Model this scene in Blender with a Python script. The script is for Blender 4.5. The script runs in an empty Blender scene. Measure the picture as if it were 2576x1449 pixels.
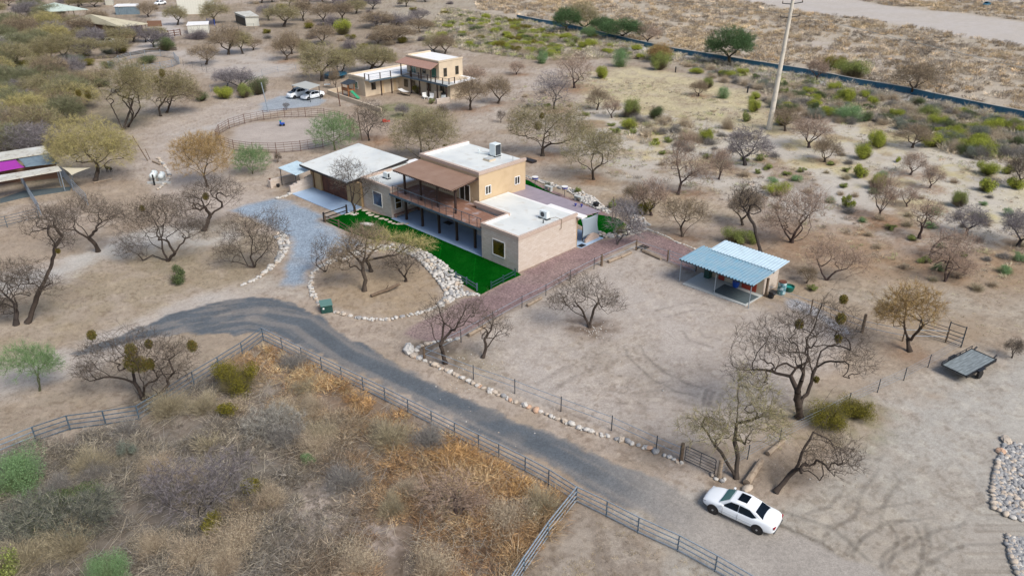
import bpy, math, random
import numpy as np
from mathutils import Vector, Matrix
# ---------------------------------------------------------------- camera, sky, sun, exposure
sc = bpy.context.scene
H = 33.0; TH = math.radians(26.77); FPX = 1945.7; CX, CY = 1288.0, 724.3
cam = bpy.data.cameras.new("camera"); camo = bpy.data.objects.new("camera", cam)
sc.collection.objects.link(camo); sc.camera = camo
camo.location = (0, 0, H); camo.rotation_euler = (math.pi/2 - TH, 0, 0)
cam.sensor_width = 36; cam.lens = FPX/2576*36; cam.clip_start = .5; cam.clip_end = 6000
w = bpy.data.worlds.new("World"); sc.world = w; w.use_nodes = True
nt = w.node_tree; bg = nt.nodes['Background']
sky = nt.nodes.new('ShaderNodeTexSky'); sky.sky_type = 'NISHITA'; sky.sun_disc = False
SUN_EL, SUN_AZ = math.radians(48), math.radians(135)
sky.sun_elevation = SUN_EL; sky.sun_rotation = SUN_AZ; sky.air_density = 1.0; sky.dust_density = 2.5; sky.ozone_density = 1.0
nt.links.new(sky.outputs[0], bg.inputs[0]); bg.inputs[1].default_value = .095
sl = bpy.data.lights.new("sun", 'SUN'); sl.energy = 2.1; sl.angle = math.radians(28); sl.color = (1, .95, .88)
so = bpy.data.objects.new("sun", sl); sc.collection.objects.link(so)
sd = Vector((math.sin(SUN_AZ)*math.cos(SUN_EL), math.cos(SUN_AZ)*math.cos(SUN_EL), math.sin(SUN_EL)))
so.rotation_euler = sd.to_track_quat('Z', 'Y').to_euler(); so.location = (0, 0, 60)
sc.view_settings.view_transform = 'Standard'; sc.view_settings.look = 'None'
sc.view_settings.exposure = 0.58; sc.view_settings.gamma = 1
# ---------------------------------------------------------------- geometry helpers
cT, sT = math.cos(TH), math.sin(TH)
def ray(x, y):
    X = (x-CX)/FPX; Y = -(y-CY)/FPX
    return (X, cT+sT*Y, -sT+cT*Y)
def G(x, y, z=0.0):                 # the ground point seen at (x, y) of the 2576 px wide photograph
    d = ray(x, y); t = (z-H)/d[2]
    return (d[0]*t, d[1]*t)
def GA(a):                          # numpy version
    a = np.asarray(a, float); X = (a[:, 0]-CX)/FPX; Y = -(a[:, 1]-CY)/FPX
    t = -H/(-sT+cT*Y); return np.stack([X*t, (cT+sT*Y)*t], 1)
def at_depth(x, y, Yb):             # point on the vertical plane y = Yb
    d = ray(x, y); t = Yb/d[1]; return (d[0]*t, H+d[2]*t)
def hgt(bx, by, ty):                # height of something standing at (bx, by) whose top is at row ty
    return at_depth(bx, ty, G(bx, by)[1])[1]
def ppm(y): return .8927*(y+258)/33
col = sc.collection
def tag(o, label=None, cat=None, group=None, kind=None):
    if label: o['label'] = label
    if cat: o['category'] = cat
    if group: o['group'] = group
    if kind: o['kind'] = kind
    return o
def empty(name, loc, rz=0., label=None, cat=None, group=None):
    o = bpy.data.objects.new(name, None); col.objects.link(o)
    o.location = (loc[0], loc[1], loc[2] if len(loc) > 2 else 0); o.rotation_euler = (0, 0, rz); o.empty_display_size = .3
    return tag(o, label, cat, group)
class MB:
    def __init__(s): s.v = []; s.f = []; s.m = []
    def add(s, vs, fs, m=0):
        n = len(s.v); s.v += [tuple(p) for p in vs]; s.f += [tuple(n+i for i in f) for f in fs]; s.m += [m]*len(fs); return s
    def box(s, x0, x1, y0, y1, z0, z1, m=0):
        return s.add([(x0,y0,z0),(x1,y0,z0),(x1,y1,z0),(x0,y1,z0),(x0,y0,z1),(x1,y0,z1),(x1,y1,z1),(x0,y1,z1)],
            [(0,3,2,1),(4,5,6,7),(0,1,5,4),(1,2,6,5),(2,3,7,6),(3,0,4,7)], m)
    def prism(s, pts, z0, z1, m=0):  # plan polygon, ccw; z1 may be a list
        n = len(pts); zz = z1 if isinstance(z1, (list, tuple)) else [z1]*n
        z00 = z0 if isinstance(z0, (list, tuple)) else [z0]*n
        return s.add([(p[0],p[1],a) for p, a in zip(pts, z00)]+[(p[0],p[1],b) for p, b in zip(pts, zz)],
            [tuple(range(n-1,-1,-1)), tuple(range(n,2*n))]+[(i,(i+1)%n,(i+1)%n+n,i+n) for i in range(n)], m)
    def tube(s, p, q, r, r2=None, n=6, m=0, cap=True):
        p = Vector(p); q = Vector(q); d = (q-p)
        if d.length < 1e-6: return s
        d.normalize(); a = d.orthogonal().normalized(); b = d.cross(a); r2 = r if r2 is None else r2
        vs = []
        for c, rr in ((p, r), (q, r2)):
            for i in range(n):
                t = 2*math.pi*i/n; vs.append(c+a*math.cos(t)*rr+b*math.sin(t)*rr)
        fs = [(i,(i+1)%n,(i+1)%n+n,i+n) for i in range(n)]
        if cap: fs += [tuple(range(n-1,-1,-1)), tuple(range(n,2*n))]
        return s.add(vs, fs, m)
    def path(s, pts, r, n=6, m=0):
        for a, b in zip(pts[:-1], pts[1:]): s.tube(a, b, r, n=n, m=m)
        return s
    def beam(s, p, q, wd, ht, m=0):
        p = Vector(p); q = Vector(q); d = (q-p).normalized(); a = Vector((-d.y, d.x, 0))
        a = a.normalized() if a.length > 1e-4 else Vector((1,0,0)); b = d.cross(a)
        vs = [c+a*i*wd/2+b*j*ht/2 for c in (p, q) for i, j in ((-1,-1),(1,-1),(1,1),(-1,1))]
        return s.add(vs, [(0,1,2,3),(7,6,5,4),(0,4,5,1),(1,5,6,2),(2,6,7,3),(3,7,4,0)], m)
    def lathe(s, prof, n=16, c=(0,0,0), m=0, axis='z'):
        vs = []
        for r, z in prof:
            for i in range(n):
                t = 2*math.pi*i/n; p = (r*math.cos(t), r*math.sin(t), z)
                if axis == 'x': p = (p[2], p[0], p[1])
                if axis == 'y': p = (p[0], p[2], p[1])
                vs.append((p[0]+c[0], p[1]+c[1], p[2]+c[2]))
        k = len(prof); fs = [(j*n+i, j*n+(i+1)%n, (j+1)*n+(i+1)%n, (j+1)*n+i) for j in range(k-1) for i in range(n)]
        fs += [tuple(range(n-1,-1,-1)), tuple(range((k-1)*n, k*n))]
        return s.add(vs, fs, m)
    def build(s, name, mats, parent=None, label=None, smooth=False, bevel=0, loc=None):
        me = bpy.data.meshes.new(name); me.from_pydata(s.v, [], s.f)
        if not isinstance(mats, (list, tuple)): mats = [mats]
        for m in mats: me.materials.append(m)
        me.polygons.foreach_set('material_index', s.m)
        if smooth: me.polygons.foreach_set('use_smooth', [True]*len(s.f))
        me.update(); o = bpy.data.objects.new(name, me); col.objects.link(o)
        if parent: o.parent = parent
        if loc: o.location = loc
        if label: o['label'] = label
        if bevel:
            b = o.modifiers.new('bevel', 'BEVEL'); b.width = bevel; b.segments = 2; b.limit_method = 'ANGLE'
        return o
def mesh_np(name, V, tris=None, quads=None, colr=None, mat=None, extra=None, smooth=False):
    me = bpy.data.meshes.new(name); V = np.asarray(V, np.float32)
    nt_ = 0 if tris is None else len(tris); nq = 0 if quads is None else len(quads)
    me.vertices.add(len(V)); me.vertices.foreach_set('co', V.ravel())
    me.loops.add(nt_*3+nq*4); me.polygons.add(nt_+nq)
    L = []
    if nt_: L.append(np.asarray(tris).ravel())
    if nq: L.append(np.asarray(quads).ravel())
    me.loops.foreach_set('vertex_index', np.concatenate(L).astype(np.int32))
    st = np.concatenate([np.arange(nt_)*3, nt_*3+np.arange(nq)*4]).astype(np.int32)
    me.polygons.foreach_set('loop_start', st)
    if smooth: me.polygons.foreach_set('use_smooth', np.ones(nt_+nq, bool))
    if colr is not None:
        at = me.color_attributes.new('Col', 'FLOAT_COLOR', 'POINT')
        c = np.ones((len(V), 4), np.float32); c[:, :3] = colr; at.data.foreach_set('color', c.ravel())
    if extra:
        for k, a in extra.items():
            at = me.attributes.new(k, 'FLOAT', 'POINT'); at.data.foreach_set('value', np.asarray(a, np.float32))
    if mat: me.materials.append(mat)
    me.update(calc_edges=True); me.validate()
    return me
def obj(name, me, parent=None, loc=None, rz=0, sc_=None):
    o = bpy.data.objects.new(name, me); col.objects.link(o)
    if parent: o.parent = parent
    if loc is not None: o.location = (loc[0], loc[1], loc[2] if len(loc) > 2 else 0)
    if rz: o.rotation_euler = (0, 0, rz)
    if sc_ is not None: o.scale = sc_
    return o
def copy_tree(o, parent=None):
    c = o.copy(); col.objects.link(c)
    if parent: c.parent = parent
    for ch in list(o.children): copy_tree(ch, c)
    return c
# ---------------------------------------------------------------- materials
def mat(name, c, rough=.85, metal=0., n=None, n2=None, bump=None, spec=None, brick=None, wave=None):
    m = bpy.data.materials.new(name); m.use_nodes = True; t = m.node_tree; b = t.nodes['Principled BSDF']
    b.inputs['Roughness'].default_value = rough; b.inputs['Metallic'].default_value = metal
    if spec is not None: b.inputs['Specular IOR Level'].default_value = spec
    b.inputs['Base Color'].default_value = (*c, 1)
    tc = t.nodes.new('ShaderNodeTexCoord'); cur = None
    def mixc(fac, a, bcol, mode='MIX'):
        x = t.nodes.new('ShaderNodeMix'); x.data_type = 'RGBA'; x.blend_type = mode
        if hasattr(fac, 'links'): t.links.new(fac, x.inputs[0])
        else: x.inputs[0].default_value = fac
        for i, q in ((6, a), (7, bcol)):
            if hasattr(q, 'links'): t.links.new(q, x.inputs[i])
            else: x.inputs[i].default_value = (*q, 1)
        return x.outputs[2]
    cur = c
    if brick:                        # (width, height, mortar colour, second colour)
        bt = t.nodes.new('ShaderNodeTexBrick'); bt.inputs['Scale'].default_value = 1
        bt.inputs['Brick Width'].default_value = brick[0]; bt.inputs['Row Height'].default_value = brick[1]
        bt.inputs['Mortar Size'].default_value = brick[4] if len(brick) > 4 else .012; bt.inputs['Mortar'].default_value = (*brick[2], 1)
        bt.inputs['Color1'].default_value = (*c, 1); bt.inputs['Color2'].default_value = (*brick[3], 1)
        ma = t.nodes.new('ShaderNodeCombineXYZ'); sx = t.nodes.new('ShaderNodeSeparateXYZ'); ad = t.nodes.new('ShaderNodeMath')
        t.links.new(tc.outputs['Object'], sx.inputs[0]); t.links.new(sx.outputs[0], ad.inputs[0]); t.links.new(sx.outputs[1], ad.inputs[1])
        t.links.new(ad.outputs[0], ma.inputs[0]); t.links.new(sx.outputs[2], ma.inputs[1]); t.links.new(ma.outputs[0], bt.inputs[0])
        cur = bt.outputs[0]
    if wave:                         # (axis, frequency per metre, dark factor)
        sx = t.nodes.new('ShaderNodeSeparateXYZ'); t.links.new(tc.outputs['Object'], sx.inputs[0])
        mu = t.nodes.new('ShaderNodeMath'); mu.operation = 'MULTIPLY'; mu.inputs[1].default_value = wave[1]; t.links.new(sx.outputs[wave[0]], mu.inputs[0])
        fr = t.nodes.new('ShaderNodeMath'); fr.operation = 'FRACT'; t.links.new(mu.outputs[0], fr.inputs[0])
        gt = t.nodes.new('ShaderNodeMath'); gt.operation = 'GREATER_THAN'; gt.inputs[1].default_value = wave[3] if len(wave) > 3 else .88; t.links.new(fr.outputs[0], gt.inputs[0])
        cur = mixc(gt.outputs[0], cur, tuple(q*wave[2] for q in c))
    for k in (n, n2):
        if k:                        # (scale, colour, contrast lo, hi)
            nz = t.nodes.new('ShaderNodeTexNoise'); nz.inputs['Scale'].default_value = k[0]; nz.inputs['Detail'].default_value = 5
            if len(k) > 4:
                mp = t.nodes.new('ShaderNodeMapping'); mp.inputs['Scale'].default_value = k[4]; t.links.new(tc.outputs['Object'], mp.inputs[0]); t.links.new(mp.outputs[0], nz.inputs[0])
            else: t.links.new(tc.outputs['Object'], nz.inputs[0])
            mr = t.nodes.new('ShaderNodeMapRange'); mr.inputs[1].default_value = k[2]; mr.inputs[2].default_value = k[3]; t.links.new(nz.outputs[0], mr.inputs[0])
            cur = mixc(mr.outputs[0], cur, k[1])
    if hasattr(cur, 'links'): t.links.new(cur, b.inputs['Base Color'])
    if bump:
        nz = t.nodes.new('ShaderNodeTexNoise'); nz.inputs['Scale'].default_value = bump[0]; nz.inputs['Detail'].default_value = 4; t.links.new(tc.outputs['Object'], nz.inputs[0])
        bp = t.nodes.new('ShaderNodeBump'); bp.inputs['Distance'].default_value = bump[1]; bp.inputs['Strength'].default_value = 1; t.links.new(nz.outputs[0], bp.inputs['Height']); t.links.new(bp.outputs[0], b.inputs['Normal'])
    return m
def veg_mat(name, rough=.9, trans=0.):
    m = bpy.data.materials.new(name); m.use_nodes = True; t = m.node_tree; b = t.nodes['Principled BSDF']
    b.inputs['Roughness'].default_value = rough; b.inputs['Specular IOR Level'].default_value = .2
    a = t.nodes.new('ShaderNodeAttribute'); a.attribute_name = 'Col'; t.links.new(a.outputs[0], b.inputs['Base Color'])
    return m
def ground_mat(name):
    m = bpy.data.materials.new(name); m.use_nodes = True; t = m.node_tree; b = t.nodes['Principled BSDF']; N = t.nodes; Lk = t.links
    b.inputs['Roughness'].default_value = .95; b.inputs['Specular IOR Level'].default_value = .15
    a = N.new('ShaderNodeAttribute'); a.attribute_name = 'Col'; g = N.new('ShaderNodeAttribute'); g.attribute_name = 'grit'
    tc = N.new('ShaderNodeTexCoord')
    def nz(s, d, lo, hi, o1, o2, kind='ShaderNodeTexNoise'):
        n = N.new(kind); n.inputs['Scale'].default_value = s
        if kind == 'ShaderNodeTexNoise': n.inputs['Detail'].default_value = d; out = n.outputs[0]
        else: out = n.outputs['Color']
        Lk.new(tc.outputs['Object'], n.inputs['Vector'])
        r = N.new('ShaderNodeMapRange'); r.inputs[1].default_value = lo; r.inputs[2].default_value = hi; r.inputs[3].default_value = o1; r.inputs[4].default_value = o2
        Lk.new(out, r.inputs[0]); return r.outputs[0], n
    def mul(x, y):
        k = N.new('ShaderNodeMath'); k.operation = 'MULTIPLY'; Lk.new(x, k.inputs[0])
        if hasattr(y, 'links'): Lk.new(y, k.inputs[1])
        else: k.inputs[1].default_value = y
        return k.outputs[0]
    n1, _ = nz(.55, 6, .3, .7, .94, 1.06); n2, _ = nz(3.2, 5, .3, .7, .93, 1.07); n3, _ = nz(14, 3, .25, .75, .80, 1.2)
    vo, _ = nz(7.5, 0, 0, 1, .62, 1.35, 'ShaderNodeTexVoronoi')
    f = mul(mul(n1, n2), n3)
    mx = N.new('ShaderNodeMix'); mx.data_type = 'FLOAT'; mx.inputs[2].default_value = 1; Lk.new(g.outputs['Fac'], mx.inputs[0]); Lk.new(vo, mx.inputs[3])
    f = mul(f, mx.outputs[0])
    vm = N.new('ShaderNodeVectorMath'); vm.operation = 'SCALE'; Lk.new(a.outputs[0], vm.inputs[0]); Lk.new(f, vm.inputs['Scale'])
    Lk.new(vm.outputs[0], b.inputs['Base Color'])
    bp = N.new('ShaderNodeBump'); bp.inputs['Distance'].default_value = .03; bp.inputs['Strength'].default_value = .5
    Lk.new(f, bp.inputs['Height']); Lk.new(bp.outputs[0], b.inputs['Normal'])
    return m
GM = ground_mat('bare_ground'); VEG = veg_mat('foliage'); 
M = {}
M['stone'] = mat('pale_block_wall', (.56,.475,.40), .9, brick=(.55,.21,(.50,.42,.35),(.63,.56,.50),.015), n=(1.5,(.50,.41,.34),.5,.8,(1,1,4)), bump=(14,.03))
M['cap'] = mat('parapet_cap', (.50,.39,.32), .85, brick=(.3,.14,(.36,.27,.22),(.56,.45,.38)), bump=(20,.02))
M['stucco'] = mat('tan_stucco', (.57,.43,.27), .9, n=(1.2,(.52,.385,.235),.45,.7), n2=(.5,(.60,.46,.30),.5,.8), bump=(30,.01))
M['stucco_d'] = mat('ochre_stucco', (.46,.32,.17), .9, n=(2,(.40,.26,.12),.45,.7), bump=(30,.01))
M['stucco2'] = mat('cream_stucco', (.60,.50,.37), .9, n=(1,(.52,.43,.32),.45,.75), bump=(30,.01))
M['roof'] = mat('white_coated_roof', (.68,.70,.67), .65, n=(.35,(.56,.59,.58),.45,.7), n2=(1.1,(.57,.56,.51),.55,.75))
M['roofw'] = mat('bright_white_roof', (.83,.82,.80), .6, n=(.8,(.72,.70,.68),.55,.8))
M['brownroof'] = mat('brown_rolled_roofing', (.265,.165,.115), .8, wave=(1,1.0,.8,.965), n=(.7,(.31,.205,.15),.4,.7), n2=(6,(.25,.14,.10),.6,.8,(1,.3,1)))
M['deck'] = mat('brown_deck_boards', (.24,.125,.085), .7, wave=(1,7,.55,.86), n=(3,(.36,.21,.15),.45,.7,(.35,3,1)), n2=(1.2,(.42,.37,.38),.55,.75))
M['slab'] = mat('grey_painted_concrete', (.36,.49,.66), .6, n=(.5,(.30,.42,.58),.4,.7), n2=(5,(.40,.52,.68),.5,.8))
M['slabp'] = mat('pale_concrete', (.46,.48,.47), .8, n=(1,(.46,.47,.45),.45,.75))
M['timber'] = mat('dark_brown_timber', (.035,.018,.014), .6, n=(4,(.06,.03,.022),.5,.7))
M['fascia'] = mat('black_brown_fascia', (.018,.014,.014), .6)
M['rust'] = mat('rust_brown_door', (.14,.05,.028), .8, n=(1.6,(.07,.028,.018),.4,.65), n2=(9,(.20,.08,.04),.55,.75))
M['rustpipe'] = mat('rusted_pipe', (.11,.055,.04), .8, n=(3,(.17,.09,.06),.45,.7))
M['white'] = mat('white_frame', (.78,.78,.76), .5)
M['glass'] = mat('dark_window_glass', (.035,.03,.022), .08, spec=.6)
M['glassy'] = mat('amber_window_glass', (.10,.065,.012), .1, n=(1.5,(.035,.022,.006),.45,.6), spec=.6)
M['glassb'] = mat('blue_window_glass', (.05,.085,.16), .08, n=(.9,(.10,.06,.045),.62,.63), spec=.7)
M['glassg'] = mat('green_window_glass', (.05,.16,.12), .15, spec=.6)
M['steel'] = mat('galvanised_pipe', (.34,.40,.46), .45, .4, n=(6,(.24,.29,.34),.45,.7))
M['steelb'] = mat('blue_grey_pipe', (.085,.13,.175), .5, .3, n=(5,(.16,.22,.27),.5,.75))
M['tpost'] = mat('dark_steel_post', (.05,.06,.07), .6, .3)
M['log'] = mat('weathered_log', (.34,.27,.20), .9, n=(3,(.22,.16,.11),.45,.65,(1,1,4)))
M['post'] = mat('brown_wood_post', (.13,.09,.06), .9, n=(4,(.20,.15,.10),.45,.7))
M['paleblue'] = mat('pale_blue_metal_roof', (.55,.69,.76), .4, .1, n=(1.4,(.44,.56,.62),.5,.8))
M['blue'] = mat('blue_metal_roof', (.27,.405,.49), .4, .1, n=(1.2,(.20,.38,.50),.45,.7))
M['mauve'] = mat('mauve_metal_roof', (.30,.255,.29), .6, wave=(0,1.05,.55,.965), n=(.6,(.34,.29,.33),.45,.7))
M['red'] = mat('red_door', (.36,.045,.02), .6)
M['sail'] = mat('grey_shade_cloth', (.31,.38,.43), .9)
M['rubber'] = mat('dark_rubber_mat', (.075,.10,.11), .8, n=(3,(.10,.13,.14),.5,.7))
M['black'] = mat('black_plastic', (.012,.012,.014), .5)
M['green'] = mat('green_plastic', (.01,.11,.08), .4)
M['dgreen'] = mat('dark_green_metal', (.012,.06,.05), .5, n=(2,(.02,.08,.07),.5,.7))
M['lgreen'] = mat('faded_green_lid', (.10,.20,.18), .6)
M['bluep'] = mat('blue_plastic', (.015,.08,.42), .4)
M['teal'] = mat('teal_plastic', (.02,.27,.24), .4)
M['paint'] = mat('white_car_paint', (.86,.90,.93), .22, spec=.6)
M['tyre'] = mat('black_tyre', (.012,.012,.012), .8)
M['rim'] = mat('dark_wheel_rim', (.05,.05,.055), .35, .6)
M['rimc'] = mat('silver_wheel_centre', (.5,.52,.54), .3, .7)
M['carglass'] = mat('tinted_car_glass', (.004,.008,.014), .08, spec=.25)
M['carglass2'] = mat('clear_windscreen', (.07,.20,.20), .08, spec=.6)
M['lamp'] = mat('red_tail_light', (.30,.005,.015), .2)
M['hlamp'] = mat('clear_head_light', (.5,.52,.55), .1)
M['concrete'] = mat('concrete_pole', (.64,.59,.50), .8, n=(1,(.42,.40,.36),.5,.7))
M['tile'] = mat('red_tile_roof', (.30,.17,.13), .85, wave=(0,2.2,1.6,.75), n=(5,(.38,.25,.20),.45,.7))
M['greenroof'] = mat('pale_green_roof', (.52,.60,.52), .6, n=(.6,(.40,.47,.42),.5,.7))
M['tanroof'] = mat('tan_metal_roof', (.56,.51,.36), .6, n=(.5,(.46,.40,.28),.5,.7))
M['creamw'] = mat('cream_metal_wall', (.62,.62,.55), .6, wave=(0,1.4,.8,.93))
M['brownw'] = mat('brown_board_wall', (.20,.11,.07), .8, wave=(2,4,.6,.88))
M['purple'] = mat('magenta_shade_cloth', (.34,.03,.33), .8)
M['greysail'] = mat('blue_grey_tarp', (.17,.23,.27), .8, n=(2,(.12,.17,.21),.45,.7))
M['cream'] = mat('cream_shade_cloth', (.60,.55,.42), .9)
M['oldroof'] = mat('stained_pale_roof', (.55,.54,.47), .7, n=(2,(.30,.25,.19),.52,.68), n2=(.5,(.62,.62,.58),.4,.7))
M['bluefence'] = mat('dark_blue_mesh', (.02,.115,.19), .6, wave=(0,.45,.5,.97), n=(1,(.03,.14,.22),.45,.7))
M['palecap'] = mat('pale_concrete_kerb', (.42,.43,.40), .9)
M['plank'] = mat('grey_trailer_planks', (.17,.20,.21), .85, wave=(1,4.5,.45,.88), n=(3,(.27,.31,.32),.45,.7,(.4,3,1)))
M['dogfur'] = mat('black_dog_fur', (.02,.016,.013), .9, n=(3,(.12,.06,.025),.55,.65))
M['acgrill'] = mat('dark_vent_grille', (.05,.06,.075), .5, wave=(2,14,.3,.6))
M['tank'] = mat('white_tank_paint', (.72,.78,.78), .35)
M['orangep'] = mat('red_plastic', (.55,.06,.03), .4)
M['playwood'] = mat('orange_brown_timber', (.28,.12,.05), .7)
M['slide'] = mat('green_slide_plastic', (.04,.33,.17), .3)
M['flag'] = mat('flagstone', (.56,.50,.40), .9, n=(3,(.46,.40,.31),.45,.7))
# ---------------------------------------------------------------- ground colour as the place has it
def _h(i, j, s): 
    v = np.sin(i*127.1+j*311.7+s*74.7)*43758.5453; return v-np.floor(v)
def vn(x, y, s=0):
    xi = np.floor(x); yi = np.floor(y); fx = x-xi; fy = y-yi; fx = fx*fx*(3-2*fx); fy = fy*fy*(3-2*fy)
    a = _h(xi, yi, s); b = _h(xi+1, yi, s); c = _h(xi, yi+1, s); d = _h(xi+1, yi+1, s)
    return (a+(b-a)*fx)*(1-fy)+(c+(d-c)*fx)*fy
def fbm(x, y, f, s=0, o=4):
    r = 0; a = .5; t = 0
    for k in range(o): r = r+a*vn(x*f, y*f, s+k*7); t += a; f *= 2.03; a *= .55
    return r/t
def sdist(P, poly):                  # signed distance, negative inside
    x, y = P[:, 0], P[:, 1]; d = np.full(len(P), 1e9); ins = np.zeros(len(P), bool); n = len(poly)
    for i in range(n):
        ax, ay = poly[i]; bx, by = poly[(i+1) % n]; ex, ey = bx-ax, by-ay; L = ex*ex+ey*ey+1e-12
        t = np.clip(((x-ax)*ex+(y-ay)*ey)/L, 0, 1); d = np.minimum(d, (x-ax-t*ex)**2+(y-ay-t*ey)**2)
        c = ((ay > y) != (by > y)) & (x < (bx-ax)*(y-ay)/((by-ay) if abs(by-ay) > 1e-9 else 1e-9)+ax); ins ^= c
    d = np.sqrt(d); return np.where(ins, -d, d)
def ldist(P, line):
    x, y = P[:, 0], P[:, 1]; d = np.full(len(P), 1e9)
    for (ax, ay), (bx, by) in zip(line[:-1], line[1:]):
        ex, ey = bx-ax, by-ay; L = ex*ex+ey*ey+1e-12; t = np.clip(((x-ax)*ex+(y-ay)*ey)/L, 0, 1)
        d = np.minimum(d, (x-ax-t*ex)**2+(y-ay-t*ey)**2)
    return np.sqrt(d)
SS = lambda a: np.clip(a, 0, 1)**2*(3-2*np.clip(a, 0, 1))
BASE = (.345, .285, .225); SAND = (.425, .375, .335); DUST = (.455, .42, .39); STRAW = (.53, .47, .29); LITTER = (.225, .145, .085)
DARK = (.16, .135, .115); WASH = (.46, .41, .37); COOL = (.36, .34, .325); OLIVE = (.21, .19, .12); PINKG = (.30, .225, .175); GREEN = (.09, .13, .05)
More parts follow.
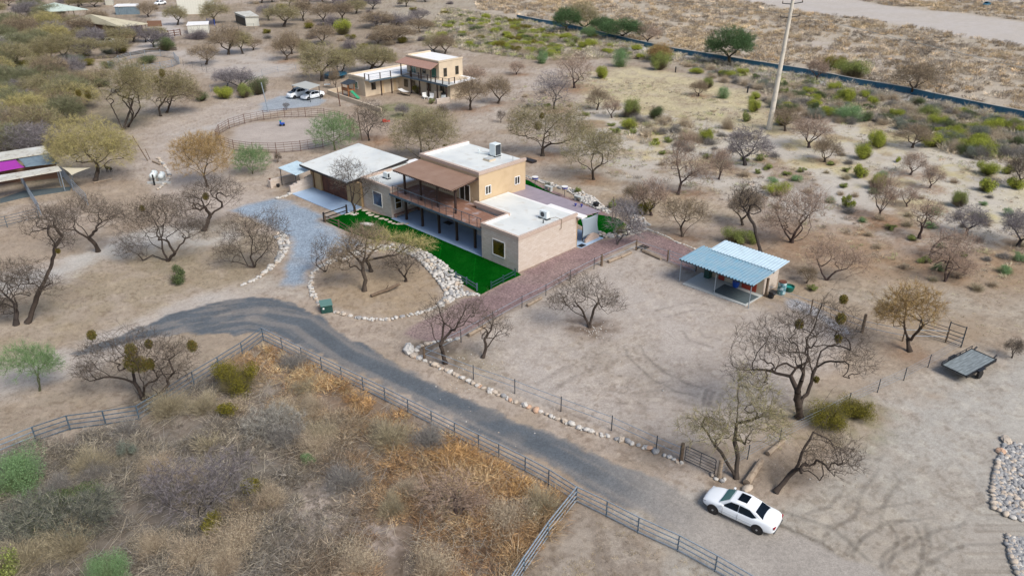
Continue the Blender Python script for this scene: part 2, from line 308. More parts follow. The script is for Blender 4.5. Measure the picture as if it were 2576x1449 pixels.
# (polygon in photo coordinates, colour, edge width m, strength, noise frequency, patchiness)
ZONES = [
 ([(-900,1800),(-300,1130),(0,1150),(92,1110),(351,1056),(611,894),(663,856),(860,955),(969,1009),(1449,1262),(1560,1330),(1700,1449),(1600,1800)], (.19,.155,.125), 1, .95, .35, .2),
 ([(-200,1500),(0,1180),(200,1120),(420,1050),(700,1010),(900,1130),(760,1449),(700,1700)], (.17,.158,.14), 4, .85, .5, .4),
 ([(660,870),(969,1015),(1449,1270),(1300,1449),(1050,1449),(980,1280),(760,1080)], (.22,.15,.10), 1.5, .5, .6, .6),
 ([(1500,1300),(1700,1400),(1840,1460),(1600,1600),(1300,1600),(1330,1420)], (.34,.30,.255), 2, .9, .5, .5),
 ([(880,1300),(960,1290),(1010,1340),(990,1400),(930,1380)], (.44,.38,.345), 1.2, .7, .9, .9),
 ([(250,1400),(420,1400),(520,1449),(500,1550),(200,1550)], (.40,.365,.33), 1.5, .7, .7, .8),
 ([(655,925),(700,915),(705,950),(680,985),(655,965)], (.42,.38,.34), 1, .9, .6, .5),
 ([(700,1360),(780,1230),(830,1200),(880,1280),(840,1345),(800,1400)], (.47,.41,.37), 1.2, .9, .9, .7),
 ([(-900,1300),(-300,300),(0,170),(200,180),(330,235),(430,290),(340,330),(260,420),(160,470),(0,480)], (.21,.19,.135), 5, .75, .15, .5),
 ([(-700,180),(0,60),(300,20),(640,10),(900,10),(1000,80),(900,150),(650,110),(300,120),(0,160)], (.26,.22,.17), 5, .7, .12, .6),
 ([(900,0),(1150,-80),(3200,-80),(3400,420),(2576,330),(2300,290),(2000,250),(1700,170),(1500,150),(1350,150),(1150,130),(1000,100)], (.37,.335,.275), 5, .85, .1, .4),
 ([(1200,-80),(3200,-80),(3200,420),(2576,292),(2282,230),(2025,182),(1773,142),(1598,108),(1400,62),(1355,55),(1200,30)], (.43,.38,.31), 3, .95, .08, .3),
 ([(1790,-4),(1932,12),(2032,32),(2182,50),(2282,67),(2432,92),(2576,117),(2900,170),(2900,110),(2576,55),(2482,43),(2407,33),(2257,20),(2144,0),(2050,-20)], (.47,.44,.415), 3, 1, .1, .25),
 ([(2540,-10),(2800,-10),(2900,60),(2576,25),(2330,-5)], (.40,.38,.35), 3, .8, .1, .3),
 ([(1930,95),(2100,105),(2250,150),(2200,185),(2000,130)], WASH, 4, .7, .2, 1.2),
 ([(500,560),(240,640),(140,690),(0,760),(-100,900),(0,930),(160,870),(320,800),(600,720),(690,690),(600,560)], (.315,.265,.19), 3, .8, .3, .5),
 ([(0,1030),(160,975),(300,890),(560,800),(640,850),(345,1060),(0,1130),(-300,1180)], (.30,.255,.20), 2, .8, .35, .5),
 ([(610,228),(560,258),(470,280),(400,303),(345,345),(335,420),(400,480),(470,570),(600,540),(690,500),(600,440),(480,400),(440,372),(520,322),(640,292),(745,262),(745,235)], SAND, 2.5, .9, .2, .3),
 ([(430,340),(560,300),(700,258),(740,262),(640,292),(520,325),(450,372)], (.45,.425,.405), 2, .9, .2, .3),
 ([(430,130),(560,118),(644,122),(745,160),(730,190),(600,205),(540,200),(470,165)], DUST, 2.5, .9, .15, .3),
 ([(390,32),(450,22),(455,85),(400,128),(330,132),(345,105),(385,90)], (.50,.475,.46), 2.5, .95, .15, .2),
 ([(600,575),(480,572),(330,590),(230,628),(150,662),(0,690),(-200,740),(-200,800),(0,745),(150,700),(260,655),(400,628),(600,612)], (.47,.455,.43), 1.6, .95, .25, .3),
 ([(-300,960),(0,925),(150,900),(250,840),(420,770),(560,728),(640,735),(640,760),(500,780),(420,835),(300,885),(160,965),(0,1015),(-300,1090)], (.455,.425,.395), 1.5, .95, .25, .25),
 ([(560,735),(640,690),(700,680),(780,705),(790,760),(740,760),(660,745)], (.415,.375,.33), 1.5, .9, .3, .2),
 ([(640,742),(800,755),(850,790),(1010,810),(1100,790),(1180,850),(1040,870),(1020,890),(1200,985),(1400,1085),(1600,1180),(1715,1175),(1800,1210),(1960,1290),(1760,1290),(1640,1215),(1450,1110),(1250,1020),(1050,935),(860,830),(720,765)], (.37,.31,.255), .8, .95, .4, .2),
 ([(690,590),(705,600),(712,630),(695,655),(660,690),(600,720),(560,690),(560,620),(640,585)], (.32,.27,.195), 1, .7, .4, .4),
 ([(1180,850),(1320,765),(1520,660),(1600,620),(1690,665),(1880,760),(2050,800),(2110,850),(2010,1010),(1880,1100),(1740,1120),(1650,1105),(1500,1060),(1300,990),(1190,940)], (.40,.36,.325), 1.2, 1, .3, .2),
 ([(1350,850),(1560,700),(1700,740),(1780,860),(1500,960),(1330,980),(1240,930)], (.43,.395,.365), 4, .7, .25, .8),
 ([(1720,1235),(1960,1270),(2060,1210),(2200,1100),(2440,940),(2576,900),(2900,860),(3300,1800),(1800,1800),(1640,1330),(1560,1290)], (.365,.345,.31), 1.2, 1, .3, .2),
 ([(2070,1290),(2200,1280),(2350,1449),(2300,1600),(2000,1500)], (.345,.305,.255), 4, .8, .3, .6),
 ([(2200,1000),(2320,930),(2440,890),(2700,850),(2900,1100),(2576,1250),(2480,1230),(2300,1130)], (.40,.385,.355), 4, .8, .3, .6),
 ([(1880,760),(2100,800),(2400,860),(2500,880),(2700,850),(2900,700),(2576,560),(2200,560),(2000,600),(1900,700)], (.30,.235,.165), 3, .7, .2, .5),
 ([(2060,740),(2200,770),(2450,800),(2576,880),(2700,850),(2576,750),(2300,690),(2120,700)], (.38,.34,.285), 2.5, .8, .15, .5),
 ([(1500,185),(1560,168),(1720,185),(1770,205),(1890,235),(1960,320),(1900,400),(1760,420),(1660,370),(1560,330),(1440,260)], (.52,.465,.30), 3, .85, .2, .5),
 ([(1300,190),(1440,160),(1460,175),(1420,215),(1288,250)], WASH, 3, .7, .2, .6),
 ([(1500,440),(1560,410),(1700,400),(1800,440),(1900,490),(1800,500),(1620,470)], (.45,.42,.37), 3, .8, .2, .8),
 ([(1560,350),(1700,380),(1690,410),(1600,410)], STRAW, 2, .8, .3, .6),
 ([(1940,330),(2300,300),(2600,400),(2800,560),(2576,590),(2300,540),(2100,470),(1960,400)], (.52,.47,.31), 4, .85, .15, .7),
 ([(1900,470),(2100,440),(2250,480),(2100,560),(1960,560)], (.37,.355,.33), 3, .7, .2, .9),
 ([(2380,420),(2450,410),(2460,470),(2380,480)], (.50,.46,.30), 3, .8, .3, .3),
 ([(2440,520),(2576,500),(2600,560),(2470,545)], (.52,.48,.31), 2.5, .7, .3, .6),
 ([(2070,570),(2150,585),(2270,620),(2360,650),(2300,655),(2150,615),(2070,600)], (.46,.42,.38), 1.5, .8, .4, .7),
 ([(1960,600),(2080,560),(2330,570),(2480,620),(2576,640),(2576,700),(2330,690),(2200,700),(2050,640)], (.31,.20,.115), 4, .55, .2, .5),
 ([(1640,1200),(1700,1190),(1830,1225),(1830,1260),(1740,1250)], (.46,.43,.40), 1, .5, .8, .9),
 ([(1620,480),(1700,490),(1780,520),(1860,560),(1760,570),(1640,530)], (.40,.335,.24), 2, .8, .3, .4),
 ([(1350,470),(1440,470),(1560,560),(1600,590),(1700,600),(1760,620),(1860,680),(1700,560),(1560,470),(1420,420)], (.34,.275,.20), 2, .7, .3, .3),
 ([(1040,400),(1130,340),(1260,320),(1380,390),(1330,440),(1200,350),(1100,370)], (.33,.26,.195), 2, .7, .3, .4),
 ([(640,380),(830,370),(1000,330),(1060,400),(900,370),(760,410)], (.34,.27,.20), 2, .5, .3, .5),
 ([(1100,190),(1290,200),(1300,290),(1180,300),(1120,250)], (.385,.345,.31), 3, .7, .2, .5),
 ([(860,300),(960,280),(1100,300),(1080,370),(960,390),(900,360)], (.36,.29,.235), 2, .7, .2, .3),
 ([(930,270),(1010,255),(1090,275),(1060,300),(970,300)], (.17,.19,.09), 1.2, .8, .4, .5),
 ([(800,680),(900,650),(990,640),(1060,660),(1100,700),(1115,750),(1040,790),(940,795),(840,775),(800,740)], (.335,.265,.185), .8, .9, .5, .4),
 ([(1040,868),(1120,850),(1180,880),(1160,930),(1080,905)], (.075,.06,.05), 1, .8, .7, .7),
 ([(1180,890),(1250,880),(1290,930),(1250,970),(1180,945)], (.28,.24,.175), 2, .7, .5, .5),
 ([(1880,1215),(1990,1120),(2080,1090),(2120,1130),(2010,1230),(1930,1260)], (.25,.20,.15), 1.2, .85, .4, .4),
 ([(1780,1200),(1850,1190),(1890,1230),(1840,1240)], (.17,.13,.095), .8, .8, .5, .4),
 ([(1930,760),(2030,770),(2120,830),(2060,850),(1950,790)], (.31,.275,.25), 1.2, .9, .4, .4),
 ([(2420,900),(2520,900),(2500,960),(2420,960)], (.29,.26,.225), 1.2, .8, .4, .4),
 ([(1380,280),(1560,250),(1900,330),(2300,300),(2576,400),(2576,640),(2300,620),(2000,540),(1860,500),(1700,470),(1560,430),(1450,380)], (.50,.475,.435), 3, .75, .12, 1.3),
 ([(1100,250),(1380,250),(1700,440),(1620,560),(1400,450),(1200,330)], (.44,.40,.355), 3, .5, .15, 1.2),
 ([(1200,0),(1300,40),(1370,60),(1390,90),(1340,95),(1250,60),(1200,30)], WASH, 3, .35, .2, .7),
]
ZP = [(GA(z[0]),)+tuple(z[1:]) for z in ZONES]
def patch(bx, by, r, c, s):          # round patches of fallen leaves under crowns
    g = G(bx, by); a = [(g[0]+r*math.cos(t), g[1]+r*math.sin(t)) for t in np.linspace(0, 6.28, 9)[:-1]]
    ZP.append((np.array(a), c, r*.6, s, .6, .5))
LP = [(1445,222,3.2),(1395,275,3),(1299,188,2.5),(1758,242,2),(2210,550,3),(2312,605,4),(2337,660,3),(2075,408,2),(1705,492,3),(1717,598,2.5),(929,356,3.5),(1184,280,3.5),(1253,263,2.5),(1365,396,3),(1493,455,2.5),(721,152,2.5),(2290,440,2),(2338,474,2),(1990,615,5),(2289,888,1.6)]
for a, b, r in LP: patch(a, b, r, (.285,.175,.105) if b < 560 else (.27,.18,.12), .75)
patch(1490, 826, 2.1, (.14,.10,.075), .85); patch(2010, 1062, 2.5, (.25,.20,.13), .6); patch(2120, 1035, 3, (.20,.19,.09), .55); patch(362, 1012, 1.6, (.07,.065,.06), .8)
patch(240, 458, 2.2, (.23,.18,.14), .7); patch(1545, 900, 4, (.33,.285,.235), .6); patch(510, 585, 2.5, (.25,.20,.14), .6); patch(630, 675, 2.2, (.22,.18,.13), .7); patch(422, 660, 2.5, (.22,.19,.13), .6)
STROKES = [  # tyre tracks pressed in the dirt: (points, half width m, factor)
 ([(1590,870),(1598,890),(1620,915),(1660,945),(1710,972),(1760,985)], .28, .80), ([(1660,790),(1740,770),(1800,778)], .25, .86), ([(1738,830),(1752,850),(1800,865)], .3, .85),
 ([(1368,975),(1450,925),(1540,895)], .5, .88), ([(1400,940),(1480,915),(1560,890)], .3, 1.1), ([(1480,975),(1530,950),(1600,925)], .35, 1.08), ([(1780,980),(1770,1020)], .18, .8), ([(1795,985),(1782,1022)], .18, .8), ([(1815,990),(1795,1025)], .18, .82),
 ([(1600,1000),(1680,995),(1760,1005)], .3, .9), ([(1500,990),(1620,1010),(1740,1020)], .3, .92), ([(1560,960),(1650,950),(1700,940)], .3, .92),
 ([(1960,1300),(2040,1330),(2110,1365),(2160,1420)], .3, .80), ([(1930,1330),(2000,1360),(2070,1400),(2130,1449)], .3, .80), ([(1960,1365),(2040,1400),(2100,1449)], .25, .86), ([(1900,1360),(1960,1400),(2010,1449)], .25, .86),
 ([(2100,1380),(2110,1350),(2180,1320),(2200,1240),(2240,1190)], .3, .88), ([(2190,1449),(2180,1400),(2200,1370),(2260,1330),(2300,1330)], .28, .80), ([(2270,1320),(2290,1360),(2280,1410),(2265,1449)], .28, .80), ([(2240,1449),(2290,1410),(2330,1390)], .3, .84),
 ([(2210,1300),(2260,1290),(2330,1280)], .25, .88), ([(2300,1400),(2380,1355),(2450,1340)], .28, .84), ([(2330,1320),(2340,1370)], .2, .84), ([(2160,1230),(2210,1190),(2260,1150)], .35, .92), ([(2050,1310),(2110,1290),(2140,1260)], .3, .86), ([(2230,1210),(2200,1250),(2150,1290)], .3, .90), ([(2300,1449),(2420,1380),(2480,1300),(2500,1220)], .35, .93),
 ([(160,880),(300,838),(430,795),(560,752)], .3, .93), ([(140,905),(300,858),(400,815)], .25, .93), ([(0,990),(130,950),(260,900)], .35, .93),
 ([(640,275),(560,300),(470,335),(400,370)], .4, .93), ([(650,262),(560,285),(450,322),(380,350)], .4, .93), ([(430,160),(560,150),(700,180)], .5, .92), ([(460,140),(600,135),(740,165)], .5, .93),
 ([(1520,232),(1620,218),(1740,200),(1790,212),(1890,238)], .9, .93), ([(1990,690),(2100,740),(2230,770),(2400,800)], .4, .9), ([(2020,670),(2150,725),(2300,750),(2450,775)], .4, .9),
]
SP = []
for s in STROKES:                    # wide marks are two wheel ruts side by side
    L = GA(s[0])
    if s[1] >= .25 and len(L) > 1:
        d = np.gradient(L, axis=0); n_ = np.c_[-d[:, 1], d[:, 0]]/np.maximum(np.hypot(d[:, 0], d[:, 1]), 1e-6)[:, None]
        SP += [(L+n_*.7, s[1]*.5, s[2]), (L-n_*.7, s[1]*.5, s[2])]
    else: SP.append((L, s[1], s[2]))
def ground_col(P):
    P = np.asarray(P, float); x, y = P[:, 0], P[:, 1]
    wx = x+6*(fbm(x, y, .09, 50)-.5)+1.2*(fbm(x, y, .5, 60)-.5); wy = y+6*(fbm(x, y, .09, 55)-.5)+1.2*(fbm(x, y, .5, 65)-.5)
    C = np.tile(np.array(BASE), (len(P), 1)); n1 = fbm(x, y, .16, 1); n2 = fbm(x, y, .7, 9)
    k = SS((n1-.48)/.16)[:, None]*.55; C = C*(1-k)+np.array(SAND)*1.03*k
    k = SS((fbm(x, y, .22, 21)-.54)/.14)[:, None]*.4; C = C*(1-k)+np.array((.27,.21,.155))*k
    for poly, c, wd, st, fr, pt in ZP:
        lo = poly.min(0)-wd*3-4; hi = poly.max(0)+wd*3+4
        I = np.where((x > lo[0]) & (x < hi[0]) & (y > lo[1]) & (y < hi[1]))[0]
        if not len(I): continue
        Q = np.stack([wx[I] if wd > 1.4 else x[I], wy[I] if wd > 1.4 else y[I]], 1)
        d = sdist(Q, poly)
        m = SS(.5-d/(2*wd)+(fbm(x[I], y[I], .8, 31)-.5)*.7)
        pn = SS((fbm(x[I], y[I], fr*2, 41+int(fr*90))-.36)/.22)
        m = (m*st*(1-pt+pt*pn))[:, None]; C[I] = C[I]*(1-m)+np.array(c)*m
    for ln, hw, fc in SP:
        lo = ln.min(0)-2; hi = ln.max(0)+2; I = np.where((x > lo[0]) & (x < hi[0]) & (y > lo[1]) & (y < hi[1]))[0]
        if not len(I): continue
        d = ldist(np.stack([x[I]+.5*(n2[I]-.5), y[I]+.5*(n2[I]-.5)], 1), ln)
        m = SS(1.3-d/hw/1.1)*(.5+.6*n2[I]); C[I] *= (1+(fc-1)*1.7*m)[:, None]
    # short dark litter and debris specks, denser away from the driven surfaces
    s = fbm(x, y, 3.1, 77, 4); lit = C.mean(1); k = (SS((s-.50)/.22)*.5*SS((.40-lit)/.06)*(.4+1.0*n1))[:, None]; C = C*(1-k)+C*np.array((.55,.50,.45))*k
    s = fbm(x, y, 1.4, 93, 3); k = (SS((s-.60)/.07)*.30*(lit < .38))[:, None]; C = C*(1-k)+C*np.array((1.35,1.35,1.3))*k
    return C*np.array((.985,.965,.935))
def build_ground():
    rows = np.concatenate([[1900, 1750, 1650, 1580], np.arange(1530, -16, -3.2), np.arange(-19, -60, -4), [-75, -95, -120]])
    Y = [(cT+sT*(-(r-CY)/FPX))*(-H/(-sT+cT*(-(r-CY)/FPX))) for r in rows]
    Y = np.array([4]+Y+[900, 1600, 4000.])
    X = np.concatenate([[-6, -3, -1.6, -1.2, -1.0], np.arange(-.86, .861, .00185), [1.0, 1.2, 1.6, 3, 6]])
    XX, YY = np.meshgrid(X, Y); V = np.stack([XX*YY*.93, YY, np.zeros_like(XX)], -1).reshape(-1, 3)
    C = ground_col(V[:, :2]); nc = len(X); nr = len(Y)
    i = (np.arange(nr-1)[:, None]*nc+np.arange(nc-1)[None]).ravel()
    q = np.stack([i, i+1, i+nc+1, i+nc], 1)
    gr = fbm(V[:, 0], V[:, 1], .3, 5)*.6
    o = obj('ground', mesh_np('ground', V, quads=q, colr=C, mat=GM, extra={'grit': gr})); o['kind'] = 'structure'
build_ground()
def sheet(name, poly, cfun, z, step=.2, edge=.5, rag=.6, grit=.8, kind='structure', margin=0, mat_=None, sharp=False, label=None):
    poly = GA(poly) if not isinstance(poly, np.ndarray) else poly
    lo = poly.min(0)-1; hi = poly.max(0)+1
    xs = np.arange(lo[0], hi[0], step); ys = np.arange(lo[1], hi[1], step); XX, YY = np.meshgrid(xs, ys); P = np.stack([XX.ravel(), YY.ravel()], 1)
    d = sdist(P, poly)+(fbm(P[:, 0], P[:, 1], .9, 13, 4)-.5)*rag*2
    nc = len(xs); i = (np.arange(len(ys)-1)[:, None]*nc+np.arange(nc-1)[None]).ravel(); q = np.stack([i, i+1, i+nc+1, i+nc], 1)
    q = q[(d[q] < margin).all(1)]
    use = np.unique(q); rm = -np.ones(len(P), int); rm[use] = np.arange(len(use)); P = P[use]; d = d[use]
    m = SS(-d/edge)[:, None]; c = cfun(P, d)
    C = ground_col(P)*(1-m)+c*m
    o = obj(name, mesh_np(name, np.c_[P, np.full(len(P), z)], quads=rm[q], colr=C, mat=mat_ or GM, extra={'grit': m[:, 0]*grit}))
    if kind: o['kind'] = kind
    return o
ROAD = [(150,897),(175,886),(230,864),(330,829),(420,792),(500,766),(575,750),(644,742),(709,751),(751,764),(784,780),(824,799),(841,817),(874,839),(906,859),(944,874),(976,891),(1006,914),(1044,934),(1079,951),(1119,974),(1169,991),(1219,1014),(1288,1046),(1402,1090),(1465,1110),(1503,1138),(1554,1158),(1617,1183),(1690,1215),(1740,1245),(1830,1290),(2000,1340),(2250,1449),(2300,1560),(1980,1560),(1800,1420),(1700,1345),(1604,1294),(1516,1256),(1450,1226),(1364,1168),(1288,1134),(1144,1068),(1027,1006),(912,948),(807,898),(707,856),(669,840),(600,846),(475,842),(375,855),(275,880),(200,895)]
mid = GA([(150,895),(475,815),(644,790),(760,812),(876,893),(1040,968),(1216,1050),(1402,1135),(1560,1215),(1700,1285),(1880,1360),(2100,1500)])
def road_c(P, d):
    x, y = P[:, 0], P[:, 1]; l = ldist(P, mid); n = fbm(x, y, .6, 3); u = (x*.7+y*.7); v = (x*.7-y*.7)
    st = fbm(x+y, l*7, .35, 17); C = np.tile(np.array((.105,.120,.135)), (len(P), 1))*(.88+.25*n)[:, None]
    k = (SS((st-.48)/.12)*.30+SS((fbm(x, y, .35, 23)-.60)/.1)*.2*(l < 3)+SS(1-abs(l-.9)/.45)*.14)[:, None]; C = C*(1-k)+np.array((.30,.265,.23))*k
    g = (SS((x+2*fbm(x,y,.3,71)-4)/10)*.96)[:, None]; C = C*(1-g)+np.array((.335,.305,.27))*(.85+.3*n)[:, None]*g
    return C
sheet('gravel_road', ROAD, road_c, .012, .17, .55, .6, .35)
DRIVE = [(560,530),(620,510),(690,494),(740,502),(800,528),(850,549),(842,547),(817,553),(860,575),(890,590),(935,612),(960,618),(900,626),(850,640),(803,668),(786,690),(784,715),(740,735),(690,722),(695,690),(712,650),(720,615),(705,597),(690,585),(640,560)]
def drive_c(P, d):
    x, y = P[:, 0], P[:, 1]; n = fbm(x, y, .5, 4); C = np.tile(np.array((.265,.325,.39)), (len(P), 1))*(.82+.36*n)[:, None]
    g = (SS((68-y)/7)*.75+SS((fbm(x, y, .25, 6)-.5)/.15)*.25)[:, None]; return C*(1-g)+np.array((.39,.365,.34))*g
sheet('gravel_driveway', DRIVE, drive_c, .018, .16, 1.4, .5, .9)
RED = [(1205,740),(1250,716),(1307,690),(1304,683),(1447,618),(1452,622),(1510,600),(1560,598),(1600,583),(1636,580),(1690,600),(1740,622),(1766,634),(1740,690),(1680,662),(1602,612),(1560,632),(1500,668),(1420,714),(1313,770),(1250,803),(1165,850),(1090,862),(1045,862),(1000,842),(1040,812),(1110,782),(1150,752)]
def red_c(P, d):
    x, y = P[:, 0], P[:, 1]; n = fbm(x, y, .7, 8); C = np.tile(np.array((.235,.165,.16)), (len(P), 1))*(.82+.36*n)[:, None]
    g = (SS((-1.5-x)/7)*.35+SS((fbm(x, y, .4, 16)-.52)/.14)*.25)[:, None]; return C*(1-g)+np.array((.31,.24,.21))*g
sheet('red_gravel_path', RED, red_c, .024, .14, .7, .25, 1.)
sheet('red_gravel_yard', [(1300,440),(1336,452),(1420,488),(1470,512),(1510,522),(1548,548),(1545,562),(1500,556),(1440,534),(1330,474),(1290,460)], red_c, .024, .25, .6, .2, .9)
sheet('pen_sand', [(700,300),(800,292),(880,312),(890,340),(850,366),(780,384),(700,384),(610,376),(565,355),(575,325),(630,306)], lambda P, d: np.tile(np.array((.40,.35,.31)), (len(P), 1))*(.85+.3*fbm(P[:,0],P[:,1],.4,5))[:, None], .012, .3, 2, .6, .2)
sheet('parking_gravel', [(640,262),(700,240),(800,236),(832,252),(810,268),(740,276),(650,288)], lambda P, d: np.tile(np.array((.31,.345,.38)), (len(P), 1))*(.85+.3*fbm(P[:,0],P[:,1],.4,5))[:, None], .018, .3, 1.6, .6, .6)
sheet('tilled_patch', [(1700,700),(1690,690),(1740,685),(1800,720),(1780,735)], lambda P, d: np.tile(np.array((.40,.36,.325)), (len(P), 1)), .008, .3, 1.5, .4, .2)
sheet('gravel_bed', [(1960,745),(2010,745),(2090,790),(2180,850),(2120,850),(2040,800),(1970,775)], lambda P, d: np.tile(np.array((.33,.325,.33)), (len(P), 1))*(.8+.4*fbm(P[:,0],P[:,1],.7,5))[:, None], .012, .2, 1, .5, 1)
tm = mat('artificial_turf', (.0015,.062,.004), 1., n=(.5,(.006,.095,.008),.4,.75), n2=(9,(.001,.028,.002),.45,.75), bump=(40,.03), spec=0., wave=(0,.27,1.8,.98))
def turf(poly):
    P = GA(poly); o = MB().prism([tuple(p) for p in P][::-1] if sum((P[i][0]*P[(i+1)%len(P)][1]-P[(i+1)%len(P)][0]*P[i][1]) for i in range(len(P))) < 0 else [tuple(p) for p in P], -.02, .045).build('artificial_turf', tm); o['kind'] = 'structure'
turf([(817,555),(842,548),(872,537),(909,527),(950,540),(990,548),(1100,596),(1212,644),(1304,687),(1311,692),(1260,715),(1209,742),(1150,706),(1119,676),(1095,652),(1070,632),(1030,616),(980,606),(930,602),(880,585),(845,570)])
turf([(1447,560),(1470,545),(1500,540),(1533,545),(1558,552),(1578,568),(1570,580),(1540,592),(1512,598),(1500,590)])
turf([(1300,445),(1330,455),(1370,478),(1430,505),(1500,532),(1500,542),(1430,520),(1300,470)])
# ---------------------------------------------------------------- buildings
YAW = math.radians(134.4); RZ = math.atan2(math.cos(YAW), math.sin(YAW))
def bx(b, ax, c, sg, a0, a1, z0, z1, d0, d1, m=0):   # a box lying on the wall plane ax=c, from d0 to d1 out of it
    lo, hi = sorted((c+sg*d0, c+sg*d1))
    if ax == 'v': b.box(a0, a1, lo, hi, z0, z1, m)
    else: b.box(lo, hi, a0, a1, z0, z1, m)
def window(par, ax, c, sg, a0, a1, z0, z1, glass='glass', mull=1, frame='white', bar=False, name='window', fw=.075):
    f = MB()
    bx(f, ax, c, sg, a0, a1, z1-fw, z1, -.03, .06); bx(f, ax, c, sg, a0, a1, z0, z0+fw, -.03, .07)
    bx(f, ax, c, sg, a0, a0+fw, z0+fw, z1-fw, -.03, .06); bx(f, ax, c, sg, a1-fw, a1, z0+fw, z1-fw, -.03, .06)
    for k in range(mull):
        q = a0+(a1-a0)*(k+1)/(mull+1); bx(f, ax, c, sg, q-fw/2, q+fw/2, z0+fw, z1-fw, -.03, .055)
    if bar: q = (z0+z1)/2; bx(f, ax, c, sg, a0+fw, a1-fw, q-.03, q+.03, -.03, .053)
    wo = f.build(name, M[frame], par)
    p = MB(); bx(p, ax, c, sg, a0+fw*.6, a1-fw*.6, z0+fw*.6, z1-fw*.6, -.02, .022); p.build('pane', M[glass], wo)
    return wo
O1 = (.6257, 68.755)
hs = empty('main_house', O1, RZ, 'tan and pale block house with white flat roofs, brown upper deck and attached garage', 'house')
# pale block wing at the near right corner
b = MB().prism([(-5.2,0),(0,0),(0,8.75),(-10.25,8.75),(-10.25,4.55),(-9.9,3.75),(-5.2,3.75)], -.05, 3.42); b.build('block_wall', M['stone'], hs)
b = MB().prism([(-5.02,.18),(-.18,.18),(-.18,8.6),(-10.2,8.6),(-10.2,3.95),(-5.02,3.95)], 3.43, 3.56); b.build('roof', M['roof'], hs)
b = MB(); b.box(-5.25,.06,-.06,.2,3.424,3.82); b.box(-.2,.06,.2,8.8,3.424,3.82); b.box(-5.25,-5,.2,3.6,3.424,3.82); b.box(-10.2,-5,3.6,3.95,3.424,3.82)
par = b.build('parapet', M['cap'], hs)
MB().box(-5.0,-4.93,.2,3.6,3.57,3.8).box(-10.15,-5.0,3.95,4.0,3.57,3.8).build('parapet_lining', M['roofw'], par)
b = MB().box(-4.3,.75,8.6,9.5,3.40,3.55).box(-10.2,-4.3,8.6,8.9,3.40,3.55); b.build('eave', M['roofw'], hs)
MB().box(-.4,.02,8.75,8.86,0,3.4).box(-4,-.4,8.75,8.86,0,3.4).build('back_wall', M['stucco_d'], hs)
window(hs, 'v', 0, -1, -3.6, -1.84, .9, 2.65, 'glassy', 0)
b = MB(); b.path([(-1.4,5.9,3.65),(-.6,6.1,3.95),(-.1,6.15,3.9),(.12,6.2,3.85)], .03); b.path([(.1,6.2,3.86),(.1,6.2,2.9),(.1,5.95,2.85)], .03); b.build('condensate_pipe', M['log'], hs)
# two storey block
b = MB().prism([(-20.05,4.55),(-10.29,4.55),(-10.29,11.8),(-20.05,11.8)], -.05, 6.5); b.build('upper_wall', M['stucco'], hs)
MB().prism([(-19.8,4.8),(-10.5,4.8),(-10.5,11.9),(-19.8,11.9)], 6.502, [6.56,6.56,6.44+.1,6.44+.1]).build('roof', M['roof'], hs)
b = MB(); b.box(-20.15,-10.2,4.46,4.8,6.502,6.84); b.box(-10.5,-10.2,4.8,11.85,6.502,6.83); b.box(-20.15,-19.8,4.8,11.9,6.502,6.84); p2 = b.build('parapet', M['cap'], hs)
MB().box(-19.8,-19.74,4.85,11.9,6.545,6.80).box(-19.8,-10.5,4.8,4.86,6.565,6.80).build('parapet_lining', M['roofw'], p2)
MB().box(-10.9,-9.3,11.82,12.6,6.35,6.6).build('back_canopy', M['fascia'], hs)
window(hs, 'u', -10.29, 1, 5.42, 6.3, 4.05, 5.05); window(hs, 'u', -10.29, 1, 10.0, 10.85, 4.05, 5.0)
window(hs, 'v', 4.55, -1, -18.55, -16.85, 3.65, 4.55, 'glass'); window(hs, 'v', 4.55, -1, -13.45, -11.75, 3.05, 5.0, 'glass', name='patio_door')
window(hs, 'v', 4.52, -1, -18.45, -16.8, 1.0-.55, 1.75, 'glass'); window(hs, 'v', 4.52, -1, -13.25, -11.6, .45, 1.75, 'glass')
d = MB().box(-15.6,-14.65,4.44,4.56,.06,2.15).build('front_door', M['rust'], hs); MB().box(-15.5,-14.75,4.41,4.45,1.2,2.0).build('panel', M['red'], d)
MB().box(-20.0,-10.3,4.5,4.545,-.05,2.99).build('porch_wall', M['stucco_d'], hs)
for c_ in ((-19.0,4.42,3.95),(-11.3,4.42,3.6)): MB().lathe([(.06,0),(.08,.12),(.02,.2)], 8, c_).build('wall_lamp', M['log'], hs)
# left block
b = MB().prism([(-25.8,.2),(-20.4,.2),(-20.4,4.55),(-25.8,4.55)], -.05, 3.42); b.build('block_wall', M['stone'], hs)
MB().prism([(-25.6,.45),(-20.6,.45),(-20.6,4.6),(-21.5,7.5),(-27.2,7.5),(-27.2,4.6),(-25.6,4.6)], 3.424, 3.52).build('roof', M['roof'], hs)
MB().prism([(-27.2,4.56),(-20.06,4.56),(-20.06,9.4),(-27.2,9.4)], -.05, 3.42).build('link_wall', M['stucco_d'], hs)
MB().prism([(-27.3,7.6),(-20.1,7.6),(-20.1,9.5),(-27.3,9.5)], 3.424, 3.56).build('eave', M['roofw'], hs)
b = MB(); b.box(-25.95,-20.3,.12,.42,3.422,3.76); b.box(-20.62,-20.3,.42,4.5,3.422,3.76); b.box(-25.95,-25.62,.42,4.6,3.422,3.76); b.build('parapet', M['cap'], hs)
window(hs, 'v', .2, -1, -23.8, -22.05, .85, 2.6, 'glassb', 0)
window(hs, 'u', -20.4, 1, .75, 1.7, .95, 2.5, 'glassy', 0, bar=True); window(hs, 'u', -20.4, 1, 2.55, 3.7, 1.0, 2.4, 'glass', 0)
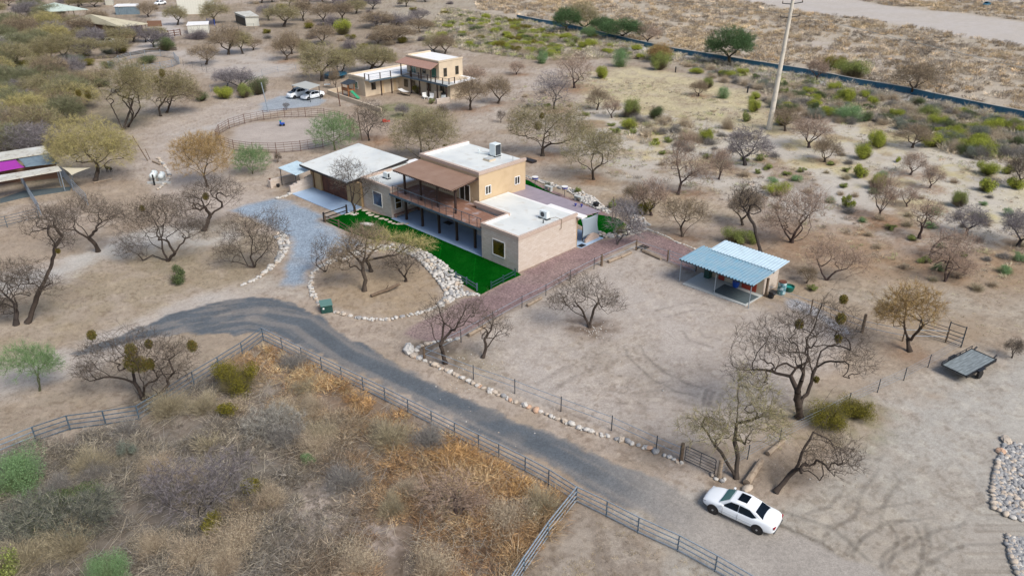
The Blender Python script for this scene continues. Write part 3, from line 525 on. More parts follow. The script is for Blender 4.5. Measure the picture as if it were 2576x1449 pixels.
# deck, canopy, porch
b = MB().prism([(-20.28,.0),(-5.27,.0),(-5.27,3.58),(-9.9,3.58),(-10.28,4.5),(-20.04,4.5),(-20.28,4.4)], 2.98, 3.12); b.build('deck', M['deck'], hs)
b = MB().box(-20.3,-5.22,-.07,-.005,2.92,3.16).box(-20.28,-5.3,.25,.4,2.8,2.97); b.build('deck_beam', M['steelb'], hs)
up = [-18.75,-15.97,-13.1,-10.25]; lo_ = [-18.8,-15.93,-13.07,-10.19,-7.32]
for x in lo_: MB().box(x-.11,x+.11,.95,1.17,.05,2.97).build('porch_post', M['timber'], hs)
for x in up:
    f = MB().box(x-.1,x+.1,.97,1.17,3.12,5.72).box(x-.3,x+.3,.99,1.15,5.6,5.74); f.build('canopy_post', M['timber'], hs)
rp = [-19.83,-18.85,-16.53,-15.33,-14.15,-12.99,-11.82,-10.7,-9.5,-8.31,-7.13,-5.96,-5.4]
for x in rp: MB().box(x-.022,x+.022,.1,.145,3.12,4.13).build('rail_post', M['tpost'], hs)
MB().box(-19.85,-5.3,.09,.15,4.13,4.17).build('hand_rail', M['steelb'], hs)
b = MB()
for z in (3.32,3.5,3.68,3.86,4.02): b.tube((-19.83,.12,z), (-5.4,.12,z), .004, n=4)
b.build('rail_cable', M['steelb'], hs)
cn = MB().prism([(-20.0,.45),(-10.05,.45),(-10.4,4.5),(-20.0,4.5)], [5.80,5.80,6.14,6.14], [5.87,5.87,6.21,6.21]).build('canopy', M['brownroof'], hs)
r_ = MB()
for i in range(34): x = -19.85+i*.29; r_.beam((x,.38,5.74), (x,4.5,6.08), .07, .12)
r_.build('rafters', M['timber'], cn); MB().box(-19.95,-10.1,.98,1.15,5.63,5.79).build('canopy_beam', M['timber'], cn)
MB().beam((-10.12,.45,5.83),(-10.42,4.5,6.17),.05,.12).build('barge_board', M['timber'], cn)
MB().prism([(-20.38,0.02),(-5.21,.02),(-5.21,4.49),(-20.38,4.49)], -.04, .06).build('porch_slab', M['slab'], hs)
tag(MB().box(-15.15,-14.05,3.35,4.1,.065,.085).build('door_mat', M['tpost'], None), 'dark doormat on the porch in front of the brown door', 'mat')
o = bpy.data.objects['door_mat']; o.location = (*O1, 0); o.rotation_euler = (0, 0, RZ)
def local(name, b, m, label, cat, O=O1, rz=RZ, group=None, **k):
    # mesh written in the house frame, its origin moved to its own base
    xs = [p[0] for p in b.v]; ys = [p[1] for p in b.v]; zs = [p[2] for p in b.v]; c = (sum(xs)/len(xs), sum(ys)/len(ys), min(zs))
    b.v = [(p[0]-c[0], p[1]-c[1], p[2]-c[2]) for p in b.v]
    o = b.build(name, m, None, **k); ca, sa = math.cos(rz), math.sin(rz)
    o.location = (O[0]+c[0]*ca-c[1]*sa, O[1]+c[0]*sa+c[1]*ca, c[2]); o.rotation_euler = (0, 0, rz)
    return tag(o, label, cat, group)
def LW(u, v, z=0, O=O1, rz=RZ): ca, sa = math.cos(rz), math.sin(rz); return (O[0]+u*ca-v*sa, O[1]+u*sa+v*ca, z)
b = MB().box(-20.38,-20.0,.45,4.2,.35,.45)
for y in (.6,2.3,4.0): b.box(-20.35,-20.05,y-.06,y+.06,.06,.35)
local('bench', b, M['deck'], 'long low brown bench against the block wall under the deck', 'bench')
# garage
b = MB(); b.prism([(-36.2,0),(-27.2,0),(-27.2,7.2),(-36.2,7.2)], -.05, [3.0,3.0,3.75,3.75]); b.build('garage_wall', M['stucco_d'], hs)
for q_ in ((-28.7,-25.82,-.12,.18),(-35.45,-34.05,-.3,-.002),(-36.35,-36.0,-.25,-.002)): MB().box(*q_,-.05,2.98).build('garage_pier', M['stucco_d'], hs)
MB().box(-34.03,-28.72,-.08,-.01,.07,2.55).build('garage_door', M['rust'], hs); MB().box(-35.98,-35.47,-.08,-.01,.07,2.4).build('side_door', M['rust'], hs)
b = MB().prism([(-36.6,-1.45),(-26.55,-1.45),(-26.5,7.7),(-36.6,7.5)], [3.12,3.12,3.98,3.98], [3.22,3.22,4.08,4.08]); g1 = b.build('garage_roof', M['roof'], hs)
b = MB().beam((-36.62,-1.47,3.08),(-26.52,-1.47,3.08),.06,.24).beam((-26.5,-1.5,3.08),(-26.46,7.72,3.94),.06,.26).beam((-36.63,-1.5,3.08),(-36.63,7.52,3.94),.06,.26).beam((-36.62,7.52,3.94),(-26.46,7.73,3.94),.06,.24); b.build('fascia', M['fascia'], g1)
MB().prism([(-27.18,4.6),(-27.05,4.6),(-27.05,7.4),(-27.18,7.4)], 2.9, 3.7).build('garage_side', M['stucco'], hs)
MB().prism([(-36.1,-3.5),(-30.5,-3.42),(-25.55,-3.2),(-25.55,-2.1),(-25.85,.12),(-36.2,-.32)], -.04, .055).build('garage_slab', M['slab'], hs)
# side yard: corrugated awning, low walls
aw = empty('side_awning', LW(-38,-1.2), RZ, 'pale blue corrugated awning on posts beside the garage', 'awning')
b = MB()
for i in range(22): x = -1.9+i*.19; b.prism([(x,-1.5),(x+.19,-1.5),(x+.19,1.3),(x,1.3)], [2.25,2.25,2.55,2.55] if i%2 else [2.29,2.29,2.59,2.59], [2.28,2.28,2.58,2.58] if i%2 else [2.33,2.33,2.63,2.63])
b.build('roof_sheet', M['paleblue'], aw)
for x, y in ((-1.7,-1.35),(1.9,-1.35),(-1.7,1.15)): MB().tube((x,y,0),(x,y,2.3),.05).build('post', M['tpost'], aw)
local('garden_wall', MB().box(-40.3,-40.0,-3.9,2.6,0,.95).box(-40.0,-36.4,2.3,2.6,0,.95).box(-40.3,-39.6,-4.2,-3.9,0,.95), M['stone'], 'low pale block wall enclosing the side yard left of the garage', 'wall')
b = MB()
for i in range(6): b.box(-36.35,-36.0,-3.5+i*.55,-2.95+i*.55,0,1.0+i*.14)
local('wing_wall', b, M['stone'], 'stepped stone wing wall between garage slab and side yard', 'wall')
local('flower_pot', MB().lathe([(.14,0),(.22,.15),(.24,.4),(.2,.42)], 12, (-39.4,-3.3,0)), M['black'], 'round black pot standing in the side yard', 'pot')
local('wall_finial', MB().lathe([(.06,0),(.12,.08),(.12,.2),(.03,.26)], 10, (-40.1,-3.95,.95)), M['rust'], 'small brown ball ornament on the end of the low garden wall', 'ornament')
# patio cover behind
pc = empty('patio_cover', LW(-5,11), RZ, 'mauve metal patio cover on posts behind the white roof', 'patio cover')
MB().prism([(-8,-2.35),(4.9,-1.2),(5.25,1.45),(-8,2.2)], [3.2,3.2,3.02,3.02], [3.26,3.26,3.08,3.08]).build('roof_sheet', M['mauve'], pc)
for x, y in ((4.7,.9),(.5,1.2),(-3.5,1.5),(4.6,-.7)): MB().tube((x,y,0),(x,y,3.1),.06).build('post', M['timber'], pc)
MB().beam((-8,1.55,2.98),(5.1,1.1,2.98),.08,.12).build('beam', M['timber'], pc)
tag(MB().prism([LW(-6,8.95)[:2],LW(.65,8.8)[:2],LW(.65,12.6)[:2],LW(-6,12.6)[:2]], -.02, .075).build('patio_slab', M['slab']), kind='structure')
# grey shade sail, tied between cover and ground posts
def sail(name, c, m, label, n=10, sag=.12, par=None):
    c = [Vector(p) for p in c]; V = []; cen = sum(c, Vector())/len(c)
    if len(c) == 3: c = c+[c[2]]
    for i in range(n+1):
        for j in range(n+1):
            s, t = i/n, j/n; p = c[0]*(1-s)*(1-t)+c[1]*s*(1-t)+c[2]*s*t+c[3]*(1-s)*t
            pull = sag*(4*s*(1-s)*(1-4*t*(1-t)*.0)*(abs(2*t-1)**2)+4*t*(1-t)*(abs(2*s-1)**2))
            V.append(p+(cen-p)*pull-Vector((0,0,.25*s*(1-s)*4*t*(1-t)*4*.4)))
    F = [(i*(n+1)+j, (i+1)*(n+1)+j, (i+1)*(n+1)+j+1, i*(n+1)+j+1) for i in range(n) for j in range(n)]
    b = MB(); b.add([v-cen for v in V], F); o = b.build(name, m, par, smooth=True); o.location = cen
    s = o.modifiers.new('thick', 'SOLIDIFY'); s.thickness = .012
    if not par: tag(o, label, 'shade sail')
    return o
sail('shade_sail', [LW(-.15,9.6,2.95), LW(-.15,12.5,2.8), LW(-.12,12.8,.25), LW(-.15,9.95,.6)], M['sail'], 'grey square shade sail stretched from the mauve patio cover', sag=.16)
b = MB()
for i in range(14):
    t = i/14; h = .35+.5*math.sin(math.pi*(i+.5)/14); b.box(.0,.22,10.1+t*2.3,10.1+(i+1)/14*2.3,.07,h)
local('arched_wall', b, M['cap'], 'small arched tan garden wall under the grey shade sail', 'wall')
local('door_mat', MB().box(.0,.62,8.95,9.75,.08,.1), M['black'], 'black mat at the patio corner by the block wall', 'mat')
def ac(u, v, z, sx, sy, sz, label, grill='u', fan=False, base=.12):
    e = empty('air_conditioner', LW(u, v, z), RZ, label, 'air conditioner')
    MB().box(-sx/2,sx/2,-sy/2,sy/2,base,base+sz).build('cabinet', M['tank'], e, bevel=.02)
    b = MB(); b.box(-sx/2-.1,-sx/2+.25,-sy/2-.06,sy/2+.06,0,base); b.box(sx/2-.25,sx/2+.1,-sy/2-.06,sy/2+.06,0,base); b.build('skid', M['tpost'], e)
    if fan: MB().lathe([(min(sx,sz)*.36,0),(min(sx,sz)*.36,.02)], 20, (-sx*.08,-sy/2-.022,base+sz*.52), axis='y').build('fan_grille', M['acgrill'], e)
    else: MB().box(sx/2,sx/2+.015,-sy/2+.06,sy/2-.06,base+.08,base+sz-.08).build('grille', M['acgrill'], e)
    return e
ac(-14.0,10.65,6.52,.95,.95,1.35,'tall white air conditioner on the highest roof'); ac(-1.85,5.75,3.56,1.0,.45,.75,'white fan unit on the near right roof',fan=True); ac(-23.75,2.3,3.52,.8,.4,.62,'small white air conditioner on the left block roof')
b = MB().path([(-14.6,10.3,6.75),(-15.3,10.0,6.7),(-15.9,9.9,6.75)], .05).path([(-15.9,9.9,6.6),(-15.9,9.9,7.05),(-16.1,9.8,7.1)], .09)
local('refrigerant_pipe', b, M['tank'], 'pale pipes curving beside the tall air conditioner', 'pipe')
b = MB().box(-13.75,-12.7,8.45,9.45,6.54,6.74,0).box(-13.7,-12.75,8.5,9.4,6.742,6.80,1)
local('skylight', b, [M['stucco2'], M['slabp']], 'low square skylight curb on the highest roof', 'skylight')
local('vent_pipe', MB().tube((-12.7,10.4,6.52),(-12.7,10.4,7.1),.05), M['roofw'], 'white vent pipe by the skylight on the highest roof', 'vent pipe')
local('vent_pipe', MB().tube((-11.2,10.7,6.52),(-11.2,10.7,7.1),.04), M['slabp'], 'thin grey vent pipe near the right edge of the highest roof', 'vent pipe')
local('vent_pipe', MB().tube((-1.1,4.75,3.56),(-1.1,4.75,3.9),.06), M['tpost'], 'short dark vent pipe beside the fan unit', 'vent pipe')
# stepping stones, feature boulder on the turf
rs = random.Random(5)
def blob(r, n=9, k=6, seed=0, flat=.7):
    q = random.Random(seed); b = MB(); V = []; ph = [q.uniform(.8,1.15) for _ in range(n*k)]
    for j in range(k):
        t = math.pi*(j+.5)/k
        for i in range(n):
            a = 2*math.pi*i/n+j*.3; rr = r*ph[j*n+i]; V.append((rr*math.sin(t)*math.cos(a), rr*math.sin(t)*math.sin(a), rr*math.cos(t)*flat))
    F = [(j*n+i, (j+1)*n+i, (j+1)*n+(i+1)%n, j*n+(i+1)%n) for j in range(k-1) for i in range(n)]+[tuple(range(n)), tuple(range(k*n-1,(k-1)*n-1,-1))]
    return V, F
for i, (x, y) in enumerate([(918,528),(927,536),(934,541),(947,545),(961,550),(972,553),(981,558),(990,562),(1002,563.5),(1012,562.5),(1024,563.5)]):
    q = random.Random(i); c = G(x, y-(0 if i else -1)+1); n = 6; R = .34 if i < 5 else .27
    pts = [(R*q.uniform(.75,1.2)*math.cos(a)*1.1, R*q.uniform(.75,1.2)*math.sin(a)) for a in [6.283*j/n for j in range(n)]]
    o = MB().prism(pts, 0, .03).build('stepping_stone', M['flag']); o.location = (*c, .046); o.rotation_euler = (0,0,q.uniform(0,1.5))
    tag(o, 'pale flagstone in the curving path across the turf', 'stepping stone', 'stepping stones across the turf')
# rail fences on the turf
def rail_fence(bases, h, rails, m, label, name='rail_fence', rr=.05, pr=.07, square=True, railmat=None, cat='fence', group=None, ext0=True):
    P = [G(*b) for b in bases]; e = empty(name, P[0], 0, label, cat, group); o = P[0]
    P = [(p[0]-o[0], p[1]-o[1]) for p in P]
    for p in P:
        b = MB(); (b.box(p[0]-pr,p[0]+pr,p[1]-pr,p[1]+pr,0,h+.1) if square else b.tube((p[0],p[1],0),(p[0],p[1],h),pr,n=6)); b.build('post', m, e)
    for z in rails:
        b = MB()
        for p, q in zip(P[:-1], P[1:]): (b.beam((*p,z),(*q,z),rr,rr*2.2) if square else b.tube((*p,z),(*q,z),rr,n=5))
        b.build('rail', railmat or m, e)
    return e
rail_fence([(816,558),(873,538.5)], 1.05, [.45,.95], M['fascia'], 'short dark two rail fence at the gravel driveway corner of the turf', pr=.09)
rail_fence([(819,560),(853,572),(886,591)], .8, [.35,.75], M['post'], 'low weathered rail fence between gravel driveway and turf')
rail_fence([(1147,702),(1174,716),(1200,732)], .7, [.3,.62], M['steelb'], 'low grey rail fence at the near tip of the turf')
rail_fence([(1236,727),(1266,711),(1296,695)], .7, [.3,.62], M['dgreen'], 'low green rail fence along the red gravel edge of the turf')
# ---- stable shed with blue awning
OS = (21.131, 61.756); YS = math.radians(136.3); RS = math.atan2(math.cos(YS), math.sin(YS))
sh = empty('shed', OS, RS, 'small block shed with white and blue corrugated metal roofs in the corral', 'shed')
MB().prism([(-6.3,3.0),(-.1,3.0),(-.1,5.6),(-6.3,5.6)], -.03, [2.3,2.3,2.55,2.55]).build('wall', M['stone'], sh)
MB().box(-6.2,-.12,2.93,2.998,.1,2.3).build('front_wall', M['stucco2'], sh)
def corr(x0, x1, y0, y1, z0, z1, pitch, h=.04):
    b = MB(); n = int((x1-x0)/pitch); V = []
    prof = [(0,0),(.45,0),(.55,h),(.9,h)]
    xs = [(x0+(i+a)*pitch, z) for i in range(n) for a, z in prof]+[(x0+n*pitch, 0)]
    V = [(x, y0, z0+z) for x, z in xs]+[(x, y1, z1+z) for x, z in xs]; k = len(xs)
    b.add(V, [(i, i+1, k+i+1, k+i) for i in range(k-1)]); return b
r1 = corr(-7.25,.72,-.45,3.42,2.42,2.62,.33,.10).build('blue_roof', M['blue'], sh); r1.modifiers.new('s','SOLIDIFY').thickness = .02
r2 = corr(-6.2,.85,3.1,5.75,2.70,2.86,.33,.045).build('white_roof', M['paleblue'], sh); r2.modifiers.new('s','SOLIDIFY').thickness = .02
MB().box(-7.2,.65,-.40,-.32,2.3,2.41).box(-7.2,.65,3.1,3.2,2.45,2.6).build('beam', M['tpost'], sh)
for x, y in ((-7.08,-.2),(-3.26,-.12),(.42,-.25)): MB().tube((x,y,0),(x,y,2.4),.045,n=8).build('post', M['steel'], sh)
MB().tube((-7.3,2.9,0),(-7.3,2.9,2.4),.05).build('post', M['rustpipe'], sh)
for a, c in ((-4.75,-4.1),(-2.2,-.7)): MB().box(a,c,2.86,2.925,.12,2.05).build('door', M['red'], sh)
MB().prism([(-6.55,-.48),(.02,-.05),(.02,3.1),(-6.7,2.95)], -.03, .09).build('slab', M['slabp'], sh)
o = local('rubber_mat', MB().prism([(-3.6,.2),(-.15,.2),(-.05,2.35),(-3.7,2.35)], .094, .115), M['rubber'], 'dark rubber stall mat on the shed slab', 'mat', OS, RS)
def bin_(u, v, m, label, s=1.):
    e = empty('bin', LW(u, v, .09, OS, RS), RS, label, 'bin')
    MB().prism([(-.28*s,-.3*s),(.28*s,-.3*s),(.28*s,.3*s),(-.28*s,.3*s)], 0, .85*s).build('body', m, e, bevel=.03); MB().box(-.31*s,.31*s,-.34*s,.34*s,.852*s,.92*s).build('lid', m, e)
bin_(-5.65,2.45,M['dgreen'],'dark green wheeled bin at the left end of the shed porch')
local('blue_tub', MB().lathe([(.25,0),(.33,.3),(.35,.55),(.3,.56)], 14, (-2.65,2.6,.09)), M['bluep'], 'bright blue tub against the shed wall', 'tub', OS, RS)
e = empty('water_barrel', LW(.95,4.6,0,OS,RS), 0, 'tall teal and white barrel beside the shed end wall', 'barrel')
MB().lathe([(.36,0),(.39,.1),(.39,1.15),(.35,1.2)], 18).build('drum', mat('scuffed_teal', (.07,.20,.24), .5, n=(3,(.45,.60,.63),.5,.62)), e, smooth=False); MB().lathe([(.37,1.2),(.37,1.26)], 18).build('lid', M['rust'], e)
e = empty('water_tub', G(1984,731), 0, 'round green tub on the gravel by the barrel', 'tub')
MB().lathe([(.38,0),(.48,.3),(.5,.5),(.44,.51),(.40,.3)], 20).build('wall', M['green'], e); MB().lathe([(.41,.31),(.41,.33)], 20).build('water', M['teal'], e)
local('black_cart', MB().box(.5,.95,3.0,3.7,.25,.6).tube((.5,3.1,.2),(.95,3.1,.2),.2,n=12).tube((.95,3.6,.5),(1.1,4.2,1.0),.03), M['black'], 'small black cart beside the shed end wall', 'cart', OS, RS)
local('square_post', MB().box(.18,.36,2.9,3.1,0,1.9), M['post'], 'thick mossy wooden post at the shed corner', 'post', OS, RS)
# ---- second house beyond
O2 = (-27.13, 144.12)
h2 = empty('courtyard_house', O2, RZ, 'cream stucco house with tile canopy, balcony and walled courtyard', 'house')
MB().prism([(-5.1,0),(0,0),(0,7.8),(12.8,9.6),(12.8,14.5),(-5.1,14.5)], -.05, 3.15).build('lower_wall', M['stucco2'], h2)
MB().prism([(-4.9,.25),(-.1,.25),(1.3,.2),(1.4,9.4),(9.9,9.6),(9.9,14.3),(-4.9,14.3)], 3.153, 3.22).build('roof', M['roofw'], h2)
MB().prism([(9.9,9.62),(14.3,9.62),(13.8,15.3),(9.9,15.3)], 3.0, 3.12).build('side_roof', M['roofw'], h2)
b = MB().box(-5.3,0,-.12,.22,3.155,3.5).box(-5.3,-4.95,.22,14.4,3.155,3.5); b.build('parapet', M['stucco2'], h2)
MB().prism([(0.05,-.05),(1.4,0),(1.55,7.5),(14.6,7.5),(14.3,9.6),(1.3,9.4),(0.05,9.4)], 2.98, 3.15-.004).build('balcony', M['slabp'], h2)
b = MB().box(1.42,1.5,0,7.45,2.8,3.12).box(1.5,14.6,7.4,7.46,2.8,3.12); b.build('balcony_beam', M['steelb'], h2)
for x, y in ((.1,.05),(1.3,.1),(1.35,2.6),(1.35,5),(1.45,7.4),(4,7.55),(6.5,7.55),(9,7.55),(11.2,7.55),(13.2,7.55),(14.4,8),(14.2,9.5)): MB().box(x-.07,x+.07,y-.07,y+.07,3.15,4.25).build('rail_post', M['timber'], h2)
b = MB().path([(.1,.05,4.2),(1.3,.1,4.2),(1.45,7.4,4.2),(14.5,7.55,4.2),(14.2,9.5,4.2)], .035, 4).path([(1.3,.1,3.7),(1.45,7.4,3.7),(14.5,7.55,3.7)], .015, 4); b.build('hand_rail', M['steelb'], h2)
for x in (4,6.5,9,11.5,14): MB().box(x-.09,x+.09,7.55,7.73,0,2.98).build('porch_post', M['timber'], h2)
for y in (2.6,5): MB().box(1.25,1.43,y,y+.18,0,2.98).build('porch_post', M['timber'], h2)
MB().prism([(.5,9.6),(9.91,9.6),(9.91,15.4),(.5,15.4)], 3.0, 6.2).build('upper_wall', M['stucco2'], h2)
MB().prism([(.75,9.85),(9.65,9.85),(9.65,15.5),(.75,15.5)], 6.203, 6.27).build('upper_roof', M['roofw'], h2)
MB().box(.4,10.0,9.5,9.85,6.203,6.45).box(.4,.75,9.85,15.5,6.203,6.55).box(9.65,10.0,9.85,15.5,6.203,6.45).build('upper_parapet', M['stucco2'], h2)
MB().prism([(.3,7.0),(10.6,7.0),(9.85,9.55),(.5,9.55)], [5.3,5.3,5.98,5.98], [5.4,5.4,6.08,6.08]).build('tile_canopy', M['tile'], h2)
for x in (1.5,4.5,7.3,10.1): MB().box(x-.08,x+.08,7.35,7.51,3.15,5.32).build('canopy_post', M['timber'], h2)
for a, c in ((10.65,11.45),(13.55,14.35)): window(h2, 'u', 9.91, 1, a, c, 3.5, 5.0, 'glass', 0, 'tpost')
window(h2, 'v', 9.6, -1, 1.8, 3.3, 3.3, 5.0, 'glassg', 1, 'white', name='patio_door'); window(h2, 'v', 9.6, -1, 5.2, 6.1, 3.7, 4.9, 'glass', 0, 'tpost'); window(h2, 'v', 9.6, -1, 7.8, 9.1, 3.3, 5.0, 'glassg', 1, 'tpost', name='patio_door')
window(h2, 'v', 0, -1, -3.4, -2.15, 1.1, 2.45, 'glassg', 0, 'white')
for y in (1.4,): window(h2, 'u', 0, 1, y, y+1.0, 1.0, 2.3, 'glass', 0, 'tpost')
for a, c in ((2,3),(5,5.9)): MB().box(.002,.05,a+1.6,c+1.3,.05,2.2).build('door', M['stucco'], h2)
def lw2(u, v, z=0): return LW(u, v, z, O2)
b = MB().prism([(0,0),(12.8,1.8),(12.8,2.0),(0,.2)], 0, .01)
for x in (1.5,3.4,7.2,10.5): 
    y = 7.8+x*.14; MB().box(x,x+1.0,y-.1,y-.03,.9,2.3).build('window', M['glass'], h2)
def wall_run(name, pts, h, t, m, label, cat='wall'):
    o = pts[0]; e = MB()
    for p, q in zip(pts[:-1], pts[1:]): e.beam((p[0]-o[0],p[1]-o[1],h/2),(q[0]-o[0],q[1]-o[1],h/2),t,h)
    ob = e.build(name, m); ob.location = (*o[:2], 0); return tag(ob, label, cat)
wall_run('courtyard_wall', [G(826,236.5),G(866,228),], .8, .25, M['stucco2'], 'low cream wall behind the playset')
wall_run('courtyard_wall', [G(825,237.5),G(905,266),G(960,284)], .8, .25, M['stucco2'], 'long low cream wall bounding the courtyard lawn')
wall_run('courtyard_wall', [G(1098,262),G(1130,257)], .9, .4, M['stone'], 'short grey stone planter wall by the courtyard house')
# carport
cp = empty('carport', lw2(-6,-8.6), RZ, 'flat grey carport on dark posts sheltering two white cars', 'carport')
MB().prism([(-2.5,-1.6),(2.9,-1.3),(2.0,1.7),(-2.9,1.7)], [2.35,2.35,2.55,2.55], [2.42,2.42,2.62,2.62]).build('roof_sheet', M['palecap'], cp)
for x, y in ((-2.3,-1.4),(2.6,-1.1),(1.8,1.5),(-2.6,1.5)): MB().tube((x,y,0),(x,y,2.4),.07).build('post', M['tpost'], cp)
# ---- magenta shade structure, left
def pt(x, y, z): p = G(x, y, z); return (p[0], p[1], z)
def slab_roof(name, quad, z, th, m, label, cat, posts=True, pm=None, wall=None, group=None, drop=.0):
    Q = [pt(x, y, z+(dz)) for (x, y), dz in zip(quad, (drop if isinstance(drop, (list,tuple)) else [drop]*4))]
    c = sum((Vector(q) for q in Q), Vector())/4; e = empty(name, (c.x, c.y, 0), 0, label, cat, group)
    L = [(q[0]-c.x, q[1]-c.y, q[2]) for q in Q]
    ar = sum(L[i][0]*L[(i+1)%4][1]-L[(i+1)%4][0]*L[i][1] for i in range(4))
    if ar < 0: L = L[::-1]
    MB().prism([l[:2] for l in L], [l[2]-th for l in L], [l[2] for l in L]).build('roof', m, e)
    if posts:
        for l in L: MB().tube((l[0]*.95,l[1]*.95,0),(l[0]*.95,l[1]*.95,l[2]-th),.06).build('post', pm or M['steel'], e)
    if wall:
        W = [(l[0]*.9, l[1]*.9) for l in L]; MB().prism(W, 0, [l[2]-th-.003 for l in L]).build('wall', wall, e)
    return e
slab_roof('stall_roof', [(-60,392),(110,367),(125,384),(-60,412)], 3.0, .12, M['oldroof'], 'long pale stall roof behind the magenta shade cloth', 'roof shelter', pm=M['steel'])
slab_roof('stall_roof', [(-70,452),(145,417),(155,428),(-70,468)], 2.7, .12, M['oldroof'], 'long pale stall roof in front of the magenta shade cloth', 'roof shelter', pm=M['steel'])
sail('shade_sail', [pt(-60,415,2.8), pt(40,402,2.9), pt(62,421,2.6), pt(-60,444,2.6)], M['purple'], 'magenta shade cloth stretched between the two stall roofs', sag=.04)
sail('shade_sail', [pt(45,400,2.9), pt(124,386,2.9), pt(150,412,2.6), pt(64,421,2.6)], M['greysail'], 'blue grey tarp stretched beside the magenta shade cloth', sag=.06)
sail('shade_sail', [pt(154,421,2.6), pt(228,422,2.3), pt(180,441,2.4)], M['cream'], 'triangular cream shade sail tied to the tree', sag=.1)
tag(MB().tube((0,0,0),(0,0,2.4),.05).build('sail_post', M['steel'], loc=(*G(187,466),0)), 'grey pole holding the cream shade sail', 'pole')
b = MB(); P = [pt(-70,440,0),pt(50,425,0)]; wall_run('stall_wall', [G(-60,468),G(150,447)], 2.0, .12, M['brownw'], 'brown board wall at the back of the shaded stalls')
tag(MB().prism([G(0,500),G(60,480),G(180,470),G(176,480),G(60,498),G(0,512)][::-1], 0, .02).build('rubber_mat', M['rubber']), 'long dark mat strip along the front of the shaded stalls', 'mat')
def panel_fence(pts, label, h=1.5, n=5, m='steel', name='pipe_panel_fence', rr=.03):
    P = [G(*p) for p in pts]; o = P[0]; e = empty(name, o, 0, label, 'fence'); P = [(p[0]-o[0], p[1]-o[1]) for p in P]
    for p in P: MB().tube((*p,0),(*p,h+.03),rr*1.4,n=5).build('post', M[m], e)
    for k in range(n):
        z = h*(k+.7)/n+.1; b = MB()
        for p, q in zip(P[:-1], P[1:]): b.tube((*p,z),(*q,z),rr,n=4)
        b.build('rail', M[m], e)
    return e
panel_fence([(56,462),(78,500),(104,542)], 'silver pipe panel running out from the left of the shaded stalls', rr=.035)
panel_fence([(158,446),(185,480),(222,517)], 'silver pipe panel running out from the right of the shaded stalls', rr=.035)
panel_fence([(-30,580),(19,572),(100,552)], 'thin dark pipe fence below the shaded stalls', 1.3, 4, 'steelb', rr=.025)
# ---- barns and roofs in the far left
def hip(name, pts, ridge, z, zr, m, label, posts=8, pm='log', wall=None):
    Q = [pt(x, y, z) for x, y in pts]; c = sum((Vector(q) for q in Q), Vector())/len(Q); e = empty(name, (c.x, c.y, 0), 0, label, 'barn')
    L = [Vector(q)-Vector((c.x,c.y,0)) for q in Q]; R = [Vector(pt(x, y, zr))-Vector((c.x,c.y,0)) for x, y in ridge]
    ar = sum(L[i][0]*L[(i+1)%4][1]-L[(i+1)%4][0]*L[i][1] for i in range(4))
    # roof from four eave corners to one or two ridge points
    if len(R) == 1: F = [(0,1,4),(1,2,4),(2,3,4),(3,0,4)]; V = L+R
    else: F = [(0,1,5,4),(1,2,5),(2,3,4,5),(3,0,4)]; V = L+R
    o = MB().add(V, F).build('roof', m, e); o.modifiers.new('s', 'SOLIDIFY').thickness = .15
    for i in range(4):
        for t in (0,.5):
            p = L[i]*(1-t)+L[(i+1)%4]*t; MB().tube((p.x*.93,p.y*.93,0),(p.x*.93,p.y*.93,z),.12,n=5).build('post', M[pm], e)
    if wall: W = [(l.x*.85, l.y*.85) for l in (L if ar > 0 else L[::-1])]; MB().prism(W, 0, z*.95).build('wall', wall, e)
hip('open_barn', [(86,20),(125,30),(222,24),(150,16)], [(136,7)], 3.6, 5.2, M['greenroof'], 'open sided barn with pale green hipped roof on timber posts')
hip('arena_barn', [(172,52),(305,68),(372,60),(240,45)], [(226,36)], 3.2, 5.4, M['tanroof'], 'large barn with tan metal roof and brown walls among the trees', wall=M['brownw'])
def block(name, pts, z, m, roof, label, cat='building', rt=.15):
    P = [G(*p) for p in pts]; c = (sum(p[0] for p in P)/4, sum(p[1] for p in P)/4); e = empty(name, c, 0, label, cat)
    L = [(p[0]-c[0], p[1]-c[1]) for p in P]; ar = sum(L[i][0]*L[(i+1)%4][1]-L[(i+1)%4][0]*L[i][1] for i in range(4)); L = L if ar > 0 else L[::-1]
    MB().prism(L, 0, z).build('wall', m, e); MB().prism([(a*1.06, b_*1.06) for a, b_ in L], z+.003, z+rt).build('roof', roof, e); return e
block('metal_barn', [(450,38),(521,35),(540,18),(455,20)], 7.5, M['creamw'], M['roofw'], 'tall cream metal barn cut by the top edge of the picture')
sd_ = block('pony_shed', [(594,56),(620,67),(653,66),(632,52)], 2.6, M['creamw'], M['oldroof'], 'small white shed with a dark open end and grey roof')
b = MB(); a1, a2 = Vector((*G(595,57),0)), Vector((*G(618,66.5),0)); c_ = Vector(sd_.location); d_ = (a2-a1).normalized(); nrm = Vector((d_.y,-d_.x,0))
b.beam(a1-c_+nrm*.05+Vector((0,0,1.15)), a2-c_+nrm*.05+Vector((0,0,1.15)), .06, 2.1); b.build('opening_shade_board', M['black'], sd_)  # black board on the solid wall, painted shade of the open end's interior
block('feed_shed', [(474,87),(526,84),(528,76),(478,78)], 2.2, M['creamw'], M['roofw'], 'low white roofed shelter behind purple bushes')
block('stable_block', [(292,38),(352,37),(352,31),(300,32)], 2.4, M['greysail'], M['roofw'], 'long low shelter with white roof and blue grey side')
block('stable_block', [(-40,130),(40,122),(50,112),(-40,118)], 2.5, M['oldroof'], M['oldroof'], 'pale roofed shed at the left edge of the picture')
slab_roof('shade_shelter', [(47,174),(98,166),(105,172),(54,179)], 2.3, .1, M['oldroof'], 'small flat stained roof on posts under the trees', 'roof shelter', pm=M['post'])
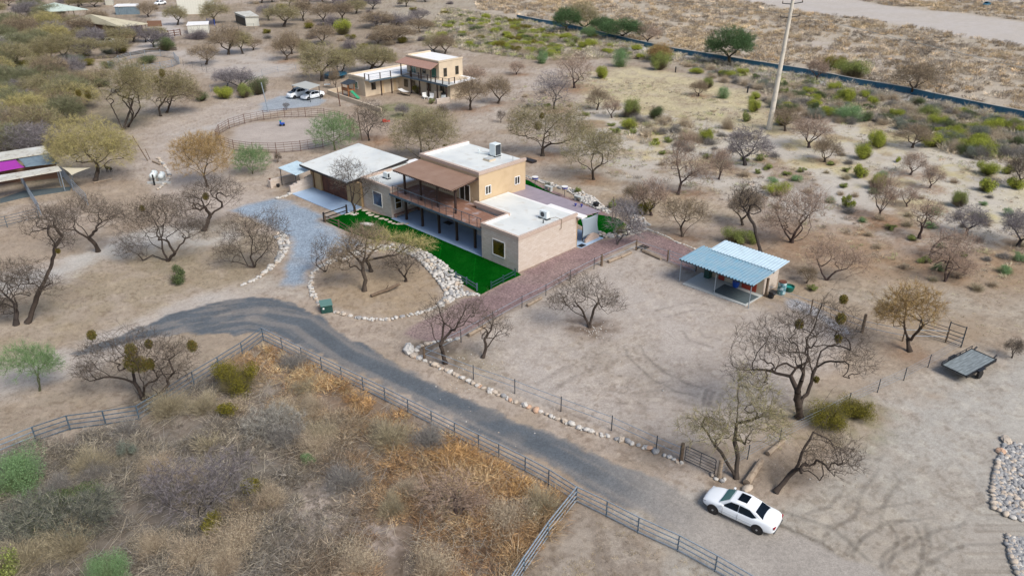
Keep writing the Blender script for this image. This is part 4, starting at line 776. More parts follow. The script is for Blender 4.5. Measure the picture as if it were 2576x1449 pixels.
slab_roof('shade_shelter', [(-30,187),(33,178),(33,183),(-30,193)], 2.2, .1, M['oldroof'], 'narrow pale roof at the left edge below the trees', 'roof shelter', pm=M['post'])
slab_roof('canvas_shelter', [(297,18),(310,10),(328,8),(318,17)], 2.4, .06, M['tanroof'], 'small yellow canvas shelter far up left', 'roof shelter')
block('horse_trailer', [(266,14),(285,14),(287,8),(268,8)], 2.6, M['creamw'], M['roofw'], 'white horse trailer at the top edge of the picture', 'trailer')
wall_run('brown_wall', [G(372,68),G(408,67)], 1.6, .2, M['brownw'], 'short reddish brown wall beside the tan barn')
wall_run('stacked_wall', [G(215,150),G(300,146),G(380,130),G(445,127)], .7, .6, mat('dark_stacked_stone', (.09,.075,.06), .9, n=(1.5,(.18,.15,.12),.5,.65)), 'long dark stacked wall behind the silver pipe ring')
rail_fence([(410,92),(425,94),(440,92),(455,90)], 1.6, [.4,.9,1.5], M['rustpipe'], 'brown timber ramp fence at the end of the pale yard', rr=.08, pr=.1)
panel_fence([(522,62),(541,66)], 'bright blue gate panel by the far yard', 1.7, 5, 'bluep', rr=.06)
panel_fence([(560,70),(600,72),(640,74)], 'thin dark pipe fence beyond the far yard', 1.5, 4, 'tpost')
# ---------------------------------------------------------------- fences
F1 = [(1900,1497),(1798,1437),(1704,1386),(1604,1340),(1525,1299),(1449,1262)]
F1b = [(1380,1218),(1321,1186),(1255,1153),(1204,1128),(1144,1098),(1086,1068),(1027,1038),(969,1008),(914,981),(860,955),(810,930),(760,905),(711,880),(663,856)]
F1c = [(611,894),(552,931),(489,969),(425,1011),(351,1056),(267,1069),(177,1081),(92,1110),(-10,1152),(-120,1200)]
rail_fence(F1+F1b, 1.22, [.12,.48,.84,1.2], M['steelb'], 'long blue grey four rail pipe fence along the lower side of the gravel road', 'pipe_fence', .042, .04, False, railmat=M['steel'])
rail_fence([(663,856)]+F1c, 1.22, [.12,.48,.84,1.2], M['steelb'], 'blue grey four rail pipe fence running from the road corner to the left edge', 'pipe_fence', .038, .05, False)
rail_fence([(1449,1262),(1378,1352),(1318,1440),(1262,1530)], 1.22, [.12,.48,.84,1.2], M['steelb'], 'blue grey pipe fence running down to the bottom edge from the road fence', 'pipe_fence', .042, .05, False, railmat=M['steel'])
rail_fence([(1068,906),(1191,954),(1295,990),(1411,1035),(1538,1083),(1650,1135),(1709,1160)], 1.3, [.62,1.15], M['tpost'], 'thin silver two rail corral fence beside the line of white stones', 'corral_fence', .024, .035, False, railmat=M['steel'])
rail_fence([(1068,906),(1160,861),(1240,815),(1313,774),(1373,744),(1434,708),(1494,677),(1513,668)], 1.25, [.55,1.1], M['tpost'], 'silver two rail corral fence along the red gravel path', 'corral_fence', .022, .035, False, railmat=M['steel'])
rail_fence([(1513,668),(1600,630),(1679,657)], 1.25, [.5,1.1], M['post'], 'silver two rail fence on wooden posts at the far corner of the corral', 'corral_fence', .026, .08, False, railmat=M['steel'])
rail_fence([(1682,661),(1748,685)], 1.35, [.2,.6,1.0,1.3], M['steel'], 'grey pipe gate between the corral corner and the shed', 'gate', .025, .035, False, cat='gate')
rail_fence([(1926,745),(2039,785),(2168,836),(2270,858),(2379,861)], 1.3, [.55,1.1], M['post'], 'two rail fence running right from the shed behind the big bare tree', 'corral_fence', .022, .06, False, railmat=M['steel'])
rail_fence([(2378,860),(2417,874)], 1.95, [.15,.5,.85,1.2,1.85], M['tpost'], 'dark arched pipe gate frame near the flat trailer', 'gate', .035, .05, False, cat='gate')
rail_fence([(2308,838),(2378,860)], 1.4, [.15,.45,.75,1.05,1.35], M['tpost'], 'dark pipe gate beside the orange tree', 'gate', .025, .035, False, cat='gate')
rail_fence([(2417,874),(2334,924),(2273,957),(2207,987),(2133,1022),(2060,1062),(1960,1112),(1880,1155),(1812,1197)], 1.2, [.35,.6,.85,1.1], M['tpost'], 'wire fence on dark steel posts from the trailer to the near gate', 'wire_fence', .01, .035, False, railmat=M['steel'])
def gate(a, b, h, label):
    A = G(*a); B = G(*b); L = math.dist(A, B); e = empty('farm_gate', A, math.atan2(B[1]-A[1], B[0]-A[0]), label, 'gate')
    f = MB().path([(0.05,0,.15),(.05,0,h-.1),(.15,0,h),(L-.2,0,h),(L-.1,0,h-.1),(L-.1,0,.15),(.05,0,.15)], .028); f.build('frame', M['tpost'], e)
    for z in (.35,.58,.82,1.05): MB().tube((.05,0,z),(L-.1,0,z),.018).build('bar', M['tpost'], e)
    MB().tube((L/2,0,.15),(L/2,0,h),.022).build('brace', M['tpost'], e)
gate((1720,1160), (1800,1198), 1.3, 'dark pipe farm gate between two thick wooden posts near the car')
def post(x, y, h, r, m, label, name='wooden_post', lean=(0,0), cat='post'):
    o = MB().tube((0,0,0),(lean[0],lean[1],h),r,r*.9,n=10).build(name, m); o.location = (*G(x, y), 0); tag(o, label, cat); return o
post(1713,1159,1.45,.13,M['post'],'thick dark wooden gate post at the end of the white stone line')
post(1808,1203,1.5,.15,M['log'],'thick pale wooden gate post beside the leaning tree')
post(1068,906,1.25,.11,M['post'],'mossy wooden corner post in the dark bed at the tip of the corral')
post(1513,668,1.1,.14,M['post'],'rough wooden post in the corral fence nearest the block wall')
post(2168,836,1.75,.13,M['post'],'tall wooden post in the fence behind the big bare tree')
post(372,405,3.6,.07,M['post'],'leaning dark timber pole beside the sandy drive',lean=(-1.4,0),cat='pole'); post(378,402,1.6,.05,M['post'],'short stub pole beside the leaning timber pole',lean=(-.4,0),cat='pole')
post(675,282,5.0,.09,M['steel'],'grey lamp pole at the left end of the parking gravel',lean=(-.5,0),cat='pole'); post(856,268,3.4,.09,M['rustpipe'],'rusty pole at the corner of the courtyard wall',lean=(-.25,0),cat='pole')
post(911,355,5.0,.06,M['post'],'slim dark pole between pen and dark bare tree',lean=(-.35,0),cat='pole'); post(1540,562,3.2,.05,M['rustpipe'],'thin rusty pole beside the yellow bush behind the patio',cat='pole')
post(1699,183,1.2,.14,M['black'],'black post at the far end of the wire fence in the dry meadow'); post(1880,234,1.2,.14,M['black'],'black post at the near end of the wire fence in the dry meadow')
post(389,466,1.4,.12,M['black'],'black post in front of the white propane tanks'); post(698,410,1.4,.04,M['post'],'thin stake in the bare ground left of the garage')
def log(a, b, r, label, m='log', lift=0):
    A = Vector((*G(*a), r+lift)); B = Vector((*G(*b), r*.9)); c = A; o = MB().tube((0,0,0), B-A, r, r*.8, n=9).build('log', M[m]); o.location = A; tag(o, label, 'log')
log((1530,662),(1560,650),.17,'pale log inside the corral left of the far corner'); log((1561,650),(1588,638),.16,'pale log nearest the far corner post of the corral')
log((1617,634),(1662,654),.17,'pale log lying right of the far corner post of the corral'); log((1178,847),(1220,824),.19,'pale log lying along the fence behind the two near bare trees'); log((1326,772),(1362,752),.16,'pale log along the corral fence above the middle bare tree')
log((1877,1222),(1914,1165),.25,'thick pale log lying beside the leaning tree near the car'); log((1930,1146),(1970,1112),.18,'slimmer pale log beyond the leaning tree')
log((236,462),(282,452),.1,'thin log edging around the foot of the yellow tree'); log((385,408),(404,416),.15,'short weathered log rail behind the white propane tanks')
# round pens
def ring(pts, h, rails, m, label, sub=3, name='round_pen', pr=.05, rr=.03, closed=True):
    P = [G(*p) for p in pts]; cx = sum(p[0] for p in P)/len(P); cy = sum(p[1] for p in P)/len(P); e = empty(name, (cx, cy), 0, label, 'pen')
    P = [(p[0]-cx, p[1]-cy) for p in P]; Q = P+[P[0]] if closed else P
    for p in P: MB().tube((*p,0),(*p,h+.12),pr,n=6).build('post', M[m], e)
    for z in rails:
        b = MB(); [b.tube((*p,z),(*q,z),rr,n=4) for p, q in zip(Q[:-1], Q[1:])]; b.build('rail', M[m], e)
    if sub:
        b = MB()
        for p, q in zip(Q[:-1], Q[1:]):
            for k in range(1, sub): t = k/sub; b.tube((p[0]*(1-t)+q[0]*t,p[1]*(1-t)+q[1]*t,.1),(p[0]*(1-t)+q[0]*t,p[1]*(1-t)+q[1]*t,h),rr*.7,n=4)
        b.build('stay', M[m], e)
PC = G(722, 337)
def circ(c, rx, n, a0=0, ph=0): return [(c[0]+rx*math.cos(a0+6.2832*i/n), c[1]+rx*math.sin(a0+6.2832*i/n)) for i in range(n)]
far_ = G(722,296); near_ = G(700,385); cyp = (far_[1]+near_[1])/2; rad = (far_[1]-near_[1])/2
_G = G
def ringm(c, r, n, h, rails, m, label, **k):
    global G
    pts = circ(c, r, n, .2); G = lambda x, y, z=0: (x, y); ring(pts, h, rails, m, label, **k); G = _G
ringm((G(722,340)[0]-0.2, cyp), rad*1.03, 19, 1.5, [.15,.5,.85,1.2,1.5], 'rustpipe', 'large round rusted pipe pen on pale sand beyond the garage')
ring([(275,174),(300,158),(330,149),(366,144),(405,143),(440,149),(452,162),(434,169),(405,175),(365,181),(320,183)], 1.5, [.2,.5,.8,1.1,1.4], 'steel', 'small silver pipe ring pen among trees in the upper left', sub=0, rr=.045, pr=.06)
panel_fence([(462,167),(485,171),(509,177),(521,183),(541,188),(560,194)], 'short dark post and wire fence beside the silver ring pen', 1.3, 4, 'tpost', rr=.02)
panel_fence([(530,232),(575,222),(620,208),(660,192),(700,183),(745,178)], 'pale wire fence curving across the sandy slope left of the carport', 1.3, 4, 'steel', rr=.02)
panel_fence([(1700,178),(1738,198),(1767,199),(1823,216),(1869,229),(1882,234)], 'thin wire fence with small gate across the dry meadow', 1.1, 3, 'steel', rr=.012)
# long blue mesh fence on its pale kerb
bf = [(1300,48),(1353,59),(1400,66),(1463,80),(1530,97),(1598,113),(1698,135),(1773,147),(1850,160),(1932,173),(2025,188),(2147,213),(2282,236),(2332,248),(2474,278),(2576,298),(2760,340)]
P = [G(*p) for p in bf]; e = empty('mesh_fence', P[0], 0, 'long low dark blue mesh fence crossing the scrub in front of the river wash', 'fence'); o_ = P[0]
b = MB(); k_ = MB()
for p, q in zip(P[:-1], P[1:]): b.beam((p[0]-o_[0],p[1]-o_[1],.6),(q[0]-o_[0],q[1]-o_[1],.6),.08,1.12); k_.beam((p[0]-o_[0],p[1]-o_[1],1.2),(q[0]-o_[0],q[1]-o_[1],1.2),.24,.10)
b.build('mesh_panel', M['bluefence'], e); k_.build('top_rail', M['palecap'], e)
o = sheet('path', bf[:2]+bf[2:]+[(x, y+16+ (y/60)) for x, y in bf[::-1]], lambda P_, d: np.tile(np.array((.42,.415,.40)), (len(P_), 1))*(.9+.2*fbm(P_[:,0],P_[:,1],.3,5))[:, None], .012, .5, 1.2, 1.0, .2)
# power pole and its lines
pp = empty('power_pole', G(1934,326), 0, 'very tall pale concrete power pole with short black cross arms', 'pole')
hp = 26.; lx = .9
MB().tube((0,0,0),(lx,0,hp),.44,.18,n=14).build('shaft', M['concrete'], pp)
zz = [hgt(1934,326,44), hgt(1934,326,10)]
yb = G(1934,326)[1]; wires = []
for z in zz:
    x = lx*z/hp; MB().tube((x-1.5,0,z+.05),(x-.25,0,z-.05),.07,n=6).tube((x+.25,0,z),(x+1.5,-.2,z+.25),.07,n=6).build('cross_arm', M['black'], pp)
    for s in (-1.45,1.45): MB().lathe([(.05,0),(.09,.08),(.05,.16),(.08,.22),(.04,.3)], 8, (x+s,0,z+(.1 if s<0 else .28))).build('insulator', M['post'], pp)
p0 = G(1934,326)
for i, (zz_, y0, y1) in enumerate([(zz[0], -6, 172)]):
    w = MB(); A = Vector((p0[0]+1.5+lx*.7, yb, zz_+.3)); 
    d = (Vector((at_depth(2576,172,yb-32)[0], yb-32, at_depth(2576,172,yb-32)[1]))-A)
    pts = [A+d*t*1.6-Vector((0,0,4*t*(1-t)*.0)) for t in np.linspace(0,1,14)]; w.path([p-A for p in pts], .03, 4)
    B0 = Vector((at_depth(1560,-8,yb+26)[0], yb+26, at_depth(1560,-8,yb+26)[1])); w.path([Vector((0,0,0)), (B0-A)*.5, (B0-A), (B0-A)*1.5], .03, 4)
    o = w.build('power_line', M['palecap']); o.location = A; tag(o, 'thin pale power line strung from the tall concrete pole over the scrub', 'power line')
# ---------------------------------------------------------------- stones
SR = random.Random(11)
def near(x, y, L):
    best = None
    for nm, px, py in L:
        gx, gy = px, py; d = math.hypot(gx-x, gy-y)
        if best is None or d < best[0]: best = (d, nm, gx, gy)
    if best[0] > 25: return ''
    d, nm, gx, gy = best; dx, dy = x-gx, y-gy
    return ', '+('right beside' if d < .6 else ('left of' if dx < 0 else 'right of') if abs(dx) > abs(dy) else ('in front of' if dy < 0 else 'behind'))+' '+nm
STL = [(n, *G(a, b)) for n, a, b in (('the mossy corner post',1068,906),('the first corral post',1191,954),('the second corral post',1295,990),('the third corral post',1411,1035),('the fourth corral post',1538,1083),('the last corral post',1650,1135),('the dark gate post',1711,1160),('the green utility box',822,782),('the turf tip',1205,742),('the dead trunk',960,740),('the red gravel end',1060,790),('the small island tree',819,684),('the turf rail fence',886,591),('the yellow mesquite',934,683),('the low turf fence',1174,716),('the left band end',603,721),('the left band top',698,590),('the left band middle',712,640),('the spreading mesquite',640,673),('the patio cover',1480,505),('the grey shrubby tree',1553,616),('the island top',955,624))]
smats = [mat('white_stone', (.55,.53,.49), .9, n=(4,(.48,.45,.41),.45,.7)), mat('cream_stone', (.50,.43,.35), .9, n=(4,(.46,.38,.30),.45,.7)), mat('grey_stone', (.28,.28,.28), .9, n=(4,(.40,.40,.39),.45,.7)), mat('orange_stone', (.52,.33,.22), .9, n=(4,(.58,.42,.30),.45,.7))]
stones = []
for k in range(12):
    V, F = blob(.5, 8, 5, k+3, .62); V = [(x*1.15, y*.9, z+.22) for x, y, z in V]; row = []
    for m in smats: me = bpy.data.meshes.new('stone'); me.from_pydata(V, [], F); me.materials.append(m); me.polygons.foreach_set('use_smooth', [k % 2 == 0]*len(F)); me.update(); row.append(me)
    stones.append((row, np.array(V), F))
nst = [0]; extra = {}
def stone(x, y, s, mi, label, group, z=0, big=False):
    if label and not big and group != 'x': label = ('large ' if s > .46 else 'small ' if s < .33 else '')+label.replace('white stone', ['white stone','cream stone','grey stone','orange stone'][mi]).replace('rounded stone', 'rounded '+['white stone','cream stone','grey stone','orange stone'][mi]).replace('pale stone', ['white stone','cream stone','grey stone','orange stone'][mi])+near(x, y, STL)
    row, V, F = SR.choice(stones)
    if nst[0] >= 296 and not big:
        L = extra.setdefault(mi, []); a = SR.uniform(0, 6.28); c, s_ = math.cos(a), math.sin(a)
        W = V*s*np.array((1, SR.uniform(.8,1.1), SR.uniform(.8,1.1))); L.append((np.c_[W[:,0]*c-W[:,1]*s_+x, W[:,0]*s_+W[:,1]*c+y, W[:,2]+z], F)); return
    nst[0] += 1; o = bpy.data.objects.new('stone', row[mi]); col.objects.link(o); o.location = (x, y, z-.02*s); o.rotation_euler = (SR.uniform(-.2,.2), SR.uniform(-.2,.2), SR.uniform(0, 6.28))
    o.scale = (s, s*SR.uniform(.8,1.15), s*SR.uniform(.75,1.1)); tag(o, label, 'stone', group)
def band(pts, wd, s0, s1, label, group, mw=(6,2,2,0), dens=1., endw=None):
    P = GA(pts); n = len(P); L = [math.dist(P[i], P[i+1]) for i in range(n-1)]; tot = sum(L); d = 0
    wds = wd if isinstance(wd, (list, tuple)) else [wd]*n
    while d < tot:
        s = SR.uniform(s0, s1); k = 0; r = d
        while k < n-2 and r > L[k]: r -= L[k]; k += 1
        t = min(1, r/L[k]); p = P[k]*(1-t)+P[k+1]*t; wv = wds[k]*(1-t)+wds[k+1]*t; q = (P[k+1]-P[k])/L[k]; nn = np.array((-q[1], q[0]))
        m = max(1, int(round(wv/(s*.85))))
        for j in range(m):
            o = ((j+.5)/m-.5)*wv+SR.uniform(-.3,.3)*s*.4; ss = s*SR.uniform(.75,1.2); pp_ = p+nn*o+q*SR.uniform(-.3,.3)*s
            stone(pp_[0], pp_[1], ss, SR.choices([0,1,2,3], mw)[0], label, group)
        d += s*.86/dens
tagb = lambda o: None
for x, y, s, mi, lb in ((1030,884,1.15,0,'largest white boulder at the tip of the corral stone border'),(1042,896,.7,1,'cream boulder beside the largest white boulder'),(1047,884,.55,0,'pale boulder between the big white boulder and the dark bed'),(1880,1233,.85,1,'lone cream boulder at the foot of the leaning tree near the car'),(1516,592,.7,1,'cream boulder nearest the arched wall'),(1533,594,.75,0,'white boulder right of the arched wall'),(1550,586,.6,0,'white boulder under the bare shrub behind the patio'),(2531,1110,.85,1,'large pale boulder at the top corner of the cobble bed'),(2519,1138,.6,3,'reddish boulder near the top corner of the cobble bed')):
    g = G(x, y); stone(g[0], g[1], s, mi, lb, 'boulders', big=True)
nst[0] = 9
g = G(925,568); o = bpy.data.objects.new('boulder', stones[2][0][0]); col.objects.link(o); o.location = (*g, .04); o.scale = (1.7,.75,.6); o.rotation_euler = (0,0,-.35); tag(o, 'long flat white boulder lying on the turf', 'boulder')
band([(1048,898),(1075,910),(1100,922),(1150,945),(1190,965),(1225,980),(1260,995),(1290,1009),(1330,1026),(1372,1042),(1400,1054),(1450,1075),(1500,1092),(1545,1102),(1565,1108),(1605,1120),(1650,1136),(1680,1150),(1715,1164)], .42, .24, .58, 'rounded stone in the corral border', 'stones bordering the corral fence', (5,4,1,1))
band([(1795,1198),(1812,1212),(1825,1205)], .4, .3, .5, 'white stone at the pale gate post', 'stones around the gate post', (5,4,1,0))
band([(1048,878),(1065,868),(1095,861),(1130,857),(1160,853)], .4, .3, .55, 'white stone edging the dark bed', 'white stones around the dark bed', (8,1,1,0))
n0 = nst[0]
band([(842,786),(870,792),(900,800),(940,805),(980,804),(1010,798),(1040,792),(1075,784),(1105,772)], .5, .24, .52, 'white stone in the island edge', 'white stones around the island', (8,2,1,0))
band([(803,672),(787,690),(781,712),(784,735),(794,752),(806,768)], .5, .3, .46, 'white stone in the island edge', 'white stones on the left of the island', (8,2,1,0))
band([(698,590),(711,602),(716,618),(712,636),(700,656),(676,680),(650,700),(625,712),(603,721)], [1.3,1.3,1.2,1.0,.7,.6,.55,.5,.45], .26, .60, 'white stone in the driveway border', 'white stones left of the gravel driveway', (8,2,1,0))
band([(1105,772),(1130,752),(1143,738),(1135,715),(1115,690),(1090,665),(1062,645),(1030,630),(990,623),(955,624),(925,632),(880,645),(845,655),(806,672)], [.8,1.3,1.8,2.4,2.3,2.1,1.9,1.8,1.6,1.4,1.2,1.1,.9,.6], .26, .62, 'white stone in the broad rubble band', 'white stones between island and turf', (8,1,2,0))
band([(1150,742),(1175,740),(1205,744)], [1.2,.8,.4], .25, .4, 'white stone beside the tip of the turf', 'white stones at the turf tip', (8,1,2,0))
band([(1323,446),(1345,452),(1375,462),(1400,470),(1430,478),(1455,488),(1475,502),(1500,518),(1535,538)], [.8,.7,.9,.8,1.1,1.6,2.4,1.6,.8], .3, .5, 'white stone in the rubble behind the patio', 'white stones behind the patio', (8,1,4,0))
band([(1505,588),(1530,597),(1560,592),(1590,582),(1612,570),(1600,545),(1580,520)], [.8,.8,1.4,2.2,2.4,1.4,1], .3, .6, 'white stone piled at the back turf', 'white stones at the back turf', (8,2,1,0))
band([(1630,578),(1655,588),(1682,598),(1705,612),(1725,617),(1756,632)], .25, .2, .34, 'white stone edging the red gravel', 'white stones edging the red gravel', (9,1,0,0))
band([(695,500),(712,497),(722,493),(733,487)], .6, .3, .45, 'white stone at the garage slab', 'white stones at the garage slab', (8,1,0,0))
band([(398,400),(412,415),(422,430),(427,445),(418,460),(398,477)], .5, .35, .55, 'pale stone around the propane tanks', 'pale stones around the tanks', (5,4,1,0))
band([(880,538),(893,542),(900,537)], .4, .22, .3, 'white stone ringing the garage tree', 'white stones ringing a tree', (9,1,0,0))
band([(870,541),(890,534),(908,526)], .25, .2, .3, 'white stone beside the slab', 'white stones between slab and turf', (9,1,0,0))
for i in range(60):
    g = G(1500+SR.gauss(0,20), 832+SR.gauss(0,9)); stone(g[0], g[1], SR.uniform(.05,.13), 0, 'small stone around the tree foot', 'x')
for i in range(160):
    x, y = SR.choice([(1200+SR.gauss(0,40),905+SR.gauss(0,20)),(2060+SR.gauss(0,60),1190+SR.gauss(0,35)),(SR.uniform(1050,1700),SR.uniform(880,1150)),(SR.uniform(1100,1420),SR.uniform(880,1010))]); g = G(x, y); stone(g[0], g[1], SR.uniform(.04,.14), SR.choice([0,1]), 's', 'x')
def fill(poly, s0, s1, mw, n, z=0):
    P = GA(poly); lo, hi = P.min(0), P.max(0); pts = []
    for _ in range(n):
        q = np.array([[SR.uniform(lo[0],hi[0]), SR.uniform(lo[1],hi[1])]])
        if sdist(q, P)[0] < 0: stone(q[0][0], q[0][1], SR.uniform(s0,s1), SR.choices([0,1,2,3], mw)[0], '', 'x', z)
CB1 = [(2530,1112),(2620,1130),(2680,1310),(2576,1312),(2532,1292),(2497,1278),(2498,1210),(2512,1150)]; CB2 = [(2534,1352),(2600,1360),(2660,1480),(2575,1470),(2552,1430),(2540,1400)]
dk = lambda P_, d: np.tile(np.array((.10,.10,.11)), (len(P_), 1))
sheet('cobble_base', CB1, dk, .012, .12, .2, .1, .8); sheet('cobble_base', CB2, dk, .012, .12, .2, .1, .8)
fill(CB1, .16, .42, (1,2,7,0), 3000); fill(CB2, .16, .40, (1,3,7,0), 1900)
band([(2524,1135),(2512,1160),(2504,1190),(2498,1220),(2496,1255),(2502,1280),(2530,1295),(2576,1312)], .42, .34, .5, '', 'x', (2,6,1,0)); band([(2533,1350),(2535,1375),(2542,1400),(2552,1425),(2562,1449)], .42, .34, .5, '', 'x', (2,6,1,0))
for i, (V_, nm) in enumerate([(v, k) for k, v in extra.items()]):
    VV = []; QQ = []; n = 0; T = []
    for W, F in V_:
        VV.append(W)
        for f in F:
            if len(f) == 4: QQ.append([n+a for a in f])
            else: T += [[n+f[0], n+f[j], n+f[j+1]] for j in range(1, len(f)-1)]
        n += len(W)
    o = obj('loose_stones', mesh_np('loose_stones', np.concatenate(VV), tris=T, quads=QQ, mat=smats[nm])); o['kind'] = 'stuff'
# ---------------------------------------------------------------- utility box, tanks, trailer
e = empty('utility_box', G(822,782), .35, 'dark green utility box on the island stone border beside the road', 'utility box')
MB().prism([(-.5,-.45),(.5,-.45),(.5,.45),(-.5,.45)], 0, [.72,.72,.86,.86]).build('cabinet', M['dgreen'], e, bevel=.02)
MB().prism([(-.54,-.49),(.54,-.49),(.54,.49),(-.54,.49)], [.72,.72,.87,.87], [.78,.78,.93,.93]).build('lid', M['lgreen'], e, bevel=.01)
MB().box(-.37,-.22,-.46,-.452,.42,.58).build('sticker', M['white'], e); MB().box(.502,.508,-.1,.05,.5,.6).build('sticker', M['white'], e)
for i, (x, y, s) in enumerate(((389,452,.58),(409,453,.50))):
    e = empty('propane_tank', G(x, y), .15, ('taller' if i == 0 else 'shorter')+' white propane tank on the stone ringed pad', 'tank')
    L = 1.9*s*1.2; R = .62*s*1.1; pr = [(.02,-L/2-R*.6),(R*.6,-L/2-R*.45),(R*.9,-L/2-R*.2),(R,-L/2),(R,L/2),(R*.9,L/2+R*.2),(R*.6,L/2+R*.45),(.02,L/2+R*.6)]
    MB().lathe(pr, 18, (0,0,R+.3), axis='y').build('shell', M['tank'], e, smooth=True); MB().box(-.35,.35,-L*.4,-L*.3,0,.45).box(-.35,.35,L*.3,L*.4,0,.45).build('leg', M['slabp'], e); MB().lathe([(.15,0),(.15,.18),(.02,.22)], 12, (0,0,2*R+.28)).build('valve_cover', M['tank'], e)
tag(MB().beam((-1.5,0,.12),(1.5,0,.12),.25,.24).build('stone_kerb', M['slabp'], loc=(*G(401,462),0)), 'pale kerb block in front of the propane tanks', 'kerb')
a, b_, c_, d_ = [Vector((*G(x, y, .75), 0)) for x, y in ((2373,915),(2427,948),(2504,905),(2447,876))]
ct = (a+b_+c_+d_)/4; ux = ((c_-b_)+(d_-a))/2; ang = math.atan2(ux.y, ux.x); TL = ux.length; TW = ((b_-a).length+(c_-d_).length)/2
e = empty('flat_trailer', (ct.x, ct.y), ang, 'grey plank flatbed trailer with black rails parked by the wire fence', 'trailer')
MB().box(-TL/2,TL/2,-TW/2,TW/2,.66,.74).build('deck', M['plank'], e)
b = MB().path([(-TL/2,-TW/2,.74),(TL/2,-TW/2,.74),(TL/2,TW/2,.74),(-TL/2,TW/2,.74),(-TL/2,-TW/2,.74)], .05,4).path([(-TL/2,TW/2,1.0),(TL/2,TW/2,1.0)], .03,4).path([(-TL/2,-TW/2,.62),(TL/2,-TW/2,.62)], .06,4)
for i in range(6): t = -TL/2+TL*i/5; b.tube((t,TW/2,.7),(t,TW/2,1.0),.03,n=4).tube((t,-TW/2,.6),(t,-TW/2,.85),.03,n=4)
b.build('frame', M['black'], e)
for s in (-1,1):
    wo = MB().lathe([(.2,-.1),(.34,-.1),(.36,-.05),(.36,.05),(.34,.1),(.2,.1)], 18, (-TL*.08,s*(TW/2+.14),.36), axis='y').build('wheel', M['tyre'], e); MB().box(-TL*.08-.45,-TL*.08+.45,s*(TW/2+.14)-.14,s*(TW/2+.14)+.14,.76,.80).build('mudguard', M['black'], e)
for s in (-.8,.8): MB().tube((TL/2,s*TW/2,.75),(TL/2+.35,s*TW/2,.9),.08).build('jack', M['black'], e)
